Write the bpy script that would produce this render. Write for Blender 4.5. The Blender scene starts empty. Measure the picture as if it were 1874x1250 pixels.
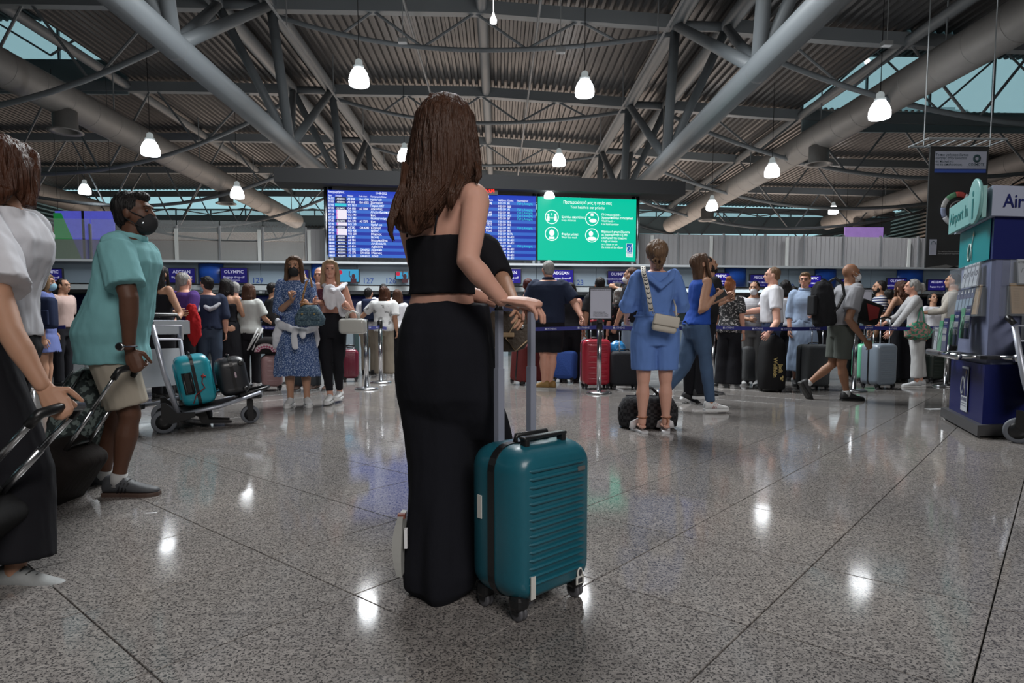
import bpy, bmesh, math, random
import numpy as np
from mathutils import Vector, Matrix, noise
random.seed(7)
PI = math.pi
scene = bpy.context.scene
COL = scene.collection
# ---------------------------------------------------------------- camera
EYE = 0.92
FPX, CX, CY = 1180.0, 937.0, 683.0          # focal length and principal point for a 1874x1250 frame
PITCH = math.atan((CY - 596) / FPX)
YAW = math.radians(1.21)
cam_d = bpy.data.cameras.new('camera'); cam = bpy.data.objects.new('camera', cam_d); COL.objects.link(cam)
cam.location = (0, 0, EYE); cam.rotation_euler = (PI/2 - PITCH, 0, -YAW)
cam_d.sensor_width = 36; cam_d.lens = FPX/1874*36; cam_d.shift_y = (CY - 625)/1874
cam_d.clip_start = .05; cam_d.clip_end = 400
scene.camera = cam
# ---------------------------------------------------------------- view, world, lights
vs = scene.view_settings
vs.view_transform = 'Standard'; vs.look = 'None'; vs.gamma = 1; vs.exposure = 0.12; vs.use_curve_mapping = False
world = bpy.data.worlds.new('sky'); scene.world = world; world.use_nodes = True
bg = world.node_tree.nodes['Background']
bg.inputs[0].default_value = (.34, .58, .64, 1); bg.inputs[1].default_value = 0.95

def area(name, loc, size, sy, power, col, rot=(0, 0, 0)):
    d = bpy.data.lights.new(name, 'AREA'); d.shape = 'RECTANGLE'; d.size = size; d.size_y = sy; d.energy = power; d.color = col
    o = bpy.data.objects.new(name, d); COL.objects.link(o); o.location = loc; o.rotation_euler = rot
    return o
area('fill_light_middle', (-.5, 12.0, 8.8), 5, 6.5, 1950, (.95, .985, 1))  # added overhead fill for floor and people; no lamp hangs here
area('fill_light_behind', (3.5, -6.5, 7.5), 7, 4, 820, (1, .96, .93), (math.radians(52), 0, 0))  # added fill behind the camera, tilted to brighten backs; not a real lamp
area('check_in_light', (1, 19.3, 2.0), 24, .5, 130, (.85, .95, 1))
area('far_hall_light', (2, 66, 1.5), 60, 18, 12000, (1, .80, .66), (PI, 0, 0))
area('middle_hall_light', (3, 40, 3.5), 34, 18, 1000, (1, .93, .87), (PI, 0, 0))

# ---------------------------------------------------------------- pixel -> world helper
_c, _s = math.cos(PITCH), math.sin(PITCH)
_cy, _sy = math.cos(YAW), math.sin(YAW)
def ray(px, py):
    x, u = (px - CX)/FPX, -(py - CY)/FPX
    Y, Z = _c + u*_s, -_s + u*_c
    return Vector((x*_cy + Y*_sy, -x*_sy + Y*_cy, Z))
def P(px, py, Y):
    r = ray(px, py); r *= Y/r.y
    return Vector((r.x, r.y, r.z + EYE))
def G(px, py):
    r = ray(px, py); r *= -EYE/r.z
    return Vector((r.x, r.y, 0))
def XatY(px, Y, z=0.0):
    py = 596 + (EYE - z)*FPX/Y
    return P(px, py, Y).x

# ---------------------------------------------------------------- materials
MATS = {}
def mat(key, color, rough=.6, metal=0, emit=0, bump=0, bscale=20, alpha=1, trans=0, spec=.5, stretch=None, var=0, coat=0, ecol=None, sss=0):
    if key in MATS: return MATS[key]
    m = bpy.data.materials.new(key); m.use_nodes = True; MATS[key] = m
    nt = m.node_tree; b = nt.nodes['Principled BSDF']
    if len(color) == 3: color = (*color, 1)
    b.inputs['Base Color'].default_value = color
    b.inputs['Roughness'].default_value = rough; b.inputs['Metallic'].default_value = metal
    b.inputs['Specular IOR Level'].default_value = spec
    if coat: b.inputs['Coat Weight'].default_value = coat; b.inputs['Coat Roughness'].default_value = .15
    if emit:
        b.inputs['Emission Color'].default_value = (*(ecol or color[:3]), 1); b.inputs['Emission Strength'].default_value = emit
    if trans: b.inputs['Transmission Weight'].default_value = trans
    if sss:
        b.inputs['Subsurface Weight'].default_value = sss; b.inputs['Subsurface Radius'].default_value = (.01, .004, .002)
    b.inputs['Alpha'].default_value = alpha
    if bump or var:
        tc = nt.nodes.new('ShaderNodeTexCoord'); mp = nt.nodes.new('ShaderNodeMapping'); nz = nt.nodes.new('ShaderNodeTexNoise')
        mp.inputs['Scale'].default_value = stretch or (1, 1, 1)
        nt.links.new(tc.outputs['Object'], mp.inputs[0]); nt.links.new(mp.outputs[0], nz.inputs['Vector'])
        nz.inputs['Scale'].default_value = bscale; nz.inputs['Detail'].default_value = 4
        if bump:
            bp = nt.nodes.new('ShaderNodeBump'); bp.inputs['Strength'].default_value = bump; bp.inputs['Distance'].default_value = .02
            nt.links.new(nz.outputs['Fac'], bp.inputs['Height']); nt.links.new(bp.outputs[0], b.inputs['Normal'])
        if var:
            mx = nt.nodes.new('ShaderNodeMix'); mx.data_type = 'RGBA'
            mx.inputs[6].default_value = tuple(c*(1-var) for c in color[:3]) + (1,); mx.inputs[7].default_value = tuple(min(1, c*(1+var)) for c in color[:3]) + (1,)
            nt.links.new(nz.outputs['Fac'], mx.inputs[0]); nt.links.new(mx.outputs[2], b.inputs['Base Color'])
    return m
def cloth(key, c, rough=.9, bump=.35, bscale=9):
    return mat('cloth_' + key, c, rough, bump=bump, bscale=bscale, stretch=(1, 1, .35), spec=.2, var=.12)
def pattern(key, c1, c2, kind='speck', scale=60, thr=.55, rough=.9):
    """printed cloth: kind speck (noise), stripe (bands along z), check, floral (voronoi)"""
    if key in MATS: return MATS[key]
    m = mat(key, c1, rough, spec=.2); nt = m.node_tree; b = nt.nodes['Principled BSDF']
    tc = nt.nodes.new('ShaderNodeTexCoord')
    if kind == 'speck':
        t = nt.nodes.new('ShaderNodeTexNoise'); t.inputs['Scale'].default_value = scale; t.inputs['Detail'].default_value = 2; out = t.outputs['Fac']
    elif kind == 'stripe':
        t = nt.nodes.new('ShaderNodeTexWave'); t.bands_direction = 'Z'; t.inputs['Scale'].default_value = scale; out = t.outputs['Fac']
    elif kind == 'check':
        t = nt.nodes.new('ShaderNodeTexChecker'); t.inputs['Scale'].default_value = scale; out = t.outputs['Fac']
    else:
        t = nt.nodes.new('ShaderNodeTexVoronoi'); t.inputs['Scale'].default_value = scale; out = t.outputs['Distance']
    nt.links.new(tc.outputs['Object'], t.inputs['Vector'])
    r = nt.nodes.new('ShaderNodeValToRGB'); r.color_ramp.elements[0].position = thr - .03; r.color_ramp.elements[1].position = thr + .03
    r.color_ramp.elements[0].color = (*c1, 1); r.color_ramp.elements[1].color = (*c2, 1)
    nt.links.new(out, r.inputs[0]); nt.links.new(r.outputs[0], b.inputs['Base Color'])
    return m
def skin(key, c): return mat('skin_' + key, c, .55, spec=.35, var=.08, bscale=14, sss=.12)
SK = dict(light=skin('light', (.56, .29, .21)), fair=skin('fair', (.60, .33, .25)), tan=skin('tan', (.42, .23, .15)),
          dark=skin('dark', (.10, .045, .027)), brown=skin('brown', (.27, .135, .08)))
def hairm(key, c): return mat('hair_' + key, c, .42, bump=.9, bscale=90, stretch=(1, 1, .05), spec=.25, var=.5)
HR = dict(black=hairm('black', (.012, .010, .010)), brown=hairm('brown', (.060, .027, .016)), auburn=hairm('auburn', (.055, .020, .010)), chest=hairm('chest', (.09, .048, .028)),
          blond=hairm('blond', (.30, .20, .12)), dkblond=hairm('dkblond', (.16, .10, .055)), grey=hairm('grey', (.28, .27, .26)), red=hairm('red', (.26, .09, .035)),
          wine=hairm('wine', (.06, .012, .012)), ginger=hairm('ginger', (.16, .095, .055)))
CHROME = mat('brushed_steel', (.55, .56, .58), .25, 1)
DKMETAL = mat('dark_metal', (.05, .05, .055), .4, .8)
ALU = mat('aluminium', (.50, .52, .56), .35, .9)
BLACKPL = mat('black_plastic', (.012, .012, .013), .35)
RUBBER = mat('grey_rubber', (.10, .10, .11), .6)
WHITEPL = mat('white_plastic', (.72, .72, .72), .4)
PAPER = mat('white_paper', (.74, .74, .76), .7)
DARK = mat('dark_lines', (.03, .03, .035), .6)
NAVYM = mat('navy_panel', (.012, .016, .10), .35)

# ---------------------------------------------------------------- mesh builder
class MB:
    def __init__(s): s.v = []; s.f = []; s.m = []; s.cur = 0
    def add(s, vs, fs):
        o = len(s.v); s.v.extend([tuple(v) for v in vs]); s.f.extend([tuple(i + o for i in f) for f in fs]); s.m.extend([s.cur]*len(fs))
    def box(s, c, d, rot=None):
        x, y, z = d[0]/2, d[1]/2, d[2]/2; c = Vector(c)
        vs = [Vector(p) for p in ((-x,-y,-z),(x,-y,-z),(x,y,-z),(-x,y,-z),(-x,-y,z),(x,-y,z),(x,y,z),(-x,y,z))]
        if rot is not None: vs = [rot @ v for v in vs]
        s.add([c + v for v in vs], [(3,2,1,0),(4,5,6,7),(0,1,5,4),(1,2,6,5),(2,3,7,6),(3,0,4,7)])
    def loft(s, rings, cap=True):
        """rings: lists of equal length, counter-clockwise seen from the end they advance to"""
        n = len(rings[0]); vs = [p for r in rings for p in r]; fs = []
        for i in range(len(rings)-1):
            a, b = i*n, (i+1)*n
            for j in range(n):
                k = (j+1) % n; fs.append((a+j, a+k, b+k, b+j))
        if cap:
            fs.append(tuple(range(n-1, -1, -1))); e = (len(rings)-1)*n; fs.append(tuple(range(e, e+n)))
        s.add(vs, fs)
    def zloft(s, secs, n=16, p=2.0, cap=True, M=None):
        """secs: (z, rx, ry, cx, cy)"""
        rings = []
        for q in secs:
            z, rx, ry = q[:3]; cx = q[3] if len(q) > 3 else 0; cy = q[4] if len(q) > 4 else 0; r = []
            for j in range(n):
                a = 2*PI*j/n; ca, sa = math.cos(a), math.sin(a)
                x = cx + rx*math.copysign(abs(ca)**(2/p), ca); y = cy + ry*math.copysign(abs(sa)**(2/p), sa)
                v = Vector((x, y, z)); r.append(M @ v if M else v)
            rings.append(r)
        s.loft(rings, cap)
    def tube(s, pts, rad, n=8, flat=1.0, up=None, cap=True, round_end=False):
        pts = [Vector(p) for p in pts]
        if not hasattr(rad, '__len__'): rad = [rad]*len(pts)
        rad = list(rad)
        if round_end:
            d0 = (pts[0]-pts[1]).normalized(); d1 = (pts[-1]-pts[-2]).normalized()
            pts = [pts[0]+d0*rad[0]*.85, pts[0]+d0*rad[0]*.5] + pts + [pts[-1]+d1*rad[-1]*.5, pts[-1]+d1*rad[-1]*.85]
            rad = [rad[0]*.45, rad[0]*.86] + rad + [rad[-1]*.86, rad[-1]*.45]
        rings = []; prev = None
        for i, p in enumerate(pts):
            d = (pts[min(i+1, len(pts)-1)] - pts[max(i-1, 0)]).normalized()
            if prev is None:
                u = Vector(up) if up is not None else (Vector((0, 0, 1)) if abs(d.z) < .9 else Vector((0, 1, 0)))
            else: u = prev
            u = (u - d*u.dot(d))
            if u.length < 1e-6: u = d.orthogonal()
            u.normalize(); prev = u; w = d.cross(u)
            rings.append([p + (w*math.cos(2*PI*j/n) + (-u)*math.sin(2*PI*j/n)*flat*-1)*rad[i] for j in range(n)])
        # orientation: w x u = -d -> order so normals point out
        rings = [[r[0]] + r[:0:-1] for r in rings]
        s.loft(rings, cap)
    def cyl(s, p0, p1, r, n=12, r1=None): s.tube([p0, p1], [r, r if r1 is None else r1], n)
    def ell(s, c, r, n=12, m=8, M=None):
        c = Vector(c); vs = [Vector((0, 0, -r[2]))]; 
        for i in range(1, m):
            t = -PI/2 + PI*i/m
            for j in range(n):
                a = 2*PI*j/n; vs.append(Vector((r[0]*math.cos(t)*math.cos(a), r[1]*math.cos(t)*math.sin(a), r[2]*math.sin(t))))
        vs.append(Vector((0, 0, r[2]))); fs = []
        for j in range(n): fs.append((0, 1+(j+1) % n, 1+j))
        for i in range(m-2):
            a, b = 1+i*n, 1+(i+1)*n
            for j in range(n): k = (j+1) % n; fs.append((a+j, a+k, b+k, b+j))
        L = 1+(m-2)*n; T = len(vs)-1
        for j in range(n): fs.append((L+j, L+(j+1) % n, T))
        s.add([(M @ v if M else v) + c for v in vs], fs)
    def lathe(s, c, prof, n=20, axis='z'):
        c = Vector(c); rings = []
        for r, z in prof:
            q = []
            for j in range(n):
                a = 2*PI*j/n
                if axis == 'z': q.append(c + Vector((r*math.cos(a), r*math.sin(a), z)))
                elif axis == 'x': q.append(c + Vector((z, r*math.cos(a), r*math.sin(a))))
                else: q.append(c + Vector((r*math.sin(a), z, r*math.cos(a))))
            rings.append(q)
        s.loft(rings, True)
    def rbox(s, c, d, r, seg=4, M=None, zr=None):
        """box with rounded vertical edges and rounded top/bottom rims"""
        zr = r if zr is None else zr; rings = []; hz = d[2]/2
        prof = []
        for i in range(seg+1):
            t = PI/2*i/seg; prof.append((-hz + zr*(1-math.sin(t)), zr*(1-math.cos(t))))
        prof = [(z, ins) for z, ins in prof][::-1]
        prof = [(-hz + zr*(1-math.cos(PI/2*i/seg)), zr*(1-math.sin(PI/2*i/seg))) for i in range(seg+1)]
        full = prof + [(-z, i) for z, i in prof[::-1]]
        for z, ins in full:
            x, y = d[0]/2 - ins, d[1]/2 - ins; rr = max(r - ins, .0005); q = []
            for (sx, sy, a0) in ((1, 1, 0), (-1, 1, 90), (-1, -1, 180), (1, -1, 270)):
                for k in range(seg+1):
                    a = math.radians(a0 + 90*k/seg)
                    v = Vector((sx*(x-rr) + rr*math.cos(a), sy*(y-rr) + rr*math.sin(a), z))
                    v = (M @ v if M else v); q.append(v + Vector(c))
            rings.append(q)
        s.loft(rings, True)
    def prism(s, poly, off, M=None):
        """poly: list of Vector in a plane; extruded by vector off"""
        a = [Vector(p) for p in poly]; b = [p + Vector(off) for p in a]
        s.loft([a, b], True)
    def xf(s, M, start=0):
        for i in range(start, len(s.v)): s.v[i] = tuple(M @ Vector(s.v[i]))
    def mesh(s, name, mats, smooth=False):
        me = bpy.data.meshes.new(name); me.from_pydata(s.v, [], s.f)
        for m in (mats if isinstance(mats, (list, tuple)) else [mats]): me.materials.append(m)
        if any(s.m): me.polygons.foreach_set('material_index', s.m)
        if smooth: me.polygons.foreach_set('use_smooth', [True]*len(s.f))
        me.update(); return me
    def build(s, name, mats, parent=None, smooth=False, fix=False):
        me = s.mesh(name, mats, smooth)
        if fix:
            b = bmesh.new(); b.from_mesh(me); bmesh.ops.recalc_face_normals(b, faces=b.faces); b.to_mesh(me); b.free()
        return link(name, me, parent)
def link(name, me, parent=None):
    o = bpy.data.objects.new(name, me); COL.objects.link(o)
    if parent is not None: o.parent = parent
    return o
def autosmooth(o, ang=40):
    me = o.data; me.polygons.foreach_set('use_smooth', [True]*len(me.polygons))
    b = bmesh.new(); b.from_mesh(me)
    for e in b.edges:
        if len(e.link_faces) == 2 and e.calc_face_angle(0) > math.radians(ang): e.smooth = False
    b.to_mesh(me); b.free(); return o
def tag(o, label=None, cat=None, group=None, kind=None):
    if label: o['label'] = label
    if cat: o['category'] = cat
    if group: o['group'] = group
    if kind: o['kind'] = kind
    return o
def thing(name, label, cat, loc=(0, 0, 0), rotz=0, group=None, kind=None):
    o = bpy.data.objects.new(name, None); COL.objects.link(o); o.location = loc; o.rotation_euler = (0, 0, rotz); o.empty_display_size = .1
    return tag(o, label, cat, group, kind)
def copy_tree(o, parent=None):
    c = o.copy(); COL.objects.link(c); c.parent = parent
    for ch in list(o.children): copy_tree(ch, c)
    return c

# a scratch scene, so that evaluating one mesh does not update the whole hall
SCR_SCENE = bpy.data.scenes.new('scratch')
def evaluated_mesh(o):
    SCR_SCENE.collection.objects.link(o); vl = SCR_SCENE.view_layers[0]; vl.update()
    dg = vl.depsgraph; me = bpy.data.meshes.new_from_object(o.evaluated_get(dg)); bpy.data.objects.remove(o); return me
# ---------------------------------------------------------------- voxel union of overlapping closed shapes
def union(mb, voxel, name, mats, parent=None, smooth_it=2, disp=None):
    me = mb.mesh('tmp', [MATS['white_paper']]); o = bpy.data.objects.new('tmp', me)
    md = o.modifiers.new('r', 'REMESH'); md.mode = 'VOXEL'; md.voxel_size = voxel; md.adaptivity = 0
    me2 = evaluated_mesh(o); me2.name = name; bpy.data.meshes.remove(me)
    n = len(me2.vertices); co = np.empty(n*3); me2.vertices.foreach_get('co', co); co = co.reshape(-1, 3)
    ne = len(me2.edges); ed = np.empty(ne*2, dtype=np.int64); me2.edges.foreach_get('vertices', ed); ed = ed.reshape(-1, 2)
    deg = np.bincount(ed.ravel(), minlength=n).astype(float); deg[deg == 0] = 1
    for it in range(smooth_it*2):
        acc = np.zeros_like(co)
        for k in range(3): acc[:, k] = np.bincount(ed[:, 0], co[ed[:, 1], k], n) + np.bincount(ed[:, 1], co[ed[:, 0], k], n)
        co += (.55 if it % 2 == 0 else -.50)*(acc/deg[:, None] - co)
    if disp:
        me2.vertices.foreach_set('co', co.ravel()); me2.update()
        nr = np.empty(n*3); me2.vertices.foreach_get('normal', nr); nr = nr.reshape(-1, 3)
        d = np.array([disp(c) for c in co]); co = co + nr*d[:, None]
    me2.vertices.foreach_set('co', co.ravel()); me2.materials.clear()
    for m in (mats if isinstance(mats, (list, tuple)) else [mats]): me2.materials.append(m)
    me2.polygons.foreach_set('use_smooth', [True]*len(me2.polygons)); me2.update()
    return link(name, me2, parent) if parent is not False else me2
def folds(amp, fx=5, fz=1.6, seed=0, thr=None):
    def f(c):
        return amp*noise.noise(Vector((c[0]*fx*3 + seed, c[1]*fx*3, c[2]*fz*3))) + amp*.5*noise.noise(Vector((c[0]*fx*8, c[1]*fx*8 + seed, c[2]*fz*9)))
    return f

# ---------------------------------------------------------------- lettering
COND = [1.0]
def text_mesh(items, name, m, parent=None, depth=.002, M=None):
    """items: (string, x, y, size, align) in a plane; M places that plane; one mesh for one print"""
    vs, fs = [], []
    for it in items:
        s_, x, y, size = it[:4]; al = it[4] if len(it) > 4 else 'LEFT'; bold = it[5] if len(it) > 5 else 0
        cu = bpy.data.curves.new('t', 'FONT'); cu.body = s_; cu.size = size; cu.align_x = al; cu.resolution_u = 2; cu.offset = bold*size
        o = bpy.data.objects.new('t', cu)
        me = evaluated_mesh(o); bpy.data.curves.remove(cu)
        k = len(vs); vs += [(v.co.x*COND[0] + x, v.co.y + y, depth) for v in me.vertices]; fs += [tuple(i + k for i in p.vertices) for p in me.polygons]
        bpy.data.meshes.remove(me)
    me = bpy.data.meshes.new(name); me.from_pydata(vs, [], fs); me.materials.append(m)
    if M is not None: me.transform(M)
    o = link(name, me, parent); o['kind'] = 'stuff'
    return o
def frame(o, xdir, ydir):
    """matrix whose x and y axes are xdir, ydir at o"""
    x = Vector(xdir).normalized(); y = Vector(ydir).normalized(); z = x.cross(y).normalized(); y = z.cross(x)
    M = Matrix(((x.x, y.x, z.x, o[0]), (x.y, y.y, z.y, o[1]), (x.z, y.z, z.z, o[2]), (0, 0, 0, 1))); return M
def emis(key, c, e=1.0): return mat(key, (0, 0, 0), .5, emit=e, ecol=c, spec=.2)
# ================================================================ FLOOR
def granite():
    m = mat('granite', (.2, .2, .2), .12); nt = m.node_tree; b = nt.nodes['Principled BSDF']
    tc = nt.nodes.new('ShaderNodeTexCoord'); oi = nt.nodes.new('ShaderNodeNewGeometry')
    def nz(scale, det=3):
        t = nt.nodes.new('ShaderNodeTexNoise'); t.inputs['Scale'].default_value = scale; t.inputs['Detail'].default_value = det
        nt.links.new(oi.outputs['Position'], t.inputs['Vector']); return t.outputs['Fac']
    def ramp(f, p0, p1, c0, c1):
        r = nt.nodes.new('ShaderNodeValToRGB'); r.color_ramp.elements[0].position = p0; r.color_ramp.elements[1].position = p1
        r.color_ramp.elements[0].color = (*c0, 1); r.color_ramp.elements[1].color = (*c1, 1); nt.links.new(f, r.inputs[0]); return r.outputs[0]
    def mix(fac, a, bb, blend='MIX'):
        x = nt.nodes.new('ShaderNodeMix'); x.data_type = 'RGBA'; x.blend_type = blend
        if isinstance(fac, float): x.inputs[0].default_value = fac
        else: nt.links.new(fac, x.inputs[0])
        for k, c in ((6, a), (7, bb)):
            if isinstance(c, tuple): x.inputs[k].default_value = (*c, 1)
            else: nt.links.new(c, x.inputs[k])
        return x.outputs[2]
    base = ramp(nz(28, 4), .35, .65, (.215, .20, .19), (.32, .30, .283))
    fleck = ramp(nz(95, 2), .40, .46, (1, 1, 1), (0, 0, 0))
    dark = ramp(nz(150, 1), .36, .41, (1, 1, 1), (0, 0, 0))
    c = mix(fleck, base, (.085, .08, .08)); c = mix(dark, c, (.05, .048, .05))
    pale = ramp(nz(70, 2), .62, .72, (0, 0, 0), (1, 1, 1)); c = mix(pale, c, (.38, .35, .33))
    big = ramp(nz(1.1, 3), .3, .7, (.86, .86, .88), (1.08, 1.06, 1.04)); c = mix(1.0, c, big, 'MULTIPLY')
    oinf = nt.nodes.new('ShaderNodeObjectInfo'); t = ramp(oinf.outputs['Random'], 0, 1, (.90, .90, .90), (1.06, 1.05, 1.04)); c = mix(1.0, c, t, 'MULTIPLY')
    nt.links.new(c, b.inputs['Base Color'])
    rr = ramp(nz(3.5, 4), .3, .75, (.06, .06, .06), (.13, .13, .13)); nt.links.new(rr, b.inputs['Roughness'])
    b.inputs['IOR'].default_value = 1.5
    return m
GRAN = granite()
GROUT = mat('dark_grout', (.035, .033, .032), .8)
mb = MB(); mb.box((0, 40, -.06), (110, 110, .1)); floor = mb.build('floor', GROUT); tag(floor, 'speckled grey polished granite floor laid in diagonal tiles', kind='structure')
E1 = Vector((math.cos(math.radians(-41.7)), math.sin(math.radians(-41.7)), 0)); E2 = Vector((-E1.y, E1.x, 0))
TU, TV = .557, .65; TO = Vector((1.633, 2.875, 0))
def tile_geo(mbx, i, j, local=False):
    g = .0022; u, v = TU/2 - g, TV/2 - g; c = 0.0015
    o = Vector((0, 0, 0)) if local else TO + E1*(i+.5)*TU + E2*(j+.5)*TV
    r = []
    for z, k in ((-.012, 0), (-c, 0), (0, c)):
        r.append([o + E1*sx*(u-k) + E2*sy*(v-k) + Vector((0, 0, z)) for sx, sy in ((-1,-1),(1,-1),(1,1),(-1,1))])
    mbx.loft(r, True)
t = MB(); tile_geo(t, 0, 0, True); tile_me = t.mesh('tile', GRAN)
rest = MB(); near = []
for i in range(-60, 60):
    for j in range(-60, 60):
        c = TO + E1*(i+.5)*TU + E2*(j+.5)*TV
        if -3 < c.y < 26 and abs(c.x) < 17:
            if c.y > .9 and abs(c.x - c.y*.03) < .80*c.y + .55: near.append((c.y, i, j))
            else: rest_add = tile_geo(rest, i, j)
near.sort()
for k, (y, i, j) in enumerate(near):
    if k < 298:
        o = link('tile', tile_me, floor); o.location = TO + E1*(i+.5)*TU + E2*(j+.5)*TV
    else: tile_geo(rest, i, j)
tag(rest.build('tile_field', GRAN, floor), kind='stuff')
ap = MB(); ap.box((0, 62, -.008), (110, 72, .01)); ap.box((31, 5, -.008), (28, 52, .01)); ap.box((-31, 5, -.008), (28, 52, .01)); ap.box((0, -11, -.008), (110, 16, .01)); ap.build('tile_apron', GRAN, floor)

# ================================================================ ROOF
def ZR(z): return z + EYE
STEEL = mat('grey_painted_steel', (.19, .21, .225), .48, .0, bump=.04, bscale=3)
STEEL2 = mat('grey_beam_paint', (.26, .285, .30), .5)
DECKM = mat('ribbed_roof_sheet', (.095, .095, .097), .40, .30, var=.3, bscale=1.5, stretch=(1, .1, 1))
ROWS = [7.0, 15.1, 23.2, 31.3, 39.4, 47.5, 55.6]
ORD = ['first', 'second', 'third', 'fourth', 'fifth', 'sixth', 'seventh']
def roofz(x):
    xs = [-46, -17.2, -9.6, -7.8, -.8, 6.2, 8.0, 14.4, 46]; zs = [10.9, 11.1, 11.0, 11.0, 10.95, 10.5, 10.4, 9.95, 9.3]
    return ZR(float(np.interp(x, xs, zs)))
ceiling = thing('ceiling', 'dark ribbed metal roof deck', None, kind='structure')
def deck(x0, x1, y0, y1, dz):
    mbx = MB(); pitch = .30; n = int((x1-x0)/pitch); vs = []; ny = 2
    prof = ((0, .10), (.11, .10), (.15, 0), (.26, 0))
    pts = []
    for i in range(n):
        for a, z in prof: pts.append((x0 + i*pitch + a, z))
    pts.append((x1, .1))
    for y in (y0, y1):
        for x, z in pts: vs.append((x, y, roofz(x) + .32 + z + dz))
    for y in (y0, y1):
        for x, z in pts: vs.append((x, y, roofz(x) + .36 + z + dz))
    L = len(pts); fs = []
    for i in range(L-1):
        fs.append((i, L+i, L+i+1, i+1)); fs.append((2*L+i, 2*L+i+1, 3*L+i+1, 3*L+i))
    mbx.add(vs, fs); return mbx.build('deck_sheet', DECKM, ceiling)
ys = [-12] + ROWS
for a, b in zip(ys[:-1], ys[1:]):
    deck(-9.9, -7.6, a, b, .03); deck(-7.8, 6.2, a, b, 0); deck(6.0, 8.2, a, b, .03); deck(8.0, 14.4, a, b, 0); deck(-17.2, -9.7, a, b, 0)
    up = 2.6 if abs(b - 31.3) < .1 or abs(b-7) < .1 else 0
    deck(14.4, 36, a, b, up); deck(-39, -17.2, a, b, up)
for a, b in ((55.7, 70), (70, 88)): deck(-44, 44, a, b, -3.1)
# side cheeks of the raised roof lights
CHEEK = mat('blue_grey_panel', (.22, .28, .30), .6)
mb = MB()
for x in (14.4, -17.15):
    for a, b in ((23.2, 31.3),): mb.box((x, (a+b)/2, roofz(x) + 1.75), (.08, b-a, 2.5))
mb.build('cheek_panel', CHEEK, ceiling)
mb = MB()
for x0, x1 in ((14.4, 36), (-39, -17.2)): mb.box(((x0+x1)/2, 23.3, roofz((x0+x1)/2) + 1.75), (x1-x0, .12, 2.6))
mb.build('upstand_panel', CHEEK, ceiling)
# longitudinal trusses
def truss(label, xi, zi, xo, zo, xb, zb):
    t = thing('roof_truss', label, 'roof truss', (xi, 0, 0))
    y0, y1 = -12, 56
    def tb(name, pts, r, n=14):
        m_ = MB(); m_.tube([Vector(p) - Vector((xi, 0, 0)) for p in pts], r, n); return m_.build(name, STEEL, t, smooth=True)
    tb('top_chord', [(xi, y0, ZR(zi)), (xi, y1, ZR(zi))], .26); tb('top_chord', [(xo, y0, ZR(zo)), (xo, y1, ZR(zo))], .26)
    tb('bottom_chord', [(xb, y0, ZR(zb)), (xb, y1, ZR(zb))], .30, 18)
    for k, y in enumerate(ROWS):
        tb('strut', [(xb, y, ZR(zb)), (xi, y, ZR(zi))], .17); tb('strut', [(xb, y, ZR(zb)), (xo, y, ZR(zo))], .15)
        if k < len(ROWS)-1:
            yn = ROWS[k+1]; tb('diagonal', [(xb, y, ZR(zb)), (xi, yn, ZR(zi))], .16); tb('diagonal', [(xb, y, ZR(zb)), (xo, yn, ZR(zo))], .15)
        tb('cross_tube', [(xi, y, ZR(zi)), (xo, y, ZR(zo))], .17)
        g_ = MB(); g_.ell((xb-xi, y, ZR(zb)), (.305, .34, .305), 14, 10); g_.build('node', STEEL, t, smooth=True)
truss('deep grey tubular roof truss crossing above the left end of the board header', -7.8, 11.0, -9.6, 11.0, -7.25, 6.25)
truss('deep grey tubular roof truss crossing above the right end of the board header', 6.2, 10.45, 8.0, 10.4, 5.95, 5.85)
# purlin tubes
for x, lb in ((-.55, 'grey round purlin tube along the crown of the middle bay'), (14.4, 'grey round purlin along the edge of the right roof light'), (-17.2, 'grey round purlin along the edge of the left roof light')):
    m_ = MB(); m_.tube([(x, -12, roofz(x)), (x, 56, roofz(x))], .2, 12); tag(m_.build('purlin_tube', STEEL, None, True), lb, kind='structure')
# thin conduits running along the deck
for x, z, lb in ((-3.0, 10.3, 'thin pale conduit left of the crown purlin'), (1.35, 10.2, 'thin pale conduit right of the crown purlin'), (5.3, 9.3, 'pale hanging rail beside the right truss'), (-6.9, 9.7, 'pale hanging rail beside the left truss')):
    t = thing('conduit_rail', lb, 'conduit', (x, 0, 0))
    m_ = MB(); m_.tube([(0, -2.5, ZR(z)), (0, 56, ZR(z))], .045, 6); m_.build('rail', mat('pale_grey_paint', (.27, .28, .29), .5), t)
    for y in range(10, 56, 6):
        m_ = MB(); m_.cyl((0, y, ZR(z)), (0, y, roofz(x)+.3), .025, 5); m_.build('hanger', MATS['pale_grey_paint'], t)
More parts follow.
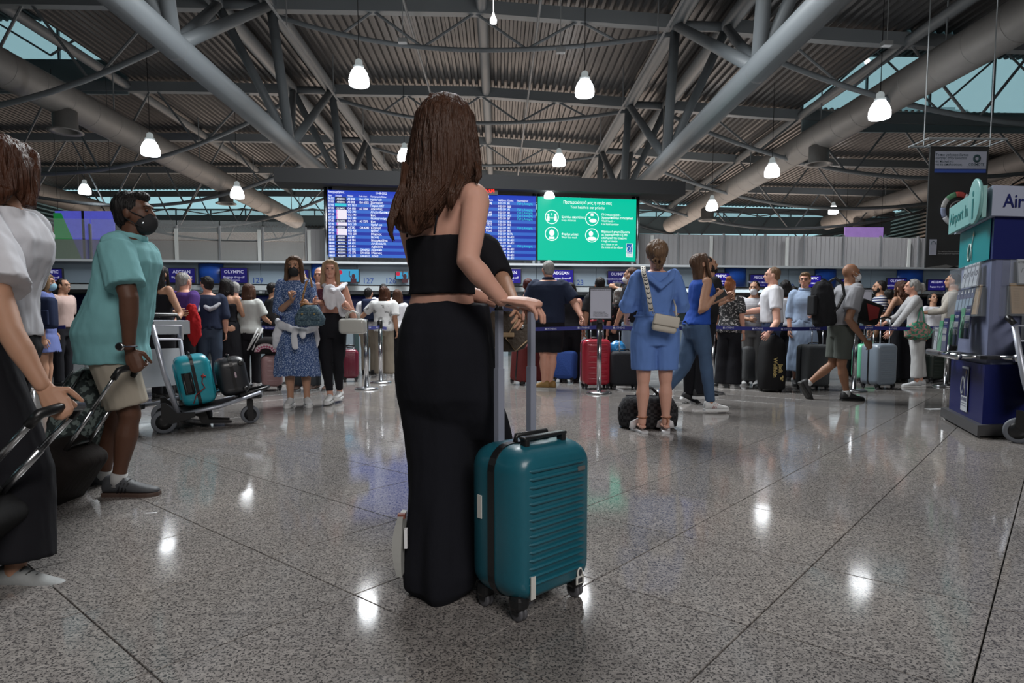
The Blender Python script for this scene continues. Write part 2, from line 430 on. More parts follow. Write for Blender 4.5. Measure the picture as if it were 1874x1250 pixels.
# cross beams with bowstring rods
def beam_set(row, y, x0, x1, where, low, lowx, nodes, label):
    t = thing('roof_beam', label, 'roof beam', ((x0+x1)/2, y, 0)); ox = (x0+x1)/2
    b_ = MB(); w = .34; h = .44
    n = 6; ring = []
    for i in range(n+1):
        x = x0 + (x1-x0)*i/n; z = roofz(x)
        ring.append([Vector((x-ox, sy*w/2, z + sz*h/2)) for sy, sz in ((-1,-1),(1,-1),(1,1),(-1,1))])
    b_.loft(ring); b_.build('beam', STEEL2, t, fix=True)
    def rodz(x):
        if where == 'mid':
            u = (x - lowx)/((x1-x0)/2); return low + (roofz(x0 if x < lowx else x1) - .35 - low)*u*u
        e = x0 if abs(x0) < abs(x1) else x1; f_ = x1 if e == x0 else x0
        if (x - lowx)*(e - lowx) > 0: u = (x-lowx)/(e-lowx); return low + (roofz(e)-.4-low)*u*u
        u = (x-lowx)/(f_-lowx); return low + (roofz(f_)-.4-low)*u*u
    rr = MB(); rr.tube([(x0 + (x1-x0)*i/24 - ox, 0, rodz(x0 + (x1-x0)*i/24)) for i in range(25)], .085 if where == 'mid' else .10, 8); rr.build('tie_rod', STEEL, t, True)
    for i, (xb_, xr_) in enumerate(nodes):
        s_ = MB(); s_.cyl((xb_-ox, 0, roofz(xb_)-.15), (xr_-ox, 0, rodz(xr_)), .05, 6); s_.build('strut', STEEL, t)
for k, y in enumerate(ROWS):
    beam_set(k, y, -7.7, 6.1, 'mid', ZR(9.55), -.8, [(-4.3, -2.6), (-.8, -2.6), (-.8, 1.0), (2.8, 1.0), (-4.3, -5.4), (2.8, 4.2)],
             'grey beam with curved tie rod across the middle bay, %s row from the camera' % ORD[k])
    nd = []
    for q in range(5): xb_ = 10 + q*4.6; nd += [(xb_, xb_+2.1), (xb_+4.3, xb_+2.5)]
    beam_set(k, y, 8.1, 34, 'side', ZR(7.1), 21, nd, 'grey beam with long bowed tie rod over the right bay, %s row from the camera' % ORD[k])
    beam_set(k, y, -37, -9.7, 'side', ZR(7.1), -21.5, [(-a-1.6, -b-1.6) for a, b in nd], 'grey beam with long bowed tie rod over the left bay, %s row from the camera' % ORD[k])
# roof light glazing: upright panes in the plane of the fourth beam row, blue-grey panel below
GLASS = mat('clear_glass', (.8, .93, .95), .02, alpha=.22, spec=.5)
FR = mat('pale_window_frame', (.20, .26, .28), .5)
SLAT = mat('dull_slat', (.16, .14, .125), .6)
def rooflight(name, x0, x1, y, zb, zg, zt, n, label):
    w = thing(name, label, None, ((x0+x1)/2, y, 0), kind='structure'); ox = (x0+x1)/2
    p_ = MB(); p_.box((0, 0, (zb+zg)/2), (x1-x0, .1, zg-zb)); p_.build('spandrel_panel', CHEEK, w)
    for i in range(n):
        a = x0 + (x1-x0)*i/n; b = x0 + (x1-x0)*(i+1)/n
        g_ = MB(); g_.box(((a+b)/2-ox, 0, (zg+zt)/2), (b-a-.1, .02, zt-zg-.05)); g_.build('pane', GLASS, w)
        f_ = MB(); f_.box((a-ox, 0, (zg+zt)/2), (.09, .12, zt-zg)); f_.build('mullion', FR, w)
        if i % 2 == 0:
            d_ = MB(); d_.cyl((a-ox, -.6, zg), (b-ox, -.6, zt), .05, 6); d_.cyl((b-ox, -.6, zt), (b+(b-a)-ox, -.6, zg), .05, 6); d_.build('brace', STEEL2, w)
    f_ = MB(); f_.box((0, 0, zg), (x1-x0, .14, .08)); f_.box((0, 0, zt), (x1-x0, .14, .12)); f_.build('rail', FR, w)
rooflight('window_1', 14.5, 36, 31.3, roofz(20)-.6, roofz(20)+.30, roofz(20)+3.0, 7, 'tall pale blue roof light glazing over the right bay')
rooflight('window_2', -39, -17.2, 31.3, roofz(-25)-.3, roofz(-25)+1.2, roofz(-25)+3.1, 7, 'pale roof light glazing over the left bay')
rooflight('window_3', -36, 34, 56, ZR(7.9), ZR(9.3), ZR(9.8), 24, 'far low strip of roof light glazing across the hall')
# terraced roofs seen through the right roof light
m_ = MB()
for k in range(6): m_.box((33+k*.3, 47+k*2, 15.0+k*.85), (9, 2.6, .5))
tag(m_.build('outside_terrace', mat('pale_concrete', (.5, .55, .56), .8)), 'pale stepped roof seen outside through the right roof light', 'building')
# air ducts
DUCT = mat('galvanised_duct', (.27, .26, .25), .55, .15, bump=.15, bscale=2.5, var=.12)
def duct(label, x, z, y0, y1, r, vents):
    t = thing('air_duct', label, 'air duct', (x, 0, ZR(z)))
    m_ = MB(); n = int((y1-y0)/1.5); prof = []
    pts = []; rad = []
    for i in range(n+1):
        y = y0 + (y1-y0)*i/n; pts += [(0, y-.03, 0), (0, y-.02, 0), (0, y+.02, 0), (0, y+.03, 0)]; rad += [r, r+.008, r+.008, r]
    m_.tube(pts, rad, 24); o = m_.build('duct_pipe', DUCT, t); autosmooth(o, 30)
    for vy, sx in vents:
        v_ = MB(); v_.lathe((sx*.15, vy, -r-.1), [(.42, .25), (.42, -.42), (.60, -.50), (.60, -.54), (.38, -.50), (.36, -.30)], 20); v_.build('outlet', DUCT, t, True)
    for hy in range(int(y0)+2, int(y1), 8):
        h_ = MB(); h_.cyl((0, hy, r), (0, hy, roofz(x)+.4-ZR(z)), .03, 5); h_.build('hanger', STEEL2, t)
duct('thick grey round air duct over the left bay passing under the left roof light', -16.6, 8.6, 3, 54, .62, [(25.5, 1), (40, 1)])
duct('thick pale round air duct over the right bay passing over two hanging lamps', 14.3, 8.35, 3, 54, .62, [(28.8, -1), (44, -1)])
duct('round air duct at the far right running behind the hanging banner', 27.5, 8.6, 12, 54, .62, [(33, 1), (49, -1)])
duct('round air duct at the far left edge of the hall', -29, 8.4, 20, 54, .62, [(36, 1)])
duct('far round air duct beyond the glass screen left of the board', -17.5, 6.2, 56.5, 76, .8, [])
duct('far round air duct beyond the glass screen right of the board', 15.5, 6.0, 56.5, 76, .8, [])
duct('far round air duct ending near the louvred right wall', 26, 6.1, 56.5, 74, .8, [])
# far and side walls
LOUV = mat('louvre_slat', (.34, .28, .24), .6)
def louvres(name, p0, p1, z0, z1, n, label):
    w = thing(name, label, None, (0, 0, 0), kind='structure'); p0 = Vector(p0); p1 = Vector(p1); d = (p1-p0).normalized(); nn = Vector((-d.y, d.x, 0))
    b_ = MB(); c = (p0+p1)/2; R = Matrix.Rotation(math.atan2(d.y, d.x), 3, 'Z')
    b_.box((c.x+nn.x*.5, c.y+nn.y*.5, (z0+z1)/2), ((p1-p0).length, .1, z1-z0), R); b_.build('wall_panel', mat('dim_wall', (.07, .065, .06), .8), w)
    sm = MB(); sm.box((0, 0, 0), ((p1-p0).length, .30, .12), R); me = sm.mesh('slat', LOUV)
    for i in range(n):
        o = link('slat', me, w); o.location = (c.x, c.y, z0 + (z1-z0)*(i+.5)/n)
    for i in range(9):
        q = p0.lerp(p1, i/8); m_ = MB(); m_.box((q.x, q.y, (z0+z1)/2), (.14, .3, z1-z0)); m_.build('mullion', LOUV, w)
louvres('wall_right', (36, 78, 0), (36, 6, 0), 4.2, 11.2, 22, 'louvred right side wall of the hall')
louvres('wall_left', (-38.5, 6, 0), (-38.5, 78, 0), 4.2, 11.6, 22, 'louvred left side wall of the hall')
louvres('wall_back', (-44, 78, 0), (44, 78, 0), 4.2, 7.6, 12, 'louvred far wall of the hall')
m_ = MB(); m_.box((0, 78.6, 2.1), (90, .3, 4.2)); m_.box((36.6, 42, 2.1), (.3, 74, 4.2)); m_.box((-39, 42, 2.1), (.3, 74, 4.2)); tag(m_.build('trim_1', MATS['dim_wall']), 'plain lower wall band round the hall', kind='structure')

m_ = MB(); m_.box((0, -12.2, 6), (90, .3, 12)); m_.box((36.6, -3, 6), (.3, 18, 12)); m_.box((-39, -3, 6), (.3, 18, 12)); tag(m_.build('wall_rear', MATS['dim_wall']), 'plain dark wall closing the hall behind the viewer', kind='structure')
# ================================================================ LAMPS
LAMPGLASS = mat('lit_lamp_glass', (.9, .9, .9), .2, emit=9, ecol=(.93, .97, 1))
LAMPTOP = mat('lamp_neck', (.5, .53, .55), .4, emit=.25, ecol=(.8, .9, .9))
def lamp_proto():
    t = thing('pendant_lamp', 'x', 'lamp')
    m_ = MB(); m_.lathe((0, 0, 0), [(.30, -.36), (.315, -.33), (.325, -.22), (.31, -.12), (.26, .02), (.20, .12), (.165, .16), (.05, .18)], 24); m_.build('glass_bell', LAMPGLASS, t, True)
    m_ = MB(); m_.lathe((0, 0, 0), [(.328, -.24), (.335, -.235), (.335, -.225), (.328, -.22)], 24); m_.build('rim_ring', STEEL2, t)
    m_ = MB(); m_.lathe((0, 0, 0), [(.16, .16), (.17, .18), (.17, .24), (.12, .27), (.12, .36), (.10, .42), (.04, .46)], 16); m_.build('neck', LAMPTOP, t, True)
    return t
LP = lamp_proto(); first = True
lamps = [((657,140), 'bright glass bell lamp hanging upper left of the long-haired woman', 21.2), ((1070,160), 'bright glass bell lamp hanging above the green screen', 22.2),
 ((740,283), 'glass bell lamp half hidden beside the long brown hair', 30.9), ((1023,292), 'glass bell lamp hanging just above the dark board header', 31.8),
 ((275,270), 'glass bell lamp hanging in front of the left air duct', 24.5), ((1610,200), 'large glass bell lamp hanging against the right air duct below the roof light', 20.6),
 ((1413,311), 'glass bell lamp halfway along the right air duct', 28.5), ((155,346), 'small glass bell lamp near the far left of the hall', 38.5),
 ((434,352), 'small glass bell lamp hanging left of the dark board header', 32.5), ((1303,375), 'small glass bell lamp near the duct right of the green screen', 36.5),
 ((1525,384), 'small glass bell lamp left of the hanging banner', 45.4)]
for (px, py), lb, Y in lamps:
    c = P(px, py, Y)
    o = LP if first else copy_tree(LP); first = False
    o.location = (c.x, c.y, c.z + .08); o['label'] = lb; o['group'] = 'glass bell lamps under the roof'
    m_ = MB(); m_.cyl((0, 0, .44), (0, 0, roofz(c.x) + .3 - c.z), .012, 5); m_.build('cable', DARK, o)
    l = bpy.data.lights.new('lamp_light', 'SPOT'); l.spot_size = 2.5; l.spot_blend = .8; l.specular_factor = 0; l.energy = 1100; l.shadow_soft_size = .25; l.color = (.96, .98, 1)
    lo = bpy.data.objects.new('lamp_light', l); COL.objects.link(lo); lo.location = (c.x, c.y, c.z - .42)
# small roof fittings
for (px, py, Y, lb) in ((903, 36, 20, 'small lit spotlight on a middle bay strut'), (1587, 111, 27, 'small white spotlight under the right bay roof')):
    c = P(px, py, Y); m_ = MB(); m_.lathe(c, [(.10, -.1), (.11, 0), (.05, .12), (.03, .2)], 12); m_.cyl(c + Vector((0, 0, .15)), (c.x, c.y, roofz(c.x) + .3), .015, 5)
    tag(m_.build('spotlight', mat('spot_glow', (.6, .6, .6), .4, emit=1.2, ecol=(1, 1, 1)), None, True), lb, 'spotlight')
for (px, py, Y, lb) in ((737, 75, 21, 'small grey junction box hanging left of the crown purlin'), (1026, 93, 21, 'small grey junction box hanging right of the crown purlin'), (1623, 80, 19, 'flat hanging metal plate near the upper right corner')):
    c = P(px, py, Y); m_ = MB(); m_.rbox(c, (.28, .2, .14), .02); m_.cyl(c + Vector((0, 0, .05)), (c.x, c.y, roofz(c.x) + .3), .012, 5)
    tag(m_.build('junction_box', mat('pale_box', (.4, .42, .43), .5)), lb, 'junction box')
# ================================================================ CHECK-IN WALL
WS = .08
def wy(x): return 18.78 + WS*x
WD = Vector((1, WS, 0)).normalized(); WN = Vector((WS, -1, 0)).normalized()   # along the wall, towards the camera
WR = Matrix.Rotation(math.atan(WS), 3, 'Z')
def wp(px, off=0.0):
    """x of the wall line seen at column px"""
    r = ray(px, 596); t = 18.78/(r.y - WS*r.x); v = r*t; return Vector((v.x, v.y, 0)) + WN*off
FASC = mat('pale_blue_grey_fascia', (.22, .28, .34), .38)
fz0, fz1 = ZR(1.157), ZR(1.72)
wall = thing('wall_front', 'pale blue grey band above the check-in desks', None, kind='structure')
edges = [-40, 100, 300, 480, 655, 780, 890, 981, 1090, 1190, 1280, 1440, 1500, 1590, 1660, 1760, 1900]
for a, b in zip(edges[:-1], edges[1:]):
    A, B = wp(a), wp(b); m_ = MB(); c = (A+B)/2 - WN*.1; m_.box((c.x, c.y, (fz0+fz1)/2), ((B-A).length-.015, .2, fz1-fz0), WR); m_.build('fascia_panel', FASC, wall)
A, B = wp(-300), wp(2100); c = (A+B)/2; L = (B-A).length
m_ = MB(); m_.box((c.x+WN.x*.02, c.y+WN.y*.02, fz1+.025), (L, .5, .06), WR); m_.build('top_ledge', mat('pale_ledge', (.50, .53, .56), .4), wall)
m_ = MB(); m_.box((c.x-WN.x*.15, c.y-WN.y*.15, fz0-.10), (L, .25, .13), WR); m_.build('soffit_strip', mat('pale_soffit', (.42, .46, .48), .5), wall)
m_ = MB(); m_.box((c.x-WN.x*1.2, c.y-WN.y*1.2, fz1-.03), (L, 2.2, .05), WR); m_.build('desk_canopy', MATS['pale_soffit'], wall)
m_ = MB(); q = c - WN*2.3; m_.box((q.x, q.y, fz1/2), (L, .1, fz1), WR); m_.build('back_panel', mat('green_grey_back', (.13, .19, .19), .5), wall)
for px in list(range(60, 1874, 145)):
    A = wp(px); q = A - WN*2.2; m_ = MB(); m_.rbox((0, 0, 0), (2.1, .75, .06), .12, 3, Matrix.Rotation(PI/2, 4, 'X')); m_.xf(Matrix.Translation((q.x, q.y, 1.48)) @ WR.to_4x4())
    m_.build('navy_back_board', NAVYM, wall)
for px in (411, 1345, 1527, 730, 1000, 1240):
    A = wp(px, -.4); m_ = MB(); m_.cyl((A.x, A.y, 0), (A.x, A.y, fz0), .055, 12); m_.build('column', CHROME, wall, True)
# check-in desks
DESK = mat('desk_front', (.20, .24, .27), .4); DESKT = mat('desk_top', (.06, .07, .09), .3)
desk0 = None
NTH = ['first','second','third','fourth','fifth','sixth','seventh','eighth','ninth','tenth','eleventh','twelfth','thirteenth','fourteenth','fifteenth','sixteenth','seventeenth','eighteenth','nineteenth','twentieth','twenty-first','twenty-second','twenty-third','twenty-fourth']
for i, px in enumerate(range(90, 1860, 74)):
    A = wp(px, -.9)
    if desk0 is None:
        desk0 = thing('check_in_desk', 'x', 'desk', group='check-in desks under the lit screens')
        m_ = MB(); m_.box((0, 0, .5), (.95, .5, 1.0)); m_.build('desk_body', DESK, desk0)
        m_ = MB(); m_.rbox((0, 0, 1.03), (1.0, .62, .05), .02, 2); m_.build('desk_top', DESKT, desk0)
        m_ = MB(); m_.box((.28, .05, 1.22), (.38, .04, .26)); m_.cyl((.28, .06, 1.05), (.28, .06, 1.12), .03); m_.build('desk_monitor', BLACKPL, desk0)
        o = desk0
    else: o = copy_tree(desk0)
    o.location = (A.x, A.y, 0); o.rotation_euler = (0, 0, math.atan(WS)); o['label'] = 'grey check-in desk behind the queue, %s from the left end of the row' % NTH[i]
# curved blue panels on the fascia
BLUEP = mat('blue_curved_panel', (.012, .06, .30), .35, var=.25, bscale=2, stretch=(6, 6, .1))
for a, b, lb in ((367,413,'blue curved panel between the two lit screens left of the dress woman'), (572,597,'blue curved panel behind the blond woman with the white sweater'), (1323,1362,'blue curved panel left of the screen above the red-haired traveller'),
                 (1487,1526,'blue curved panel behind the head of the bald walking man'), (1636,1684,'blue curved panel behind the grey ponytail')):
    A, B = wp(a, .02), wp(b, .02); w = (B-A).length; c = (A+B)/2; m_ = MB(); ring = []
    for z in (fz0+.01, fz1-.02):
        r = []
        for k in range(13):
            t = -PI/2 + PI*k/12; v = c + WD*(math.sin(t)*w/2) + WN*(math.cos(t)*.13); r.append(Vector((v.x, v.y, z)))
        ring.append(r)
    m_.loft(ring); tag(m_.build('curved_panel', BLUEP, None, True, fix=True), lb, 'panel', 'blue curved panels on the check-in band')
# monitors
SCR = emis('navy_screen', (.020, .012, .30), .75); SCRD = emis('dim_screen', (.012, .010, .11), .8); SCRC = emis('cyan_screen', (.05, .36, .62), .8)
LET = emis('screen_lettering', (.8, .82, .95), 1.0); LETD = emis('dim_lettering', (.5, .5, .7), .7)
NUM = mat('number_blue', (.03, .07, .26), .5)
def monitor(x0, x1, y0, y1, l1, l2, l3, label, kind=0):
    A, B = wp(x0, .22), wp(x1, .22); c = (A+B)/2; w = (B-A).length; zc = P((x0+x1)/2, (y0+y1)/2, c.y).z; h = w*.56
    t = thing('wall_monitor', label, 'screen', (c.x, c.y, zc), math.atan(WS), 'screens on the check-in band')
    m_ = MB(); m_.rbox((0, 0, 0), (w+.05, .07, h+.05), .012, 2); m_.build('bezel', BLACKPL, t)
    m_ = MB(); m_.box((0, .08, 0), (.18, .14, .12)); m_.build('bracket', DKMETAL, t)
    m_ = MB(); m_.box((0, -.038, 0), (w, .006, h)); m_.build('display', (SCR, SCRD, SCRC)[kind], t)
    M = frame((0, -.043, 0), (1, 0, 0), (0, 0, 1))
    if kind < 2:
        text_mesh([(l1, 0, .06, .13*w/.72, 'CENTER', .012), (l2, 0, -.07, .085*w/.72, 'CENTER', .01), (l3, 0, -.14, .05, 'CENTER')], 'lettering', LETD if kind == 1 else LET, t, M=M)
    else:
        m_ = MB(); m_.lathe((-w*.32, -.045, h*.25), [(.06, -.002), (.06, .002)], 16, 'y'); m_.build('red_badge', emis('red_badge', (.6, .02, .06), .8), t)
        m_ = MB(); m_.ell((w*.27, -.045, -.02), (.05, .004, .07), 10, 6); m_.box((w*.27, -.045, -.14), (.16, .004, .12)); m_.tube([(w*.20, -.045, -.08), (w*.08, -.045, 0), (w*.1, -.045, .12)], .014, 5); m_.build('advert_figure', emis('advert_dark', (.08, .03, .04), .7), t)
        text_mesh([('10%', -w*.32, h*.25-.02, .06, 'CENTER')], 'lettering', LET, t, M=M)
    return t
BD = 'Baggage drop-off'; EN = 'Παράδοση αποσκευών'
mons = [(84,128,492,517,'OLYMPIC',BD,'Bag drop counter','screen partly hidden behind the turquoise polo shirt at the far left',1),
 (320,366,492,517,'AEGEAN',BD,'Economy class','screen reading AEGEAN left of the first blue curved panel',1), (413,460,492,517,'OLYMPIC',BD,'All destinations','screen reading OLYMPIC right of the first blue curved panel',1),
 (534,570,492,517,'AEGEAN',BD,'','dark screen behind the head of the woman in the blue dress',1), (620,660,493,516,'','','','cyan advert screen right of the blond woman',2), (727,748,493,516,'','','','cyan advert screen beside the long-haired woman',2),
 (907,951,494,517,'AEGEAN',BD,'Economy class','violet screen above the maroon-haired head',0), (1003,1045,495,518,'AEGEAN',BD,'Economy class','violet screen behind the head of the man in the navy polo',0),
 (1108,1146,497,519,'OLYMPIC',EN,'Bag drop counter','screen reading OLYMPIC left of the masked man with short hair',1), (1288,1325,500,523,'OLYMPIC',BD,'All destinations','screen behind the bearded man in black',0),
 (1364,1400,503,525,'AEGEAN',EN,'Economy class','screen left of the man in the white T-shirt',1), (1456,1490,505,526,'OLYMPIC',EN,'','screen behind the woman with glasses',0),
 (1528,1548,507,529,'AEGEAN',EN,'','screen hidden behind the bald head',1), (1611,1644,510,530,'OLYMPIC',EN,'','screen left of the woman with the grey ponytail',1), (1684,1714,512,532,'AEGEAN',BD,'','screen right of the grey ponytail',1)]
for m in mons: monitor(*m)
for px, py, s in ((306,513,'130'), (474,513,'129'), (675,514,'127'), (716,514,'126'), (1058,517,'123'), (1442,524,'118'), (1561,528,'117'), (1604,528,'116'), (1727,533,'115')):
    A = wp(px, .003); z = P(px, py, A.y).z; text_mesh([(s, 0, -.07, .21, 'CENTER', .01)], 'counter_number', NUM, wall, M=frame((A.x, A.y, z), WD, (0, 0, 1)))
# ---------------------------------------------------------------- glass screen above the desks
RIB = mat('ribbed_translucent_panel', (.30, .29, .295), .30, alpha=.88, bump=.08, bscale=14, stretch=(6, 6, .05)); CLR = mat('clear_screen_glass', (.6, .62, .62), .05, alpha=.16)
RIBL = mat('ribbed_clear_panel', (.30, .29, .28), .3, alpha=.62, bump=.3, bscale=14, stretch=(6, 6, .05))
gw = thing('glass_screen', 'tall ribbed translucent glass screen standing above the check-in band', None, kind='structure')
def gp(px): r = ray(px, 596); t = 20.6/(r.y - WS*r.x); v = r*t; return Vector((v.x, v.y, 0))
zb = 1.9
gx = list(range(-60, 610, 78)) + [640, 720, 800, 880, 960, 1040, 1100, 1160, 1237, 1320, 1395, 1465, 1537, 1604, 1672, 1740, 1810, 1880]
for a, b in zip(gx[:-1], gx[1:]):
    A, B = gp(a), gp(b); c = (A+B)/2; w = (B-A).length
    top = P(c.x, 0, 1).z if 0 else ZR(2.95)
    if b < 620:
        m_ = MB(); m_.box((c.x, c.y, (zb+ZR(2.55))/2), (w-.04, .02, ZR(2.55)-zb), WR); m_.build('ribbed_pane', RIBL, gw)
        m_ = MB(); m_.box((c.x, c.y, (ZR(2.57)+ZR(3.15))/2), (w-.04, .015, ZR(3.15)-ZR(2.57)), WR); m_.build('clear_pane', CLR, gw)
    else:
        m_ = MB(); m_.box((c.x, c.y, (zb+top)/2), (w-.04, .02, top-zb), WR); m_.build('ribbed_pane', RIB, gw)
        R_ = MB()
        for k in range(1, 9):
            q = A.lerp(B, k/9) + WN*.015; R_.box((q.x, q.y, (zb+top)/2), (.012, .01, top-zb), WR)
        tag(R_.build('pane_rib', mat('rib_line', (.23, .22, .225), .5), gw), kind='stuff')
    m_ = MB(); m_.box((A.x+WN.x*.03, A.y+WN.y*.03, (zb+ZR(3.0))/2), (.05, .08, ZR(3.0)-zb), WR); m_.build('post', mat('screen_post', (.33, .33, .34), .35, .6), gw)
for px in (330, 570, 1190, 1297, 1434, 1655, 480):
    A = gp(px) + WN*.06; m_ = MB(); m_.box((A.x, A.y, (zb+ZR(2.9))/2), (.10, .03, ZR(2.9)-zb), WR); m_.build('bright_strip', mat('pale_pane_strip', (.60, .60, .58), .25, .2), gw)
# ---------------------------------------------------------------- departure board
def bline(px):
    r = ray(px, 596); t = 19.55/(r.y - .13*r.x); v = r*t; return Vector((v.x, v.y, 0))
BDIR = Vector((1, .13, 0)).normalized(); BN = Vector((.13, -1, 0)).normalized(); BR = Matrix.Rotation(math.atan(.13), 3, 'Z')
COND[0] = .80
bd = thing('departure_board', 'wide blue departure board and green health screen under a long dark header', 'departure board')
A, B = bline(514), bline(1239); c = (A+B)/2
m_ = MB(); m_.box((c.x, c.y, ZR(4.17)), ((B-A).length, .9, .40), BR); m_.build('header', mat('charcoal_header', (.010, .0105, .012), .8), bd)
bz0, bz1 = ZR(1.97), ZR(3.86)
for px in (603, 981, 1161):
    A = bline(px) - BN*.1; m_ = MB()
    m_.cyl((A.x - .05, A.y, fz1), (A.x - .05, A.y, ZR(4.0)), .055, 10); m_.cyl((A.x + .09, A.y+.01, fz1), (A.x + .09, A.y+.01, ZR(4.0)), .055, 10); m_.build('post', CHROME, bd, True)
BLU1 = emis('board_blue_dark', (.012, .030, .34), .95); BLU2 = emis('board_blue_light', (.030, .13, .56), .95); BLU0 = emis('board_blue_head', (.016, .05, .48), .95)
WHT = emis('board_white_text', (.85, .9, 1), 1.15); TEA = emis('board_teal_text', (.02, .62, .72), 1.0); PNK = emis('board_pink', (.75, .25, .6), 1.0); TEALB = emis('board_teal_block', (.03, .55, .62), 1.0)
NAVB = emis('board_logo_navy', (.01, .01, .07), .7)
def screen(px0, px1, name):
    A, B = bline(px0), bline(px1); w = (B-A).length; c = (A+B)/2
    s = MB(); s.box((c.x, c.y, (bz0+bz1)/2), (w-.02, .16, bz1-bz0), BR); o = s.build(name, BLACKPL, bd)
    M = frame((A.x + BN.x*.09, A.y + BN.y*.09, bz1), BDIR, (0, 0, 1))
    return o, M, w
H_ = bz1 - bz0; NR = 19; hd = H_*.10; rh = (H_-hd)/NR
def rows(o, M, w):
    for k in range(NR):
        m_ = MB(); m_.box((w/2, -hd - rh*(k+.5), .004), (w-.03, rh, .006)); q = m_.build('row_strip', BLU2 if k % 2 == 0 else BLU1, o); q.data.transform(M)
    m_ = MB(); m_.box((w/2, -hd/2, .004), (w-.03, hd, .006)); q = m_.build('heading_strip', BLU0, o); q.data.transform(M)
o, M, w = screen(604, 792, 'left_screen'); rows(o, M, w)
R1 = [('06:55','A','A3 300','OA 6300','Ηράκλειο'),('07:00','A','A3 352','OA 6352','Σαντορίνη'),('07:00','T','TO 3651','','Παρίσι ORY'),('07:05','O','OA 050','A3 7050','Ζάκυνθος'),('07:15','W','GQ 290','','Αλεξανδρούπολη'),
 ('07:20','W','GQ 240','','Κως'),('07:25','W','GQ 380','','Θεσσαλονίκη'),('07:30','O','OA 270','A3 7270','Κως'),('07:30','W','GQ 210','','Ηράκλειο'),('07:35','A','A3 282','OA 6282','Κέρκυρα'),('07:50','W','GQ 406','','Νάξος'),
 ('07:55','W','GQ 230','','Μύκονος'),('07:55','A','A3 692','','Βιέννη'),('08:00','A','A3 784','','Ντουμπρόβνικ'),('08:00','B','BA 631','','Λονδίνο LHR'),('08:00','A','A3 824','','Αμβούργο'),('08:00','A','A3 902','OA 6902','Λάρνακα'),
 ('08:00','A','A3 372','OA 6372','Μύκονος'),('08:05','A','A3 332','OA 6332','Χανιά')]
sx = w/188.; ts = rh*.98; it = [('Αναχωρήσεις', 2*sx, -hd*.42, ts, 'LEFT', .012), ('13-08-2022', 86*sx, -hd*.42, ts, 'LEFT', .012)]
for s_, x in (('Ώρα', 2), ('Εταιρία', 15), ('Πτήσις', 36), ('Code share', 56), ('Προορισμός/Μέσω', 77)): it.append((s_, x*sx, -hd*.92, ts*.72, 'LEFT', .01))
lw, lt, lp, ln = MB(), MB(), MB(), MB(); lg = []
for k, r in enumerate(R1):
    y = -hd - rh*(k+.5); b = y - ts*.36
    it += [(r[0], 2*sx, b, ts, 'LEFT', .012), (r[2], 36*sx, b, ts, 'LEFT', .012), (r[3], 57*sx, b, ts, 'LEFT', .012), (r[4], 77*sx, b, ts, 'LEFT', .012)]
    x = 24*sx
    if r[1] == 'W': lw.box((x+1.5*sx, y, .009), (18*sx, rh, .004)); lp.box((x-7*sx, y, .012), (2*sx, rh*.8, .004))
    elif r[1] == 'T': lt.box((x, y, .009), (20*sx, rh*.86, .004))
    else: ln.box((x, y, .009), (20*sx, rh*.86, .004)); lg.append(({'A': 'AEGEAN', 'O': 'OLYMPIC', 'B': 'BRITISH'}[r[1]], x, b, ts*.8, 'CENTER', .012))
text_mesh(it, 'lettering', WHT, o, .009, M); text_mesh(lg, 'logo_lettering', WHT, o, .014, M)
for q, m, n in ((lw, emis('board_white_block', (.85, .8, .9), .95), 'logo_block_white'), (lt, TEALB, 'logo_block_teal'), (lp, PNK, 'logo_block_pink'), (ln, NAVB, 'logo_block_navy')):
    z = q.build(n, m, o); z.data.transform(M); z['kind'] = 'stuff'
o, M, w = screen(794, 980, 'middle_screen'); rows(o, M, w); sx = w/186.
R2 = [('102-139','B5',1,'NBJ'),('102-139','B20',0,''),('102-139','A1',1,''),('102-139','B3',1,'...πη'),('102-139','A19',1,'Βιέννη STP'),('102-139','B7',1,''),('150-155','B12',0,'Σπάρτη'),('102-139','B12',0,'CDG'),('102-139','A3',1,'Κωνσταντινούπολη'),('102-139','B21',0,'Ρώμη'),
 ('102-139','B17A',0,''),('102-139','B1-B31',0,'Ρότερνταμ'),('102-139','B1-B31',0,'OTP'),('102-139','B1-B31',0,'Κρα'),('015-017','A38',1,''),('102-139','B1-B31',0,''),('102-139','B1-B31',0,''),('102-139','B1-B31',0,''),('150-155','B1-B31',0,'')]
it = [('13-08-2022', 100*sx, -hd*.42, ts, 'RIGHT', .012)]; tt = []
for s_, x in (('Μέσω', 98), ('Επιβίβαση', 116), ('Έξοδος', 133), ('Παρατηρήσεις', 150)): it.append((s_, x*sx, -hd*.92, ts*.72, 'LEFT', .01))
for k, r in enumerate(R2):
    b = -hd - rh*(k+.5) - ts*.36
    it += [(r[0], 116*sx, b, ts, 'LEFT', .012), (r[1], 133*sx, b, ts, 'LEFT', .012), (r[3], 105*sx, b, ts, 'RIGHT', .012)]
    if r[2]: tt.append(('Πύλη Ανοιχτή', 151*sx, b, ts, 'LEFT', .012))
text_mesh(it, 'lettering', WHT, o, .009, M); text_mesh(tt, 'teal_lettering', TEA, o, .009, M)
o, M, w = screen(982, 1160, 'green_screen'); sx = w/176.
m_ = MB(); m_.box((w/2, -H_/2, .004), (w-.02, H_-.01, .008)); q = m_.build('green_face', emis('green_face', (.0, .56, .36), .92), o); q.data.transform(M)
GW = emis('green_white', (.85, 1, .95), 1.1)
it = [('Προτεραιότητά μας η υγεία σας', w*.5, -.19, .125, 'CENTER', .012), ('Your health is our priority', w*.5, -.33, .125, 'CENTER')]
def pad(lines, x, y, s=.092):
    for k, (a, bld) in enumerate(lines): it.append((a, x, y - k*s*1.02, s, 'LEFT', .012 if bld else 0))
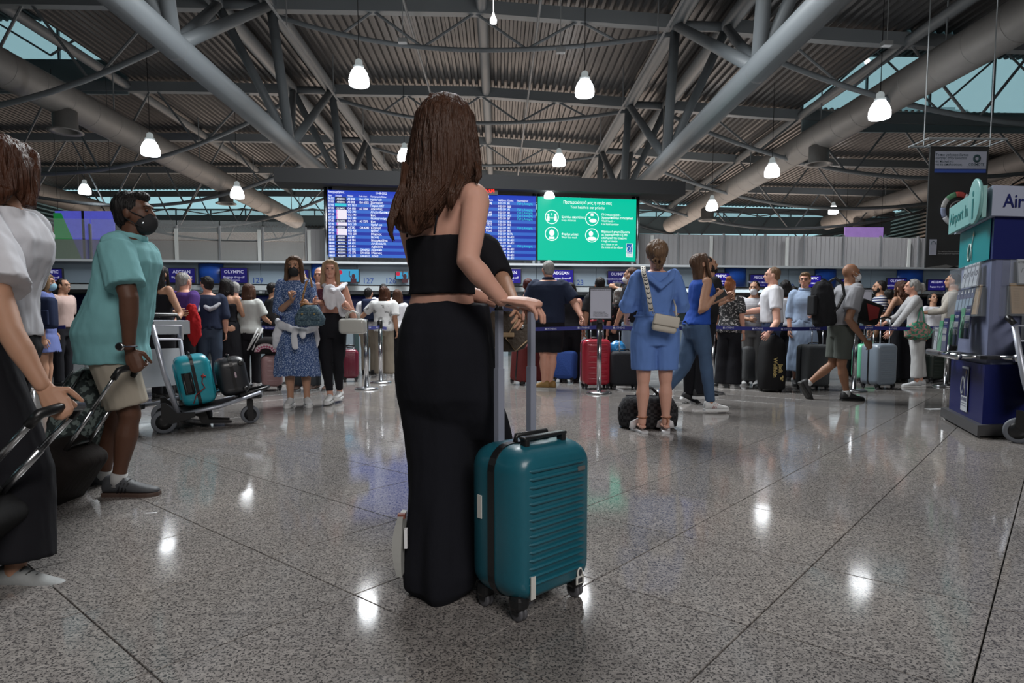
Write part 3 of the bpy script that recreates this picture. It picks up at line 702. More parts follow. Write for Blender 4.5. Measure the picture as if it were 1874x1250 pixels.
pad([('Κρατάμε αποστάσεις', 1), ('Keep distances', 0)], 42*sx, -.62); pad([('Φοράμε μάσκα', 1), ('Wear face mask', 0)], 42*sx, -1.13)
pad([('Πλένουμε χέρια -', 1), ('Χρησιμοποιούμε αντισηπτικό', 1), ('Wash hands -', 0), ('Use hand sanitizer', 0)], 113*sx, -.52)
pad([('Βήχουμε ή φτερνιζόμαστε', 1), ('σε χαρτομάντηλο ή στο', 1), ('εσωτερικό του αγκώνα', 1), ('Cough or sneeze', 0), ('on a tissue or on', 0), ('the inside of the elbow', 0)], 113*sx, -1.03)
text_mesh(it, 'lettering', GW, o, .012, M)
for k, (x, y) in enumerate(((25, -.60), (96, -.62), (25, -1.10), (96, -1.12))):
    x *= sx; m_ = MB(); R = .20
    m_.tube([(x+R*math.cos(a*PI/12), y+R*math.sin(a*PI/12), .012) for a in range(25)], .011, 4)
    if k == 0:
        for s in (-1, 1): m_.ell((x+s*.11, y+.06, .012), (.035, .035, .004), 8, 4); m_.box((x+s*.11, y-.05, .012), (.08, .14, .004))
        m_.box((x, y-.03, .012), (.12, .012, .004)); m_.box((x, y+.08, .012), (.02, .07, .004))
    elif k == 1: m_.ell((x+.03, y-.06, .012), (.12, .06, .004), 10, 4); m_.box((x, y+.12, .012), (.09, .08, .004)); m_.ell((x-.08, y+.02, .012), (.03, .03, .004), 6, 4)
    elif k == 2: m_.ell((x, y+.03, .012), (.08, .10, .004), 12, 6); m_.box((x, y-.12, .012), (.16, .07, .004))
    else: m_.ell((x-.03, y+.05, .012), (.07, .08, .004), 12, 6); m_.ell((x, y-.10, .012), (.14, .06, .004), 12, 4)
    z = m_.build('pictogram', GW, o); z.data.transform(M)
def athens_logo(o, x, y, h, M, white, blue, star=None, nm='airport_emblem', words=True):
    """white frame, blue field, looped alpha with a rising stroke, two lines of lettering"""
    w = h*.52; m_ = MB(); m_.box((x, y, .006), (w, h, .004)); z = m_.build(nm, white, o); z.data.transform(M)
    m_ = MB(); m_.box((x, y+h*.15, .010), (w*.82, h*.60, .004)); z = m_.build('emblem_field', blue, o); z.data.transform(M)
    m_ = MB(); s = h*.26; cx, cy = x - w*.08, y + h*.10
    pts = [(cx+s*.55, cy-s*.95, .014), (cx+s*.48, cy-s*.2, .014), (cx+s*.22, cy+s*.55, .014), (cx-s*.15, cy+s*.62, .014), (cx-s*.5, cy+s*.2, .014), (cx-s*.62, cy-s*.4, .014), (cx-s*.45, cy-s*.85, .014), (cx-s*.1, cy-s*.75, .014), (cx+s*.35, cy-s*.05, .014), (cx+s*.8, cy+s*1.05, .014)]
    m_.tube(pts, [h*.008, h*.012, h*.016, h*.018, h*.02, h*.02, h*.018, h*.012, h*.009, h*.008], 6); z = m_.build('emblem_alpha', white, o, True); z.data.transform(M)
    m_ = MB(); m_.prism([(cx+s*.72, cy+s*.98, .014), (cx+s*.98, cy+s*.92, .014), (cx+s*.86, cy+s*1.3, .014)], (0, 0, .004)); z = m_.build('emblem_star', star or white, o); z.data.transform(M)
    if words: text_mesh([('ATHENS', x, y-h*.27, h*.115, 'CENTER', .02), ('INTERNATIONAL AIRPORT', x, y-h*.335, h*.040, 'CENTER'), ('ELEFTHERIOS VENIZELOS', x, y-h*.39, h*.040, 'CENTER')], 'emblem_lettering', blue, o, .010, M)
athens_logo(o, 164*sx, -1.55, .42, M, emis('logo_white', (.85, .88, .9), 1), emis('logo_blue', (.01, .12, .42), .9))
# red clock behind the header
A = bline(892); m_ = MB(); m_.box((A.x+BN.x*.3, A.y+BN.y*.3, ZR(3.93)), (.55, .1, .24), BR); m_.build('clock_case', BLACKPL, bd)
text_mesh([('06:04', 0, -.07, .21, 'CENTER', .012)], 'clock_digits', emis('red_digits', (1, .03, .02), 1.6), bd, M=frame((A.x+BN.x*.36, A.y+BN.y*.36, ZR(3.93)), BDIR, (0, 0, 1)))
A = bline(1000); m_ = MB(); m_.lathe((A.x + BN.x*.35, A.y + BN.y*.35, ZR(3.90)), [(.15, -.13), (.16, -.08), (.12, .02), (.05, .06)], 16); m_.build('board_lamp', LAMPGLASS, bd, True)
COND[0] = 1.0
# posters beyond the glass screen
m_ = MB(); c = P(158, 448, 30); m_.box(c, (2.6, .1, 3.0)); o = tag(m_.build('advert_poster', mat('violet_poster', (.10, .10, .55), .5, emit=.55, ecol=(.10, .11, .60), var=.6, bscale=3)), 'violet lit poster behind the man in the turquoise polo', 'poster')
m_ = MB(); m_.prism([c + Vector((-1.35, -.07, -1.5)), c + Vector((.15, -.07, -1.5)), c + Vector((-1.0, -.07, 1.4)), c + Vector((-1.35, -.07, 1.4))], (0, -.02, 0)); m_.build('green_corner', mat('green_corner', (.03, .35, .08), .5, emit=.25, ecol=(.03, .4, .1)), o, fix=True)
m_ = MB(); m_.box(c + Vector((-.05, -.08, 0)), (.09, .05, 3.0)); m_.build('seam', DARK, o); m_ = MB(); [m_.cyl(c + Vector((q, 0, 1.5)), (c.x+q, c.y, roofz(c.x)+.3), .012, 5) for q in (-1.2, 1.2)]; m_.build('hanging_wire', DARK, o)
m_ = MB(); c = P(1580, 440, 40); m_.box(c, (2.4, .1, 1.6)); o = tag(m_.build('advert_poster', mat('pale_violet_poster', (.5, .35, .6), .5, emit=.5, ecol=(.35, .2, .6), var=.5, bscale=2)), 'pale violet poster behind the glass screen left of the banner', 'poster')
m_ = MB(); [m_.cyl(c + Vector((q, 0, .8)), (c.x+q, c.y, roofz(c.x)+.3), .012, 5) for q in (-1.1, 1.1)]; m_.build('hanging_wire', DARK, o)
# ---------------------------------------------------------------- hanging banner
bn = thing('hanging_banner', 'tall dark hanging advert banner with a tyre and pale top strip', 'banner')
Y = 11.2; a, b_, c_, d_ = P(1703, 268, Y), P(1806, 281, Y), P(1806, 500, Y), P(1692, 490, Y)
z1, z0, x0, x1 = a.z, d_.z, P(1697, 380, Y).x, P(1803, 380, Y).x; w = x1-x0; h = z1-z0
m_ = MB(); m_.box(((x0+x1)/2, Y, (z0+z1)/2), (w, .03, h)); m_.build('banner_cloth', mat('dark_banner_cloth', (.016, .017, .018), .7, var=.5, bscale=2), bn)
M = frame((x0, Y-.02, z1), (1, 0, 0), (0, 0, 1)); u = w/106.
m_ = MB(); m_.box((w*.52, -h*.115, .004), (w*.88, h*.145, .004)); z = m_.build('pale_strip', mat('banner_white', (.33, .35, .43), .6), bn); z.data.transform(M)
m_ = MB(); m_.box((w*.52, -h*.20, .004), (w*.88, h*.032, .004)); z = m_.build('blue_strip', mat('banner_blue', (.03, .07, .32), .6), bn); z.data.transform(M)
text_mesh([('Το πιο γρήγορο δίκτυο', 9*u, -h*.080, 5.6*u, 'LEFT', .01), ('κινητής στην Ελλάδα', 9*u, -h*.106, 5.6*u, 'LEFT', .01), ('σε περιμένει', 9*u, -h*.132, 5.6*u, 'LEFT', .01), ('να το απολαύσεις.', 9*u, -h*.158, 5.6*u, 'LEFT', .01), ('COSMOTE', 69*u, -h*.158, 6.2*u, 'LEFT', .02), ('Ένας κόσμος καλύτερος για όλους', 66*u, -h*.170, 2.2*u)], 'lettering', mat('banner_ink', (.02, .05, .06), .6), bn, .008, M)
m_ = MB(); R = 5.2*u; m_.tube([(84*u+R*math.cos(k*PI/10), -h*.10+R*math.sin(k*PI/10), .01) for k in range(21)], 2.0*u, 6, .3); z = m_.build('ring_emblem', MATS['banner_ink'], bn, True); z.data.transform(M)
ringc = [(.45,.47,.5), (.35,.05,.04), (.10,.25,.14), (.45,.45,.45), (.22,.26,.38), (.45,.47,.5), (.35,.05,.04), (.12,.28,.16), (.42,.44,.48), (.25,.28,.4)]
for k, cc in enumerate(ringc):
    m_ = MB(); R = 27*u; a0 = 2*PI*k/10 + .5; m_.tube([(54*u+R*math.cos(a0+q*PI/25), -h*.52+R*math.sin(a0+q*PI/25), .012) for q in range(6)], 5*u, 6, .25); z = m_.build('tyre_colour', mat('ring_%d' % k, cc, .7, var=.4, bscale=8), bn, True); z.data.transform(M)
m_ = MB(); R = 15*u; m_.tube([(54*u+R*math.cos(k*PI/12), -h*.52+R*math.sin(k*PI/12), .012) for k in range(25)], 1.3*u, 5)
for k in range(9): m_.cyl((54*u, -h*.52, .012), (54*u+R*math.cos(k*.698), -h*.52+R*math.sin(k*.698), .012), .7*u, 5)
z = m_.build('wheel_rim', mat('rim_grey', (.16, .15, .15), .6), bn); z.data.transform(M)
m_ = MB(); m_.box((12*u, -h*.83, .006), (13*u, h*.13, .004)); z = m_.build('pale_label', MATS['banner_white'], bn); z.data.transform(M)
m_ = MB(); m_.tube([(12*u+4*u*math.cos(k*PI/8), -h*.80+4*u*math.sin(k*PI/8), .012) for k in range(-1, 10)], .5*u, 5); z = m_.build('dial_mark', MATS['banner_ink'], bn); z.data.transform(M)
text_mesh([('Πιστοποίηση δικτύου κινητής τηλεφωνίας', 21*u, -h*.87, 3*u), ('βάσει μετρήσεων ταχύτητας 2022', 21*u, -h*.888, 3*u), ('ΤΑΧΥΤΗΤΑ', 6.5*u, -h*.85, 2.2*u), ('ΔΙΚΤΥΟΥ', 6.5*u, -h*.866, 2.2*u)], 'small_lettering', mat('banner_small_ink', (.35, .35, .36), .6), bn, .01, M)
m_ = MB(); m_.prism([(0, -h, .005), (w*.35, -h*.975, .005), (w*.6, -h, .005)], (0, 0, .004)); m_.prism([(w*.4, -h, .005), (w*.8, -h*.955, .005), (w, -h, .005)], (0, 0, .004)); z = m_.build('rock_print', mat('rock_grey', (.12, .12, .12), .8), bn, fix=True); z.data.transform(M)
xa, xb = P(1680, 268, Y).x, P(1822, 268, Y).x; m_ = MB()
for dy in (-.25, .25): m_.cyl((xa, Y+dy, z1+.06), (xb, Y+dy, z1+.06), .02, 6)
for k in range(6): x = xa + (xb-xa)*k/5; m_.cyl((x, Y-.25, z1+.06), (x, Y+.25, z1+.06), .012, 5)
for x in (xa+.1, xb-.1): m_.cyl((x, Y, z1), (x, Y, 11.3), .01, 5)
m_.build('hanging_rack', STEEL2, bn)
# ================================================================ QUEUE BARRIERS
BELT = mat('blue_belt', (.018, .022, .20), .6); BELTW = mat('belt_print', (.55, .57, .75), .6)
POSTM = mat('chrome_post', (.62, .63, .65), .18, 1, var=0)
def stanchion(px, Y, label, h=1.0, sign=None):
    x = XatY(px, Y); t = thing('queue_post', label, 'barrier post', (x, Y, 0), 0, 'queue barrier posts')
    m_ = MB(); m_.lathe((0, 0, 0), [(.17, 0), (.175, .012), (.15, .028), (.06, .04), (.03, .045)], 24); m_.build('base', CHROME, t, True)
    m_ = MB(); m_.cyl((0, 0, .04), (0, 0, h-.08), .032, 16); m_.build('pole', POSTM, t, True)
    m_ = MB(); m_.lathe((0, 0, h-.13), [(.036, 0), (.042, .01), (.042, .12), (.034, .135), (.01, .137)], 16); m_.build('head', BLACKPL, t, True)
    return t, Vector((x, Y, .90))
def belt(a, b, label):
    a, b = Vector(a), Vector(b); t = thing('belt_barrier', label, 'belt', a, 0, 'blue queue belts'); d = b-a; n = 10
    rings = []; sag = .012*d.length
    def pt(u): return d*u - Vector((0, 0, sag*4*u*(1-u)))
    s = Vector((-d.y, d.x, 0)).normalized()*.002
    for i in range(n+1):
        p = pt(i/n); rings.append([p - s - Vector((0, 0, .025)), p + s - Vector((0, 0, .025)), p + s + Vector((0, 0, .025)), p - s + Vector((0, 0, .025))])
    m_ = MB(); m_.loft(rings); m_.build('webbing', BELT, t, fix=True)
    k = int(d.length/.42); dd = d.normalized(); nn = Vector((dd.y, -dd.x, 0)); 
    if nn.y > 0: nn = -nn; 
    X = dd if dd.x > 0 else -dd
    for i in range(k):
        u = (i+.5)/k; p = pt(u) + nn*.004
        m_ = MB(); m_.box((0, 0, 0), (.024, .026, .001)); m_.box((0, 0, .001), (.012, .014, .001)); m_.xf(frame(p - X*.06, X, (0, 0, 1))); m_.build('print_mark', BELTW, t)
        text_mesh([('ATHENS', 0, -.010, .034, 'LEFT', .01)], 'print', BELTW, t, .002, frame(p - X*.04, X, (0, 0, 1)))
    return t
st = {}
for k, (px, Y, lb) in dict(a=(397, 10.6, 'chrome queue post beside the man in the navy hooded jacket'), b=(443, 10.2, 'chrome queue post in front of the woman in the long black dress'), c=(473, 9.9, 'chrome queue post left of the pink suitcase'),
        d=(671, 9.35, 'nearer chrome queue post right of the burgundy suitcase'), e=(697, 10.4, 'chrome queue post between the burgundy suitcase and the long-haired woman'), f=(719, 12.6, 'far chrome queue post by the black trousers of the long-haired woman'),
        g=(1096, 8.7, 'chrome queue post carrying the framed notice beside the red suitcase'), h=(1302, 8.6, 'chrome queue post behind the woman in jeans'), i=(1562, 8.9, 'chrome queue post behind the bald walking man'),
        j=(1730, 9.6, 'chrome queue post hidden behind the info kiosk'), k=(60, 9.6, 'chrome queue post behind the left woman in white'), l=(1053, 12.3, 'far thin chrome queue post left of the red suitcase'), m=(1113, 11.2, 'far chrome queue post behind the notice frame')).items():
    st[k] = stanchion(px, Y, lb)[1]
for a, b, lb in (('a','b','blue belt in front of the navy hooded jacket'), ('b','c','short blue belt by the white folding chair'), ('c','d','blue belt behind the woman in the blue dress'), ('d','e','short blue belt right of the white handbag'), ('e','f','blue belt receding beside the black trousers'),
        ('g','h','blue belt behind the woman in the blue romper'), ('h','i','blue belt in front of the man in the white T-shirt'), ('i','j','blue belt in front of the woman with the grey ponytail')):
    belt(st[a], st[b], lb)
belt(Vector((XatY(745, 9.0), 9.0, .90)), st['g'], 'blue belt in front of the man in the navy polo')
belt(Vector((XatY(345, 10.3), 10.9, .90)), st['a'], 'blue belt behind the trolley basket')
belt(st['k'], Vector((XatY(125, 9.4), 9.4, .90)), 'blue belt behind the arm of the left woman')
def notice(p, w, h, label, lines, rz=0):
    t = thing('framed_notice', label, 'notice', p, rz, 'framed notices on the barrier posts')
    m_ = MB(); m_.rbox((0, 0, h/2), (w, .02, h), .008, 2); m_.build('frame', BLACKPL, t)
    m_ = MB(); m_.box((0, -.011, h/2), (w-.035, .004, h-.035)); m_.build('sheet', mat('notice_sheet', (.50, .51, .60), .6), t)
    m_ = MB(); m_.box((0, 0, -.02), (.05, .03, .05)); m_.build('clamp', BLACKPL, t)
    text_mesh([(s, x, y*h, sz, al, .005) for s, x, y, sz, al in lines], 'lettering', DARK, t, M=frame((0, -.0145, 0), (1, 0, 0), (0, 0, 1)))
lines = [('ONLINE CHECK-IN POINT', 0, .90, .024, 'CENTER'), ('1. Scan to check in online', -.10, .22, .016, 'LEFT'), ('2. Have your passport ready', -.10, .18, .016, 'LEFT'), ('3. Proceed to baggage drop-off', -.10, .14, .016, 'LEFT'), ('4. Thank you for your patience', -.10, .10, .016, 'LEFT')]
notice((st['g'].x, 8.64, 1.0), .31, .43, 'black framed white notice on the post beside the red suitcase', lines)
notice((st['i'].x + .03, 8.84, 1.0), .31, .43, 'black framed white notice behind the bald walking man', lines, .1)

# ================================================================ SUITCASES
def shell_rings(w, d, h, r, ribs=0, amp=.004, vert=False, n=60, taper=0):
    return None
RF = .55
def suitcase(label, loc, rz, w, d, h, c, handle=0, ribs='h', nr=12, tilt=0, soft=False, wheels=True, rough=.4, lie=None, grip=None, name='suitcase', cat='suitcase'):
    """w across the broad face, d thick (local y), h tall; origin on the floor; wheels below"""
    t = thing(name, label, cat, loc, 0, None)
    base = Matrix.Rotation(rz, 4, 'Z')
    if tilt: base = base @ Matrix.Rotation(tilt, 4, 'X')
    if lie is not None: base = lie
    cm = mat('case_%.2f_%.2f_%.2f_%d' % (c[0], c[1], c[2], soft), c, .85 if soft else rough, bump=.2 if soft else .05, bscale=60, var=.08, coat=0 if soft else .25)
    wh = .055 if wheels else .0; H = h - wh
    def half(sgn, name):
        m_ = MB(); n = 56; rr = .065 if not soft else .05; rings = []
        prof = [(0, 0), (d/2-.07, 0), (d/2-.045, .004), (d/2-.02, .014), (d/2-.006, .026 if RF > 1 else .032), (d/2, .036 if RF > 1 else .055)]
        nh = 14
        def outline(ins, y):
            x, z = w/2 - ins, H/2 - ins; r_ = max(rr*1.2 - ins, .008); q = []
            for (sx, sz, a0) in ((1, 1, 0), (-1, 1, 90), (-1, -1, 180), (1, -1, 270)):
                for k in range(7):
                    a = math.radians(a0 + 15*k); q.append(Vector((sx*(x-r_) + r_*math.cos(a), sgn*y, wh + H/2 + sz*(z-r_) + r_*math.sin(a))))
            return q
        for y, ins in prof: rings.append(outline(ins, y + .012))
        m_.loft(rings, True)
        # ribs on the broad face as raised rounded bars
        if ribs and not soft:
            y = sgn*(d/2+.010); W, Z = w/2-(.048 if RF > 1 else .062), H/2-.055
            for k in range(nr):
                u = (k+.5)/nr
                if ribs == 'h':
                    z = wh + H/2 - Z + 2*Z*u; s = Z/nr*.55; m_.tube([(-W-.012, y-sgn*.008, z), (-W+.015, y, z), (W-.015, y, z), (W+.012, y-sgn*.008, z)], [s*.4, s, s, s*.4], 8, up=(0, 1, 0), flat=RF)
                else:
                    x = -W + 2*W*u; s = W/nr*.55; m_.tube([(x, y-sgn*.006, wh+H/2-Z), (x, y, wh+H/2-Z+.02), (x, y, wh+H/2+Z-.02), (x, y-sgn*.006, wh+H/2+Z)], [s*.4, s, s, s*.4], 8, up=(0, 1, 0), flat=.55)
        m_.xf(base); o = m_.build(name, cm, t, fix=True); autosmooth(o, 38); return o
    half(1, 'front_shell'); back = half(-1, 'back_shell')
    m_ = MB(); n = 0; q = []
    for y in (-.014, .014):
        r_ = []
        for (sx, sz, a0) in ((1, 1, 0), (-1, 1, 90), (-1, -1, 180), (1, -1, 270)):
            for k in range(7):
                a = math.radians(a0 + 15*k); r_.append(Vector((sx*(w/2-.078) + .0815*math.cos(a), y, wh + H/2 + sz*(H/2-.078) + .0815*math.sin(a))))
        q.append(r_)
    m_.loft(q, True); m_.xf(base); m_.build('zip_band', BLACKPL, t, fix=True)
    if soft:
        m_ = MB(); m_.rbox((0, d/2+.02, wh+H*.38), (w*.72, .035, H*.5), .012, 3); m_.xf(base); m_.build('front_pocket', cm, t)
        m_ = MB(); m_.tube([(-w*.30, d/2+.042, wh+H*.60), (w*.30, d/2+.042, wh+H*.60)], .004, 5); m_.xf(base); m_.build('pocket_zip', DKMETAL, t)
    m_ = MB(); m_.tube([(-.075, 0, h), (-.07, 0, h+.022), (.07, 0, h+.022), (.075, 0, h)], .009, 8, up=(0, 1, 0)); m_.xf(base); m_.build('carry_handle', BLACKPL, t, True)
    if handle:
        for s in (-1, 1):
            m_ = MB(); m_.cyl((s*w*.22, -d*.30, h-.03), (s*w*.22, -d*.30, h+handle*.5), .0085, 8); m_.cyl((s*w*.22, -d*.30, h+handle*.5), (s*w*.22, -d*.30, h+handle), .0065, 8); m_.xf(base); m_.build('handle_tube', ALU, t, True)
        m_ = MB(); m_.tube([(-w*.22-.012, -d*.30, h+handle), (-w*.1, -d*.30, h+handle+.014), (w*.1, -d*.30, h+handle+.014), (w*.22+.012, -d*.30, h+handle)], .014, 8, up=(0, 1, 0)); m_.xf(base); m_.build('handle_grip', mat('grip_%s' % (grip,), grip, .4) if grip else BLACKPL, t, True)
    if wheels:
        for sx in (-1, 1):
            for sy in (-1, 1):
                x, y = sx*(w/2-.045), sy*(d/2-.03)
                m_ = MB(); m_.rbox((x, y, wh+.004), (.055, .05, .05), .014, 2); m_.box((x+.017, y, .042), (.005, .026, .04)); m_.box((x-.017, y, .042), (.005, .026, .04)); m_.xf(base); hs = m_.build('wheel_housing', BLACKPL, t)
                for dx in (-.009, .009):
                    m_ = MB(); m_.lathe((x+dx, y, .026), [(.02, -.006), (.026, -.004), (.026, .004), (.02, .006)], 16, 'x'); m_.xf(base); m_.build('wheel', RUBBER, hs, True)
    t['base'] = 0; del t['base']
    return t, base
# --- the big teal cabin case in the foreground
wm, wr = G(948, 1136), G(1052, 1090); wl = G(895, 1106)
W2 = (wr-wm).normalized(); D2 = Vector((-W2.y, W2.x, 0)); cw = (wr-wm).length + .085; cd = .215; ch = .545
cc = wm + W2*((wr-wm).length/2) + D2*(.152/2)
TEALC = (.010, .108, .150); rzc = math.atan2(W2.y, W2.x) + PI
RF = 1.5
tcase, tb_ = suitcase('teal ribbed hard cabin suitcase with raised handle beside the long-haired woman', cc, rzc, cw, cd, ch, TEALC, 0, 'h', 15)
RF = .6
for px in (903, 952):
    pass
HY = cc.y + .0
# extended handle: two flat grey tubes from the back half up to the woman's hands
hb = [cc - W2*.075 + D2*.075, cc + W2*.075 + D2*.075]
for k, b0 in enumerate(hb):
    m_ = MB(); l0 = Vector(b0) - cc
    for z0_, z1_, rr in ((.47, .78, .0135), (.76, .985, .0105)):
        m_.box(l0 + Vector((0, 0, (z0_+z1_)/2)), (rr*2, rr*1.6, z1_-z0_), Matrix.Rotation(rzc, 3, 'Z'))
    m_.build('handle_tube', mat('pale_alu_tube', (.30, .32, .40), .4, .2), tcase)
m_ = MB(); a_, b_ = hb[0]-cc, hb[1]-cc; m_.tube([a_ + Vector((0, 0, .97)), a_ + Vector((0, 0, 1.0)), b_ + Vector((0, 0, 1.0)), b_ + Vector((0, 0, .97))], .016, 8); m_.build('handle_grip', BLACKPL, tcase, True)
m_ = MB(); m_.rbox((0, .055, ch+.022), (.20, .028, .012), .005, 2); m_.rbox((.085, .055, ch+.008), (.02, .028, .03), .005, 2); m_.rbox((-.085, .055, ch+.008), (.02, .028, .03), .005, 2); m_.xf(tb_); m_.build('top_carry_handle', BLACKPL, tcase)
WHS = mat('white_sticker', (.62, .61, .57), .6)
def on_face(x, z, off=.0): return tb_ @ Vector((x, cd/2 + .012 + off, z))
fx = (tb_.to_3x3() @ Vector((-1, 0, 0))); fn = (tb_.to_3x3() @ Vector((0, 1, 0)))
for nm, x, z, sx_, sz_, m, rot in (('sticker', .12, .115, .020, .072, WHS, .0), ('badge', -.105, .455, .036, .014, mat('grey_badge', (.22, .22, .22), .3, .6), .0)):
    m_ = MB(); m_.box((0, 0, 0), (sx_, sz_, .003)); m_.xf(frame(on_face(x, z, .007), fx, (0, 0, 1))); m_.build(nm, m, tcase)
sd = tb_.to_3x3() @ Vector((1, 0, 0)); m_ = MB(); m_.box((0, 0, 0), (.020, .075, .003)); m_.xf(frame(tb_ @ Vector((cw/2+.001, -.055, .345)), (tb_.to_3x3() @ Vector((0, 1, 0))), (0, 0, 1))); m_.build('sticker', WHS, tcase)
text_mesh([('benetton', 0, 0, .026, 'CENTER', .02)], 'lettering', WHS, tcase, .002, frame(on_face(-.01, .515, -.028), fx, Vector((0, 0, 1)) - fn*.8))
m_ = MB(); m_.ell((0, .004, 0), (.014, .02, .002), 12, 6); m_.box((0, -.02, 0), (.036, .026, .003)); m_.xf(frame(on_face(-.10, .10, .008), fx, (0, 0, 1))); m_.build('portrait_sticker', WHS, tcase)
m_ = MB(); m_.ell((0, .006, .002), (.009, .012, .002), 12, 6); m_.box((0, -.02, .002), (.020, .016, .002)); m_.xf(frame(on_face(-.10, .10, .008), fx, (0, 0, 1))); m_.build('portrait_print', DARK, tcase)
# --- the queue's suitcases
def scase(label, px, py, rz, wpx, hpx, c, **k):
    g = G(px, py); s = g.y/FPX; w = wpx*s; h = hpx*s; d = k.pop('d', .24); return suitcase(label, g, math.radians(rz), w, d, h, c, **k)
scase('glossy red hard suitcase with raised handle left of the framed notice', 1089, 711, 8, 52, 91, (.42, .025, .045), handle=.26, nr=7, ribs='h', grip=(.5, .03, .05), rough=.3)
scase('large dark red soft suitcase tilted beside the man in the navy polo', 966, 703, 40, 62, 76, (.13, .015, .015), soft=True, tilt=.10, d=.32)
scase('blue soft suitcase leaning right of the man in the navy polo', 1036, 700, -32, 44, 58, (.02, .065, .28), soft=True, tilt=-.12, d=.28)
scase('black soft suitcase with white piping left of the blue romper', 1141, 712, 5, 52, 70, (.012, .013, .018), soft=True, handle=.3)
pc, pb = scase('burgundy hard suitcase behind the woman with the white handbag', 642, 698, 10, 30, 59, (.13, .008, .025), nr=7, ribs='v', handle=.05, rough=.3)
scase('pink hard suitcase under the black bag with the toothed mouth print', 498, 714, 25, 36, 64, (.42, .25, .25), nr=5, ribs='h', d=.26)
scase('black suitcase with tall white handle behind the trolley basket', 366, 668, 0, 36, 30, (.012, .012, .013), handle=.55, nr=4)
scase('light grey hard suitcase with wavy ribs below the green one', 1606, 711, 12, 46, 84, (.20, .24, .29), handle=.36, nr=8, ribs='h', d=.32, rough=.35)
scase('mint green hard suitcase behind the light grey one', 1582, 700, 0, 40, 72, (.14, .50, .30), handle=.3, nr=4, ribs='h')
scase('grey soft suitcase with raised handle behind the black upright duffel', 1373, 704, 10, 38, 72, (.11, .115, .12), soft=True, handle=.34)
scase('wide grey soft suitcase in front of the woman in the pale blue dress', 1486, 713, 6, 48, 84, (.10, .105, .11), soft=True, handle=.36, d=.3)
scase('large dark green suitcase behind the info kiosk stand', 1716, 700, 5, 56, 56, (.015, .022, .018), nr=6)
scase('black suitcase beside the red-haired traveller in the queue', 1335, 690, 15, 40, 70, (.013, .013, .015), nr=5, ribs='v')
scase('dark suitcase standing behind the man in the turquoise polo', 103, 690, 10, 30, 56, (.012, .012, .013), handle=.3)
# black upright wheeled duffel with printed name
g = G(1411, 716); s = g.y/FPX; uw, uh = 44*s, 104*s
ud = thing('wheeled_duffel', 'tall black upright wheeled duffel with yellow lettering held by the man in white', 'duffel bag', g)
m_ = MB(); m_.zloft([(.03, uw*.44, .14), (.06, uw*.5, .16), (uh*.4, uw*.52, .17), (uh*.8, uw*.49, .15), (uh*.92, uw*.40, .11), (uh, uw*.16, .05)], 28, 3.2); o = m_.build('bag_body', cloth('duffel', (.012, .012, .013)), ud, fix=True); autosmooth(o, 50)
text_mesh([('Jack', .02, .0, .075, 'LEFT', .02), ('Wolfskin', -.07, -.075, .075, 'LEFT', .02)], 'lettering', mat('yellow_print', (.55, .42, .16), .6), ud, M=frame((uw*.08, -.172, uh*.52), (0, 0, -1), (1, 0, 0)))
m_ = MB(); [m_.ell((-.03+.02*i, .035, 0), (.008, .012, .002), 8, 5) for i in range(4)]; m_.ell((0, .012, 0), (.02, .014, .002), 8, 5); m_.xf(frame((uw*.14, -.176, uh*.245), (0, 0, -1), (1, 0, 0))); m_.build('paw_print', MATS['yellow_print'], ud)
for sx in (-1, 1):
    m_ = MB(); m_.lathe((sx*uw*.42, .02, .04), [(.03, -.02), (.04, -.015), (.04, .015), (.03, .02)], 16, 'x'); m_.build('wheel', BLACKPL, ud, True)
m_ = MB(); m_.tube([(-.05, 0, uh-.02), (-.03, -.01, uh+.03), (.03, -.01, uh+.03), (.05, 0, uh-.02)], .012, 6); m_.build('carry_handle', BLACKPL, ud, True)
# black duffel with faint check standing behind the romper woman's feet
g = G(1185, 787); g.y += .16; g.x = XatY(1185, g.y)
db = thing('holdall', 'black checked holdall on the floor behind the sandals', 'bag', g, math.radians(-3))
m_ = MB(); m_.zloft([(0, .225, .12), (.02, .255, .14), (.12, .268, .15), (.20, .255, .135), (.26, .225, .10), (.285, .18, .045)], 36, 3.0)
bo = m_.build('bag_body', pattern('checked_canvas', (.012, .012, .014), (.035, .035, .038), 'check', 34), db, fix=True); autosmooth(bo, 50)
for sy in (-1, 1):
    m_ = MB(); m_.tube([(-.10, sy*.12, .16), (-.09, sy*.07, .30), (-.03, sy*.05, .36), (.03, sy*.05, .36), (.09, sy*.07, .30), (.10, sy*.12, .16)], .010, 6); m_.build('strap', BLACKPL, db, True)
m_ = MB(); m_.tube([(-.2, 0, .288), (.2, 0, .288)], .005, 5); m_.build('zip', DKMETAL, db)
for sx in (-1, 1):
    m_ = MB(); m_.rbox((sx*.262, 0, .13), (.012, .06, .12), .005, 2); m_.build('end_patch', BLACKPL, db)
m_ = MB(); m_.rbox((.04, -.05, .24), (.03, .008, .06), .003, 2); m_.build('luggage_tag', WHITEPL, db)
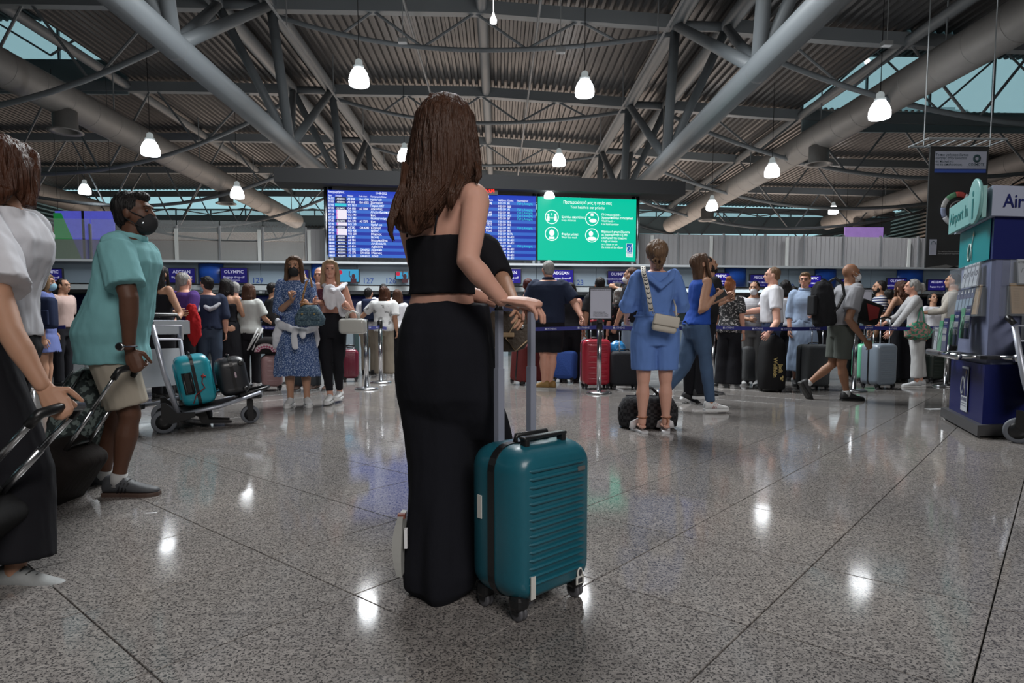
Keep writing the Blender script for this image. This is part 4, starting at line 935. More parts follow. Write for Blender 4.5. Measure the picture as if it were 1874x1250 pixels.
# black drawstring bag with toothed mouth on the pink case
g = G(498, 714); zt = 64*g.y/FPX + .02
tb2 = thing('toothed_bag', 'black bag with a pink toothed mouth print resting on the pink suitcase', 'bag', (g.x-.02, g.y-.02, zt))
m_ = MB(); m_.zloft([(0, .15, .09), (.04, .19, .12), (.14, .185, .12), (.20, .14, .09), (.24, .06, .05)], 24, 2.6); o = m_.build('bag_body', cloth('blackbag', (.014, .013, .014)), tb2, fix=True); autosmooth(o, 60)
def arc(r0, r1, y0, col, nm, yoff):
    m_ = MB(); n = 16; top = [Vector((r0*math.cos(PI*k/n), yoff, y0 + r0*.75*math.sin(PI*k/n))) for k in range(n+1)]; bot = [Vector((r1*math.cos(PI*k/n), yoff, y0 + r1*.60*math.sin(PI*k/n))) for k in range(n+1)]
    vs = top + bot; m_.add(vs, [(k, k+1, n+2+k, n+1+k) for k in range(n)]); return m_.build(nm, col, tb2)
arc(.15, .085, .03, mat('mouth_pink', (.50, .10, .20), .7), 'mouth_print', -.135); arc(.158, .148, .03, mat('mouth_pale', (.60, .45, .48), .7), 'mouth_outline', -.136)
m_ = MB()
for k in range(9):
    for R, s, kk in ((.140, -.032, .75), (.092, .03, .62)):
        a = PI*(k+.5)/9; a1, a2 = a-.15, a+.15
        m_.prism([(R*math.cos(a1), -.138, .03+R*kk*math.sin(a1)), (R*math.cos(a2), -.138, .03+R*kk*math.sin(a2)), ((R+s)*math.cos(a), -.138, .03+(R+s)*kk*math.sin(a))], (0, -.003, 0))
m_.build('teeth_print', WHITEPL, tb2, fix=True)
# blue plastic carrier bag on the black case
p = P(1130, 640, 9.4); m_ = MB(); m_.zloft([(-.13, .08, .07), (-.10, .12, .10), (0, .13, .11), (.08, .11, .09), (.13, .05, .04)], 20); o = union(m_, .012, 'carrier_bag', mat('blue_plastic', (.03, .20, .45), .25, bump=.5, bscale=12), None, 1, folds(.012, 5, 3)); o.location = p; tag(o, 'crumpled blue plastic bag on top of the black soft suitcase', 'bag')

# ================================================================ LUGGAGE TROLLEYS
PANEL = mat('pale_trolley_panel', (.40, .42, .45), .45); TROL = mat('trolley_alloy', (.42, .44, .50), .38, .5)
def wheel(m0, c, r, wd, ax='y'):
    m_ = MB(); m_.lathe(c, [(r*.6, -wd*.5), (r*.9, -wd*.5), (r, -wd*.35), (r, wd*.35), (r*.9, wd*.5), (r*.6, wd*.5)], 28, ax); w = m_.build('wheel', mat('trolley_tyre', (.12, .13, .15), .6), m0, True)
    m_ = MB(); m_.lathe(c, [(r*.2, -wd*.62), (r*.66, -wd*.56), (r*.66, wd*.56), (r*.2, wd*.62)], 20, ax); m_.build('hub', BLACKPL, w, True)
def trolley(label, loc, rz):
    """local x forward (towards the small front wheel), y across, z up"""
    t = thing('luggage_trolley', label, 'luggage trolley', loc, rz)
    for s in (-1, 1):
        wheel(t, (0, s*.27, .10), .10, .045)
        m_ = MB(); m_.prism([(-.02, s*.27, .13), (.05, s*.27, .08), (.24, s*.27, .13), (.24, s*.27, .17), (.10, s*.27, .17), (.02, s*.27, .26), (-.02, s*.27, .26)], (0, s*.03, 0)); m_.build('wheel_bracket', BLACKPL, t, fix=True)
        m_ = MB(); m_.tube([(.11, s*.25, .16), (.02, s*.25, .50), (-.06, s*.25, .92)], .022, 8); m_.build('upright', TROL, t, True)
        m_ = MB(); m_.tube([(.10, s*.24, .14), (.45, s*.20, .20), (.80, s*.12, .30)], .018, 8, up=(0, 1, 0), flat=1.3); m_.build('side_rail', TROL, t, True)
    m_ = MB(); m_.prism([(.14, -.22, .155), (.14, .22, .155), (.80, .11, .275), (.80, -.11, .275)], (0, 0, .012)); m_.build('deck', DKMETAL, t, fix=True)
    m_ = MB(); m_.tube([(.62, -.15, .285), (.85, -.09, .335), (.89, 0, .34), (.85, .09, .335), (.62, .15, .285)], .016, 8); m_.build('front_bumper', BLACKPL, t, True)
    m_ = MB(); m_.lathe((.74, 0, .235), [(.04, 0), (.085, .005), (.09, .02), (.085, .035), (.04, .04)], 20); m_.box((.72, .03, .13), (.05, .008, .2)); m_.box((.72, -.03, .13), (.05, .008, .2)); m_.build('caster_fork', BLACKPL, t, fix=True)
    wheel(t, (.72, 0, .085), .085, .035)
    m_ = MB(); m_.prism([(.25, .1, .16), (.33, .1, .17), (.36, .1, .07), (.55, .1, .05), (.55, .1, .03), (.30, .1, .035)], (0, .03, 0)); m_.prism([(.25, -.1, .16), (.33, -.1, .17), (.36, -.1, .07), (.55, -.1, .05), (.55, -.1, .03), (.30, -.1, .035)], (0, .03, 0)); m_.build('brake_foot', BLACKPL, t, fix=True)
    m_ = MB(); m_.box((.035, 0, .48), (.012, .44, .36), Matrix.Rotation(-.2, 3, 'Y')); m_.build('advert_panel', PANEL, t)
    m_ = MB(); m_.tube([(-.06, -.27, .93), (-.10, -.27, .98), (-.10, .27, .98), (-.06, .27, .93)], .022, 8); m_.build('push_handle', BLACKPL, t, True)
    m_ = MB()
    for z in (.80, .92): m_.tube([(-.04, -.22, z), (.16, -.22, z), (.16, .22, z), (-.04, .22, z), (-.04, -.22, z)], .008, 6)
    for k in range(6): m_.cyl((.16, -.22+.088*k, .80), (.16, -.22+.088*k, .92), .005, 5)
    m_.box((.06, 0, .80), (.2, .44, .006)); m_.build('basket', TROL, t)
    m_ = MB(); m_.box((.17, 0, .86), (.012, .46, .12)); m_.build('basket_panel', PANEL, t)
    return t
ra, rb = G(269, 795), G(438, 783)
# the loaded trolley seen from its side
ang = math.atan2(rb.y-ra.y, rb.x-ra.x); TA = trolley('luggage trolley loaded with a turquoise and a black suitcase', ra + Vector((0, .28, 0)), ang)
TM = Matrix.Translation(ra + Vector((0, .28, 0))) @ Matrix.Rotation(ang, 4, 'Z')
def lying(o, x, z, ry, yy=0): return TM @ Matrix.Translation((x, yy, z)) @ Matrix.Rotation(ry, 4, 'Y')
TB = trolley('empty luggage trolley with a wire basket behind the loaded one', G(292, 764), math.radians(-32))
TB.scale = (1.05, 1.05, 1.05)
TC = trolley('luggage trolley cut by the right edge of the photo in front of the kiosk', G(1862, 811) + Vector((.27*.62, .27*.79, 0)), math.radians(-38))
for (lb, c, x, z, w_, d_, h_, ry, yy, nn) in (('turquoise hard suitcase with a red ribbon lying on the loaded trolley', (.015, .27, .34), .17, .20, .46, .25, .44, -.17, .0, 3),
                                 ('black hard suitcase at the front of the loaded trolley', (.016, .017, .021), .49, .265, .33, .22, .35, -.17, .0, 3)):
    Mx = TM @ Matrix.Translation((x, yy, z)) @ Matrix.Rotation(ry, 4, 'Y') @ Matrix.Translation((d_/2, 0, 0)) @ Matrix.Rotation(PI/2, 4, 'Z')
    loc = Mx.translation.copy(); L = Mx.copy(); L.translation = (0, 0, 0)
    cs, _ = suitcase(lb, loc, 0, w_, d_, h_, c, 0, 'v', nn, lie=L, wheels=False)
    # side facing the camera is local +x or -x : add handle there
    sgn = 1 if (L.to_3x3() @ Vector((1, 0, 0))).y < 0 else -1
    m_ = MB(); xx = sgn*(w_/2+.004)
    if h_ > .4:
        m_.tube([(xx, .03, .12), (xx, .03, .30), (xx, .09, .30), (xx, .09, .12), (xx, .03, .12)], .012, 8); m_.xf(L); m_.build('side_handle', BLACKPL, cs, True)
        m_ = MB(); m_.rbox((xx-.002*sgn, .06, .21), (.004, .055, .17), .0015, 2); m_.xf(L); m_.build('handle_recess', BLACKPL, cs)
        m_ = MB(); m_.tube([(xx+sgn*.01, -.07, .27), (xx+sgn*.015, -.045, .20), (xx+sgn*.012, -.06, .15), (xx+sgn*.015, .02, .10), (xx+sgn*.01, .055, .03)], .011, 6, flat=.4); m_.tube([(xx+sgn*.01, -.085, .245), (xx+sgn*.014, -.05, .255)], .009, 6); m_.xf(L); m_.build('red_ribbon', mat('red_ribbon', (.25, .02, .02), .7), cs, True)
    else:
        m_.rbox((xx, -.02, .19), (.004, .016, .05), .0015, 2); m_.xf(L); m_.build('small_badge', mat('pale_badge', (.45, .35, .4), .5), cs)
        for z_ in (.05, .29): 
            m_ = MB(); m_.lathe((xx-sgn*.01, -.08, z_), [(.015, -.015), (.024, -.01), (.024, .01), (.015, .015)], 14, 'x'); m_.xf(L); m_.build('wheel', BLACKPL, cs, True)
# ================================================================ INFO KIOSK
KC = G(1788, 803); KC = Vector((KC.x, KC.y, 0)); aL, aR = math.radians(66.5), math.radians(8); SIDE = 1.28
KLd, KRd = Vector((math.cos(aL), math.sin(aL), 0)), Vector((math.cos(aR), math.sin(aR), 0))
ki = thing('info_kiosk', 'three-sided navy airport info kiosk with leaflet racks and a steel rail', 'kiosk', KC)
cen = (KLd + KRd)*SIDE/3
def tri(ins, z0, z1, m, name, rr=0, cutc=.0):
    cs = [Vector((0, 0, 0)), KRd*SIDE, KLd*SIDE]; q = []
    for c_ in cs:
        d = cen - c_; q.append(c_ + d.normalized()*ins)
    pts = []
    for i in range(3):
        a, b, c_ = q[i-1], q[i], q[(i+1) % 3]; k = cutc + .0001; pts += [b + (a-b).normalized()*k, b + (c_-b).normalized()*k]
    m_ = MB(); m_.loft([[p + Vector((0, 0, z0)) for p in pts], [p + Vector((0, 0, z1)) for p in pts]]); return m_.build(name, m, ki, fix=True)
tri(0, 0.02, .11, mat('kiosk_steel_plinth', (.13, .13, .135), .4, .7), 'plinth'); tri(.06, 0, .03, BLACKPL, 'foot'); tri(.10, .11, .60, mat('kiosk_navy', (.008, .012, .085), .3), 'base_box')
tri(.16, .60, 1.74, mat('kiosk_violet_grey', (.16, .18, .28), .4), 'column', cutc=.03)
tri(.14, 1.46, 1.80, NAVYM, 'upper_box'); tri(.06, 1.80, 2.04, mat('kiosk_top_sign', (.34, .37, .47), .4), 'top_sign')
def inset_corner(ins): return (cen.normalized())*ins
nL = Vector((-KLd.y, KLd.x, 0)); nR = Vector((KRd.y, -KRd.x, 0))      # outward normals of left and right faces
if nL.dot(cen) > 0: nL = -nL
if nR.dot(cen) > 0: nR = -nR
# faces: matrices with x along the face as seen from outside, origin at the corner
def face(side, ins, z, off=.004):
    o = inset_corner(ins)
    if side == 'L': return frame(o + nL*off + Vector((0, 0, z)), -KLd, (0, 0, 1))
    return frame(o + nR*off + Vector((0, 0, z)), KRd, (0, 0, 1))
SL = SIDE - .10*2*.87
for sd_, sg in (('L', -1), ('R', 1)):
    M = face(sd_, .10, .355); ins = .10*.87
    athens_logo(ki, sg*.53, .0, .40, M, mat('kiosk_print_white', (.42, .44, .47), .5), MATS['kiosk_navy'], mat('brass_star', (.35, .24, .13), .4))
M = face('L', .14, 1.63); m_ = MB(); m_.box((-.54, 0, .002), (.96, .33, .004)); z = m_.build('teal_panel', mat('kiosk_teal', (.0, .20, .22), .4), ki); z.data.transform(M)
KW = mat('kiosk_glyph', (.45, .58, .55), .5)
def alpha(M, x, y, s, m):
    m_ = MB(); pts = [(x+s*.55, y-s*.95, .01), (x+s*.48, y-s*.2, .01), (x+s*.22, y+s*.45, .01), (x-s*.15, y+s*.5, .01), (x-s*.5, y+s*.1, .01), (x-s*.62, y-s*.5, .01), (x-s*.45, y-s*.9, .01), (x-s*.1, y-s*.8, .01), (x+s*.35, y+s*.05, .01), (x+s*.9, y+s*1.15, .01)]
    m_.tube(pts, [s*.03, s*.05, s*.07, s*.08, s*.09, s*.09, s*.08, s*.05, s*.04, s*.03], 6); z = m_.build('alpha_emblem', m, ki, True); z.data.transform(M)
    m_ = MB(); m_.prism([(x+s*.75, y+s*1.1, .01), (x+s*1.15, y+s*1.0, .01), (x+s*.98, y+s*1.5, .01)], (0, 0, .004)); z = m_.build('star_emblem', MATS['brass_star'], ki, fix=True); z.data.transform(M)
alpha(M, -.62, -.03, .105, KW); alpha(face('R', .14, 1.62), .62, 0, .12, mat('kiosk_print_white', (.4, .4, .4)))
M = face('R', .06, 1.87); text_mesh([('Airport Info', .10, 0, .15, 'LEFT', .01)], 'sign_lettering', NAVYM, ki, M=M)
M = face('L', .03, 1.92, .03); m_ = MB(); m_.box((-.60, 0, 0), (1.10, .25, .03)); z = m_.build('teal_sign', mat('kiosk_pale_teal', (.18, .38, .37), .4), ki); z.data.transform(M)
text_mesh([('Airport Info', -1.10, -.05, .155, 'LEFT', .01)], 'sign_lettering', mat('dark_teal_ink', (.0, .13, .13), .5), ki, .018, M)
m_ = MB(); m_.lathe((-.18, .02, .03), [(.18, -.01), (.185, 0), (.185, .012), (.17, .016)], 32, 'z'); z = m_.build('round_sign', MATS['kiosk_pale_teal'], ki, True); z.data.transform(M)
text_mesh([('i', -.23, -.11, .34, 'LEFT', .02)], 'sign_lettering', mat('dark_teal_ink', (0, 0, 0)), ki, .048, M @ Matrix.Shear('XZ', 4, (0.0, 0)) if 0 else M)
# rail
zr = .66
for d_, n_ in ((KLd, nL), (KRd, nR)):
    a = inset_corner(-.03) + n_*.10 + Vector((0, 0, zr)) + d_*.22; b = a + d_*1.15
    m_ = MB(); m_.cyl(a, b, .030, 16); m_.build('steel_rail', CHROME, ki, True)
    m_ = MB(); m_.cyl(inset_corner(.15) + d_*.05 + Vector((0, 0, zr)), a + d_*.05, .020, 10); m_.cyl(inset_corner(.15) + d_*.9 + Vector((0, 0, zr)), a + d_*.95, .020, 10); m_.build('rail_bracket', CHROME, ki, True)
tri(.02, .645, .675, DKMETAL, 'shelf', cutc=.05)
# leaflet racks and leaflets
ACR = mat('clear_acrylic', (.6, .65, .68), .08, alpha=.10)
LF = dict(navy=mat('leaflet_navy', (.012, .018, .09), .5), white=mat('leaflet_white', (.36, .38, .42), .5), wood=mat('leaflet_tan', (.30, .20, .11), .5), green=mat('leaflet_green', (.06, .24, .13), .5), sky=mat('leaflet_sky', (.20, .27, .36), .5))
def leaflet(M, x, z, w, h, kind, off, label, tilt=.12):
    t = thing('leaflet', label, 'leaflet', KC, 0, 'leaflets in the kiosk racks'); T = M @ Matrix.Translation((x, z, off)) @ Matrix.Rotation(-tilt, 4, 'X')
    m_ = MB(); m_.box((0, 0, 0), (w, h, .012)); m_.xf(T); m_.build('cover', LF[{'map': 'white', 'white': 'white', 'tan': 'wood', 'access': 'navy', 'photo': 'navy', 'green': 'green'}[kind]], t)
    if kind == 'white':
        text_mesh([('ATHENS', 0, h*.33, w*.26, 'CENTER', .02)], 'lettering', DARK, t, .008, T)
        m_ = MB(); m_.tube([(-w*.25, -h*.05, .008), (-w*.1, h*.12, .008), (w*.2, h*.14, .008), (w*.3, -h*.02, .008), (0, -h*.08, .008)], .002, 4); m_.xf(T); m_.build('line_drawing', DARK, t)
    elif kind == 'photo':
        m_ = MB(); m_.box((0, -.02, .007), (w*.96, h*.4, .002)); m_.xf(T); m_.build('photo_print', LF['sky'], t)
        m_ = MB(); m_.prism([(-w*.15, h*.32, .008), (w*.15, h*.32, .008), (0, h*.46, .008)], (0, 0, .002)); m_.xf(T); m_.build('white_mark', PAPER, t, fix=True)
    elif kind == 'access':
        text_mesh([('Ειδικές υπηρεσίες', -w*.40, h*.36, w*.11), ('Passengers with reduced mobility', -w*.40, h*.32, w*.055)], 'lettering', PAPER, t, .008, T)
        m_ = MB()
        for i in range(3):
            for j in range(2):
                cx, cy, q = (-.30+.30*i)*w, (.12-.22*j)*h, w*.12
                m_.tube([(cx-q, cy-q*1.2, .009), (cx+q, cy-q*1.2, .009), (cx+q, cy+q*1.2, .009), (cx-q, cy+q*1.2, .009), (cx-q, cy-q*1.2, .009)], .0022, 4); m_.ell((cx, cy+q*.5, .009), (q*.25, q*.25, .002), 6, 4); m_.box((cx, cy-q*.2, .009), (q*.3, q*.9, .002))
        m_.xf(T); m_.build('pictogram_print', PAPER, t)
    elif kind == 'green':
        m_ = MB(); m_.prism([(-w*.4, -h*.2, .008), (-w*.2, -h*.2, .008), (w*.4, h*.25, .008), (w*.2, h*.25, .008)], (0, 0, .002)); m_.xf(T); m_.build('pale_stripe', mat('pale_green', (.25, .45, .35), .5), t, fix=True)
    elif kind == 'tan':
        text_mesh([('Γρήγορα', w*.0, h*.40, w*.14), ('ATHENS SPOTLIGHTED', -w*.35, h*.30, w*.10)] + [('A B C D E F', -w*.35, h*(.22-.06*i), w*.09) for i in range(10)], 'lettering', mat('tan_ink', (.16, .09, .04), .6), t, .008, T)
    return t
def rack(M, x, z, w, h):
    m_ = MB(); m_.box((x, z, .07), (w, h, .004)); m_.box((x, z-h/2, .04), (w, .004, .07)); m_.box((x-w/2, z, .04), (.004, h, .07)); m_.box((x+w/2, z, .04), (.004, h, .07)); m_.xf(M); m_.build('acrylic_rack', ACR, ki)
PL = ['nearest the corner', 'second from the corner', 'third from the corner', 'fourth from the corner', 'fifth from the corner', 'sixth from the corner']
for sd_, sg, nm in (('L', -1, 'left'), ('R', 1, 'right')):
    M = face(sd_, .16, 0, .002)
    rack(M, sg*.58, 1.35, .98, .20); rack(M, sg*.58, 1.12, 1.0, .24)
    Mw = Matrix.Translation((0, 0, 0)) @ M
    for i in range(4): leaflet(M, sg*(.24+.125*i), 1.36, .105, .20, 'white', .045, 'white leaflet in the upper rack on the %s kiosk face, %s' % (nm, PL[i]))
    leaflet(M, sg*.20, 1.14, .13, .25, 'tan', .045, 'tan printed leaflet in the second rack on the %s kiosk face' % nm)
    for i in range(5): leaflet(M, sg*(.335+.115*i), 1.13, .10, .24, 'photo', .05, 'navy photo leaflet, second rack of the %s kiosk face, %s' % (nm, PL[i]))
    for k in range(3):
        leaflet(M, sg*(.30+.02*k), .84-.0+.055*k, .145, .29, 'access', .24-.085*k, 'navy leaflet with six pictograms on the %s shelf, %s' % (nm, ['front row', 'middle row', 'back row'][k]), .05)
        leaflet(M, sg*(.47+.02*k), .83+.055*k, .135, .27, 'green', .24-.085*k, 'green leaflet on the %s shelf, %s' % (nm, ['front row', 'middle row', 'back row'][k]), .05)
    leaflet(M, sg*.64, .80, .12, .20, 'white', .24, 'white leaflet at the outer end of the %s shelf' % nm, .05)
    for k in range(3):
        m_ = MB(); m_.box((sg*.47, .80+.05*k, .255-.085*k), (.52, .22, .004)); m_.xf(M); m_.build('acrylic_rack', ACR, ki)
m_ = MB(); g = G(1716, 749); m_.box((0, 0, .002), (.24, .10, .003), Matrix.Rotation(.1, 3, 'Z')); o = m_.build('paper_scrap', PAPER); o.location = g; tag(o, 'white scrap of paper on the floor left of the kiosk', 'paper')
m_ = MB(); m_.box((0, 0, .001), (.05, .012, .002), Matrix.Rotation(.2, 3, 'Z')); o = m_.build('paper_scrap', PAPER); o.location = G(277, 939); tag(o, 'tiny white paper strip on the floor by the grey sneaker', 'paper')
# ================================================================ PEOPLE
def lerp3(a, b, t): return Vector(a).lerp(Vector(b), t)
def limb(m_, pts, rad, n=12, sub=3, flat=1.0, bulge=None):
    """smooth tapered tube through joints"""
    pts = [Vector(p) for p in pts]; P_, R_ = [], []
    for i in range(len(pts)-1):
        for k in range(sub):
            t = k/sub; P_.append(pts[i].lerp(pts[i+1], t)); r = rad[i]*(1-t) + rad[i+1]*t
            if bulge: r *= 1 + bulge[i]*math.sin(PI*min(1, t*1.5))
            R_.append(r)
    P_.append(pts[-1]); R_.append(rad[-1]); m_.tube(P_, R_, n, round_end=True, flat=flat)
def hand(m_, wrist, d, pn, s=1.0, curl=.35, side=1, thumb=.5, spread=.06, n=6):
    """d along the hand, pn where the palm faces, side=+1 thumb on d x pn side"""
    d = Vector(d).normalized(); pn = Vector(pn); pn = (pn - d*pn.dot(d)).normalized(); sd = d.cross(pn)*side; W = Vector(wrist)
    L = .088*s
    m_.tube([W - d*.03*s, W + d*.01*s, W + d*.04*s, W + d*.07*s, W + d*L], [.024*s, .027*s, .038*s, .041*s, .036*s], 10, flat=.42, up=pn, round_end=True)
    lens = [.066, .074, .069, .054]
    for k in range(4):
        off = (1.5-k)*.0195*s; b = W + d*(L - .012*s - abs(k-1.2)*.004*s) + sd*off; dr = (d + sd*(1.5-k)*spread).normalized(); cur = b; pts = [cur]; a = 0
        for j, f in enumerate((.46, .30, .24)):
            a += curl*(1.0 if j == 0 else 1.15); v = dr*math.cos(a) + pn*math.sin(a); cur = cur + v*lens[k]*s*f*1.15; pts.append(cur)
        m_.tube(pts, [.0092*s, .0085*s, .0078*s, .0062*s], n, round_end=True)
    b = W + d*.022*s + sd*.028*s; v = (d*.75 + sd*.75 + pn*thumb*.6).normalized(); v2 = (d*.95 + sd*.15 + pn*thumb).normalized()
    m_.tube([b - sd*.012*s, b + v*.030*s, b + v*.030*s + v2*.028*s, b + v*.03*s + v2*.052*s], [.014*s, .0115*s, .0098*s, .007*s], n, round_end=True)
SHOES = {}
def shoe_mesh(kind, cu, cs):
    """sneaker; ankle at the origin, toe to +y, sole bottom at z=-.085"""
    key = (kind, cu, cs)
    if key in SHOES: return SHOES[key]
    up = mat('shoe_%.2f_%.2f_%.2f' % cu, cu, .6, bump=.1, bscale=60); so = mat('sole_%.2f_%.2f_%.2f' % cs, cs, .6)
    m_ = MB(); o = [(-.072, .026), (-.065, .034), (-.03, .036), (.02, .033), (.07, .040), (.12, .046), (.16, .043), (.185, .034), (.203, .016)]
    def outl(k, z): return [Vector((-w*k, y, z)) for y, w in o] + [Vector((w*k, y, z)) for y, w in o[::-1]]
    if kind == 'slide':
        m_.loft([outl(.98, -.085), outl(1.02, -.079), outl(1.0, -.066), outl(.96, -.064)][::-1]); a = m_.mesh('sole', so, False)
        u = MB(); u.tube([(-.048, .10, -.06), (-.042, .10, -.02), (0, .10, -.002), (.042, .10, -.02), (.048, .10, -.06)], .035, 10, up=(0, 1, 0), flat=.25); b = u.mesh('strap', up, True)
    else:
        m_.loft([outl(.98, -.085), outl(1.06, -.078), outl(1.05, -.060), outl(.98, -.056)][::-1]); a = m_.mesh('sole', so)
        u = MB(); hi = {'y': 0}
        secs = [(-.068, .028, .030), (-.06, .034, .052), (-.04, .038, .060), (-.01, .038, .060), (.02, .037, .056), (.05, .039, .040), (.08, .043, .024), (.12, .045, .010), (.16, .041, .0), (.185, .031, -.006), (.199, .015, -.014)]
        rings = []
        for y, w, ht in secs:
            r = []; zb = -.060; zt = -.028 + ht
            for j in range(12):
                t = 2*PI*j/12; cz = (zt+zb)/2; hz = (zt-zb)/2; x = w*math.copysign(abs(math.cos(t))**.75, math.cos(t)); z = cz + hz*math.copysign(abs(math.sin(t))**.75, math.sin(t)); x *= (1 - .28*max(0, (z-cz)/max(hz, .001)))
                r.append(Vector((x, y, z)))
            rings.append(r)
        u.loft(rings); u.cur = 1
        for k in range(4): y = .035+.022*k; z = .018 - .014*k; u.tube([(-.022, y, z-.004), (0, y+.004, z+.004), (.022, y, z-.004)], .0032, 5)
        for s in (-1, 1):
            if kind == 'stripe':
                u.cur = 2
                for k in range(3): y = .0+.018*k; u.tube([(s*.0385, y+.012, -.052), (s*.031, y+.032, -.004)], .0042, 5)
        b = u.mesh('shoe', [up, mat('lace_pale', (.5, .5, .5), .7) if cu[0] > .3 else mat('lace_dark', (.03, .03, .03), .7), mat('shoe_stripe_%.2f' % cu[0], (.45, .22, .22) if cu[0] > .3 else (.008, .008, .01), .6)], True)
        bb = bmesh.new(); bb.from_mesh(b); bmesh.ops.recalc_face_normals(bb, faces=bb.faces); bb.to_mesh(b); bb.free()
    SHOES[key] = (a, b); return a, b
TOP_HANDS = {}
def person(label, px, Y, h=1.70, a=0, w=1.0, female=True, vox=.014, lean=(0, 0), sk='light', R=None, L=None, legR=None, legL=None, head=(0, 0, 0), top=None, bottom=None,
           hair=None, shoes=None, mask=None, hands=True, handR=None, handL=None, glasses=False, beard=False, X=None, group=None, footR=0, footL=0, tl=0, pitchR=0, pitchL=0, brow=None, bust=None, z0=0, sx=None, eyes=True):
    """a = facing, degrees clockwise seen from above, 0 away from the camera, 90 to the right, 180 to the camera; joints in units of a 1.70 m body"""
    x = XatY(px, Y) if X is None else X
    if vox >= .012: vox *= 1.22
    s = h/1.70; rot = Matrix.Rotation(-math.radians(a), 4, 'Z'); base = Vector((x, Y, z0))
    t = thing('person', label, 'person', base, -math.radians(a), group)
    inv = rot.inverted()
    def J(v):
        v = tuple(v)
        if abs(v[0]) > 5: q = inv @ (P(*v) - base); return q/s
        return Vector(v)
    lx, ly = lean
    def ln(z): k = min(1.25, max(0, (z-.92)/.50)); return Vector((lx*k, ly*k, -(abs(ly)+abs(lx))*.22*k))
    sh = sx or (.155 if female else .182); hipx = .088 if female else .085
    SR, SL_ = Vector((sh, -.005, 1.385)) + ln(1.4), Vector((-sh, -.005, 1.385)) + ln(1.4)
    R = [J(v) for v in (R or [(sh+.045, -.02, 1.10), (sh+.05, .05, .87)])]; L = [J(v) for v in (L or [(-sh-.045, -.02, 1.10), (-sh-.05, .05, .87)])]
    R[0] = R[0] + (ln(1.15) if R[0].z > .9 and False else Vector()); 
    LR = [J(v) for v in (legR or [(.095, .0, .49), (.095, -.01, .085)])]; LL = [J(v) for v in (legL or [(-.095, .0, .49), (-.095, -.01, .085)])]
    HR_, HL_ = Vector((hipx, 0, .90)), Vector((-hipx, 0, .90))
    if female: T = [(.80, .06, .06, .0), (.84, .145, .105, -.01), (.90, .172, .118, -.012), (.96, .168, .112, -.012), (1.02, .145, .095, -.005), (1.09, .126, .085, 0), (1.16, .130, .088, .004), (1.24, .145, .105, .012), (1.31, .152, .105, .008), (1.37, .158, .088, -.008), (1.415, .115, .065, -.014), (1.45, .055, .05, -.012)]
    else: T = [(.80, .06, .06, 0), (.84, .145, .105, -.008), (.90, .165, .115, -.010), (.96, .165, .115, -.008), (1.04, .158, .110, .0), (1.12, .155, .108, .004), (1.22, .165, .112, .006), (1.31, .178, .116, .004), (1.38, .180, .098, -.008), (1.425, .125, .07, -.014), (1.46, .065, .058, -.01)]
    T = [(z, rx*w, ry*w**1.3, cy) for z, rx, ry, cy in T]
    def torso(m_, z0, z1, inf=0, flare=0, cup=False, bulge=0, n=20, drop=0, wq=1):
        secs = []; zs = sorted(set([z0, z1] + [z for z, *_ in T if z0 < z < z1] + list(np.arange(z0, z1, .04))))
        tz = [q[0] for q in T]
        for z in zs:
            rx, ry, cy = (float(np.interp(z, tz, [q[k] for q in T])) for k in (1, 2, 3)); u = (z-z0)/max(.01, z1-z0)
            if z < .84: rx, ry = T[1][1]*1.0, T[1][2]*1.0
            if wq > 1 and z < 1.30: k_ = (wq-1)*min(1, (1.30-z)/.15); m = max(rx, .14*w); rx = rx + (m*wq - rx)*min(1, k_*3)*.5
            q = ln(z); secs.append((z + q.z, rx + inf + flare*(1-u)**2, ry + inf + flare*(1-u)**2 + bulge*math.sin(PI*min(1, u*1.3)), q.x, q.y + cy + bulge*.6*math.sin(PI*min(1, u*1.3))))
        if cup: f = secs[0]; secs = [(f[0]+.05, f[1]-.02, f[2]-.02, f[3], f[4]), (f[0], f[1]-.010, f[2]-.010, f[3], f[4])] + secs
        m_.zloft(secs, n, 2.25)
    # ---- body
    up_h = 1.0*w**.6
    b = MB(); torso(b, .82, 1.45)
    limb(b, [Vector((0, -.012, 1.40)) + ln(1.4), Vector((0, .012, 1.53)) + ln(1.45)], [.056 if female else .064, .05 if female else .058])
    ar = (.050, .040, .036, .026) if female else (.058, .046, .042, .030)
    for S, E_, in ((SR, R), (SL_, L)):
        limb(b, [S + (Vector((0, 0, -.01))), E_[0], E_[1]], [ar[0]*up_h, ar[1]*up_h, ar[3]*up_h**.5], bulge=[0, .12])
        b.ell(S + Vector((-.012*math.copysign(1, S.x), 0, 0)), (.058*up_h, .055*up_h, .058*up_h), 10, 8)
    for Hh, K in ((HR_, LR), (HL_, LL)):
        limb(b, [Hh, K[0]], [.088*w**.7, .057*w**.4], sub=4); d = K[1]-K[0]
        b.tube([K[0], K[0]+d*.12, K[0]+d*.30, K[0]+d*.5, K[0]+d*.75, K[0]+d*1.0], [.055, .052, .060*w**.3, .052, .038, .036], 12, round_end=True)
    # ---- head
    hy, hp, hr = [math.radians(q) for q in head]
    HC = Vector((0, .008, 1.60)) + ln(1.5); piv = Vector((0, -.01, 1.47)) + ln(1.5)
    HM = Matrix.Translation(piv) @ Matrix.Rotation(-hy, 4, 'Z') @ Matrix.Rotation(-hp, 4, 'X') @ Matrix.Rotation(hr, 4, 'Y') @ Matrix.Translation(HC - piv)
    hd_ = MB(); hd_.ell((0, -.012, .012), (.074, .092, .090), 20, 14); hd_.ell((0, .022, -.035), (.060, .072, .078), 18, 12); hd_.ell((0, .045, -.085), (.042, .045, .034), 14, 10)
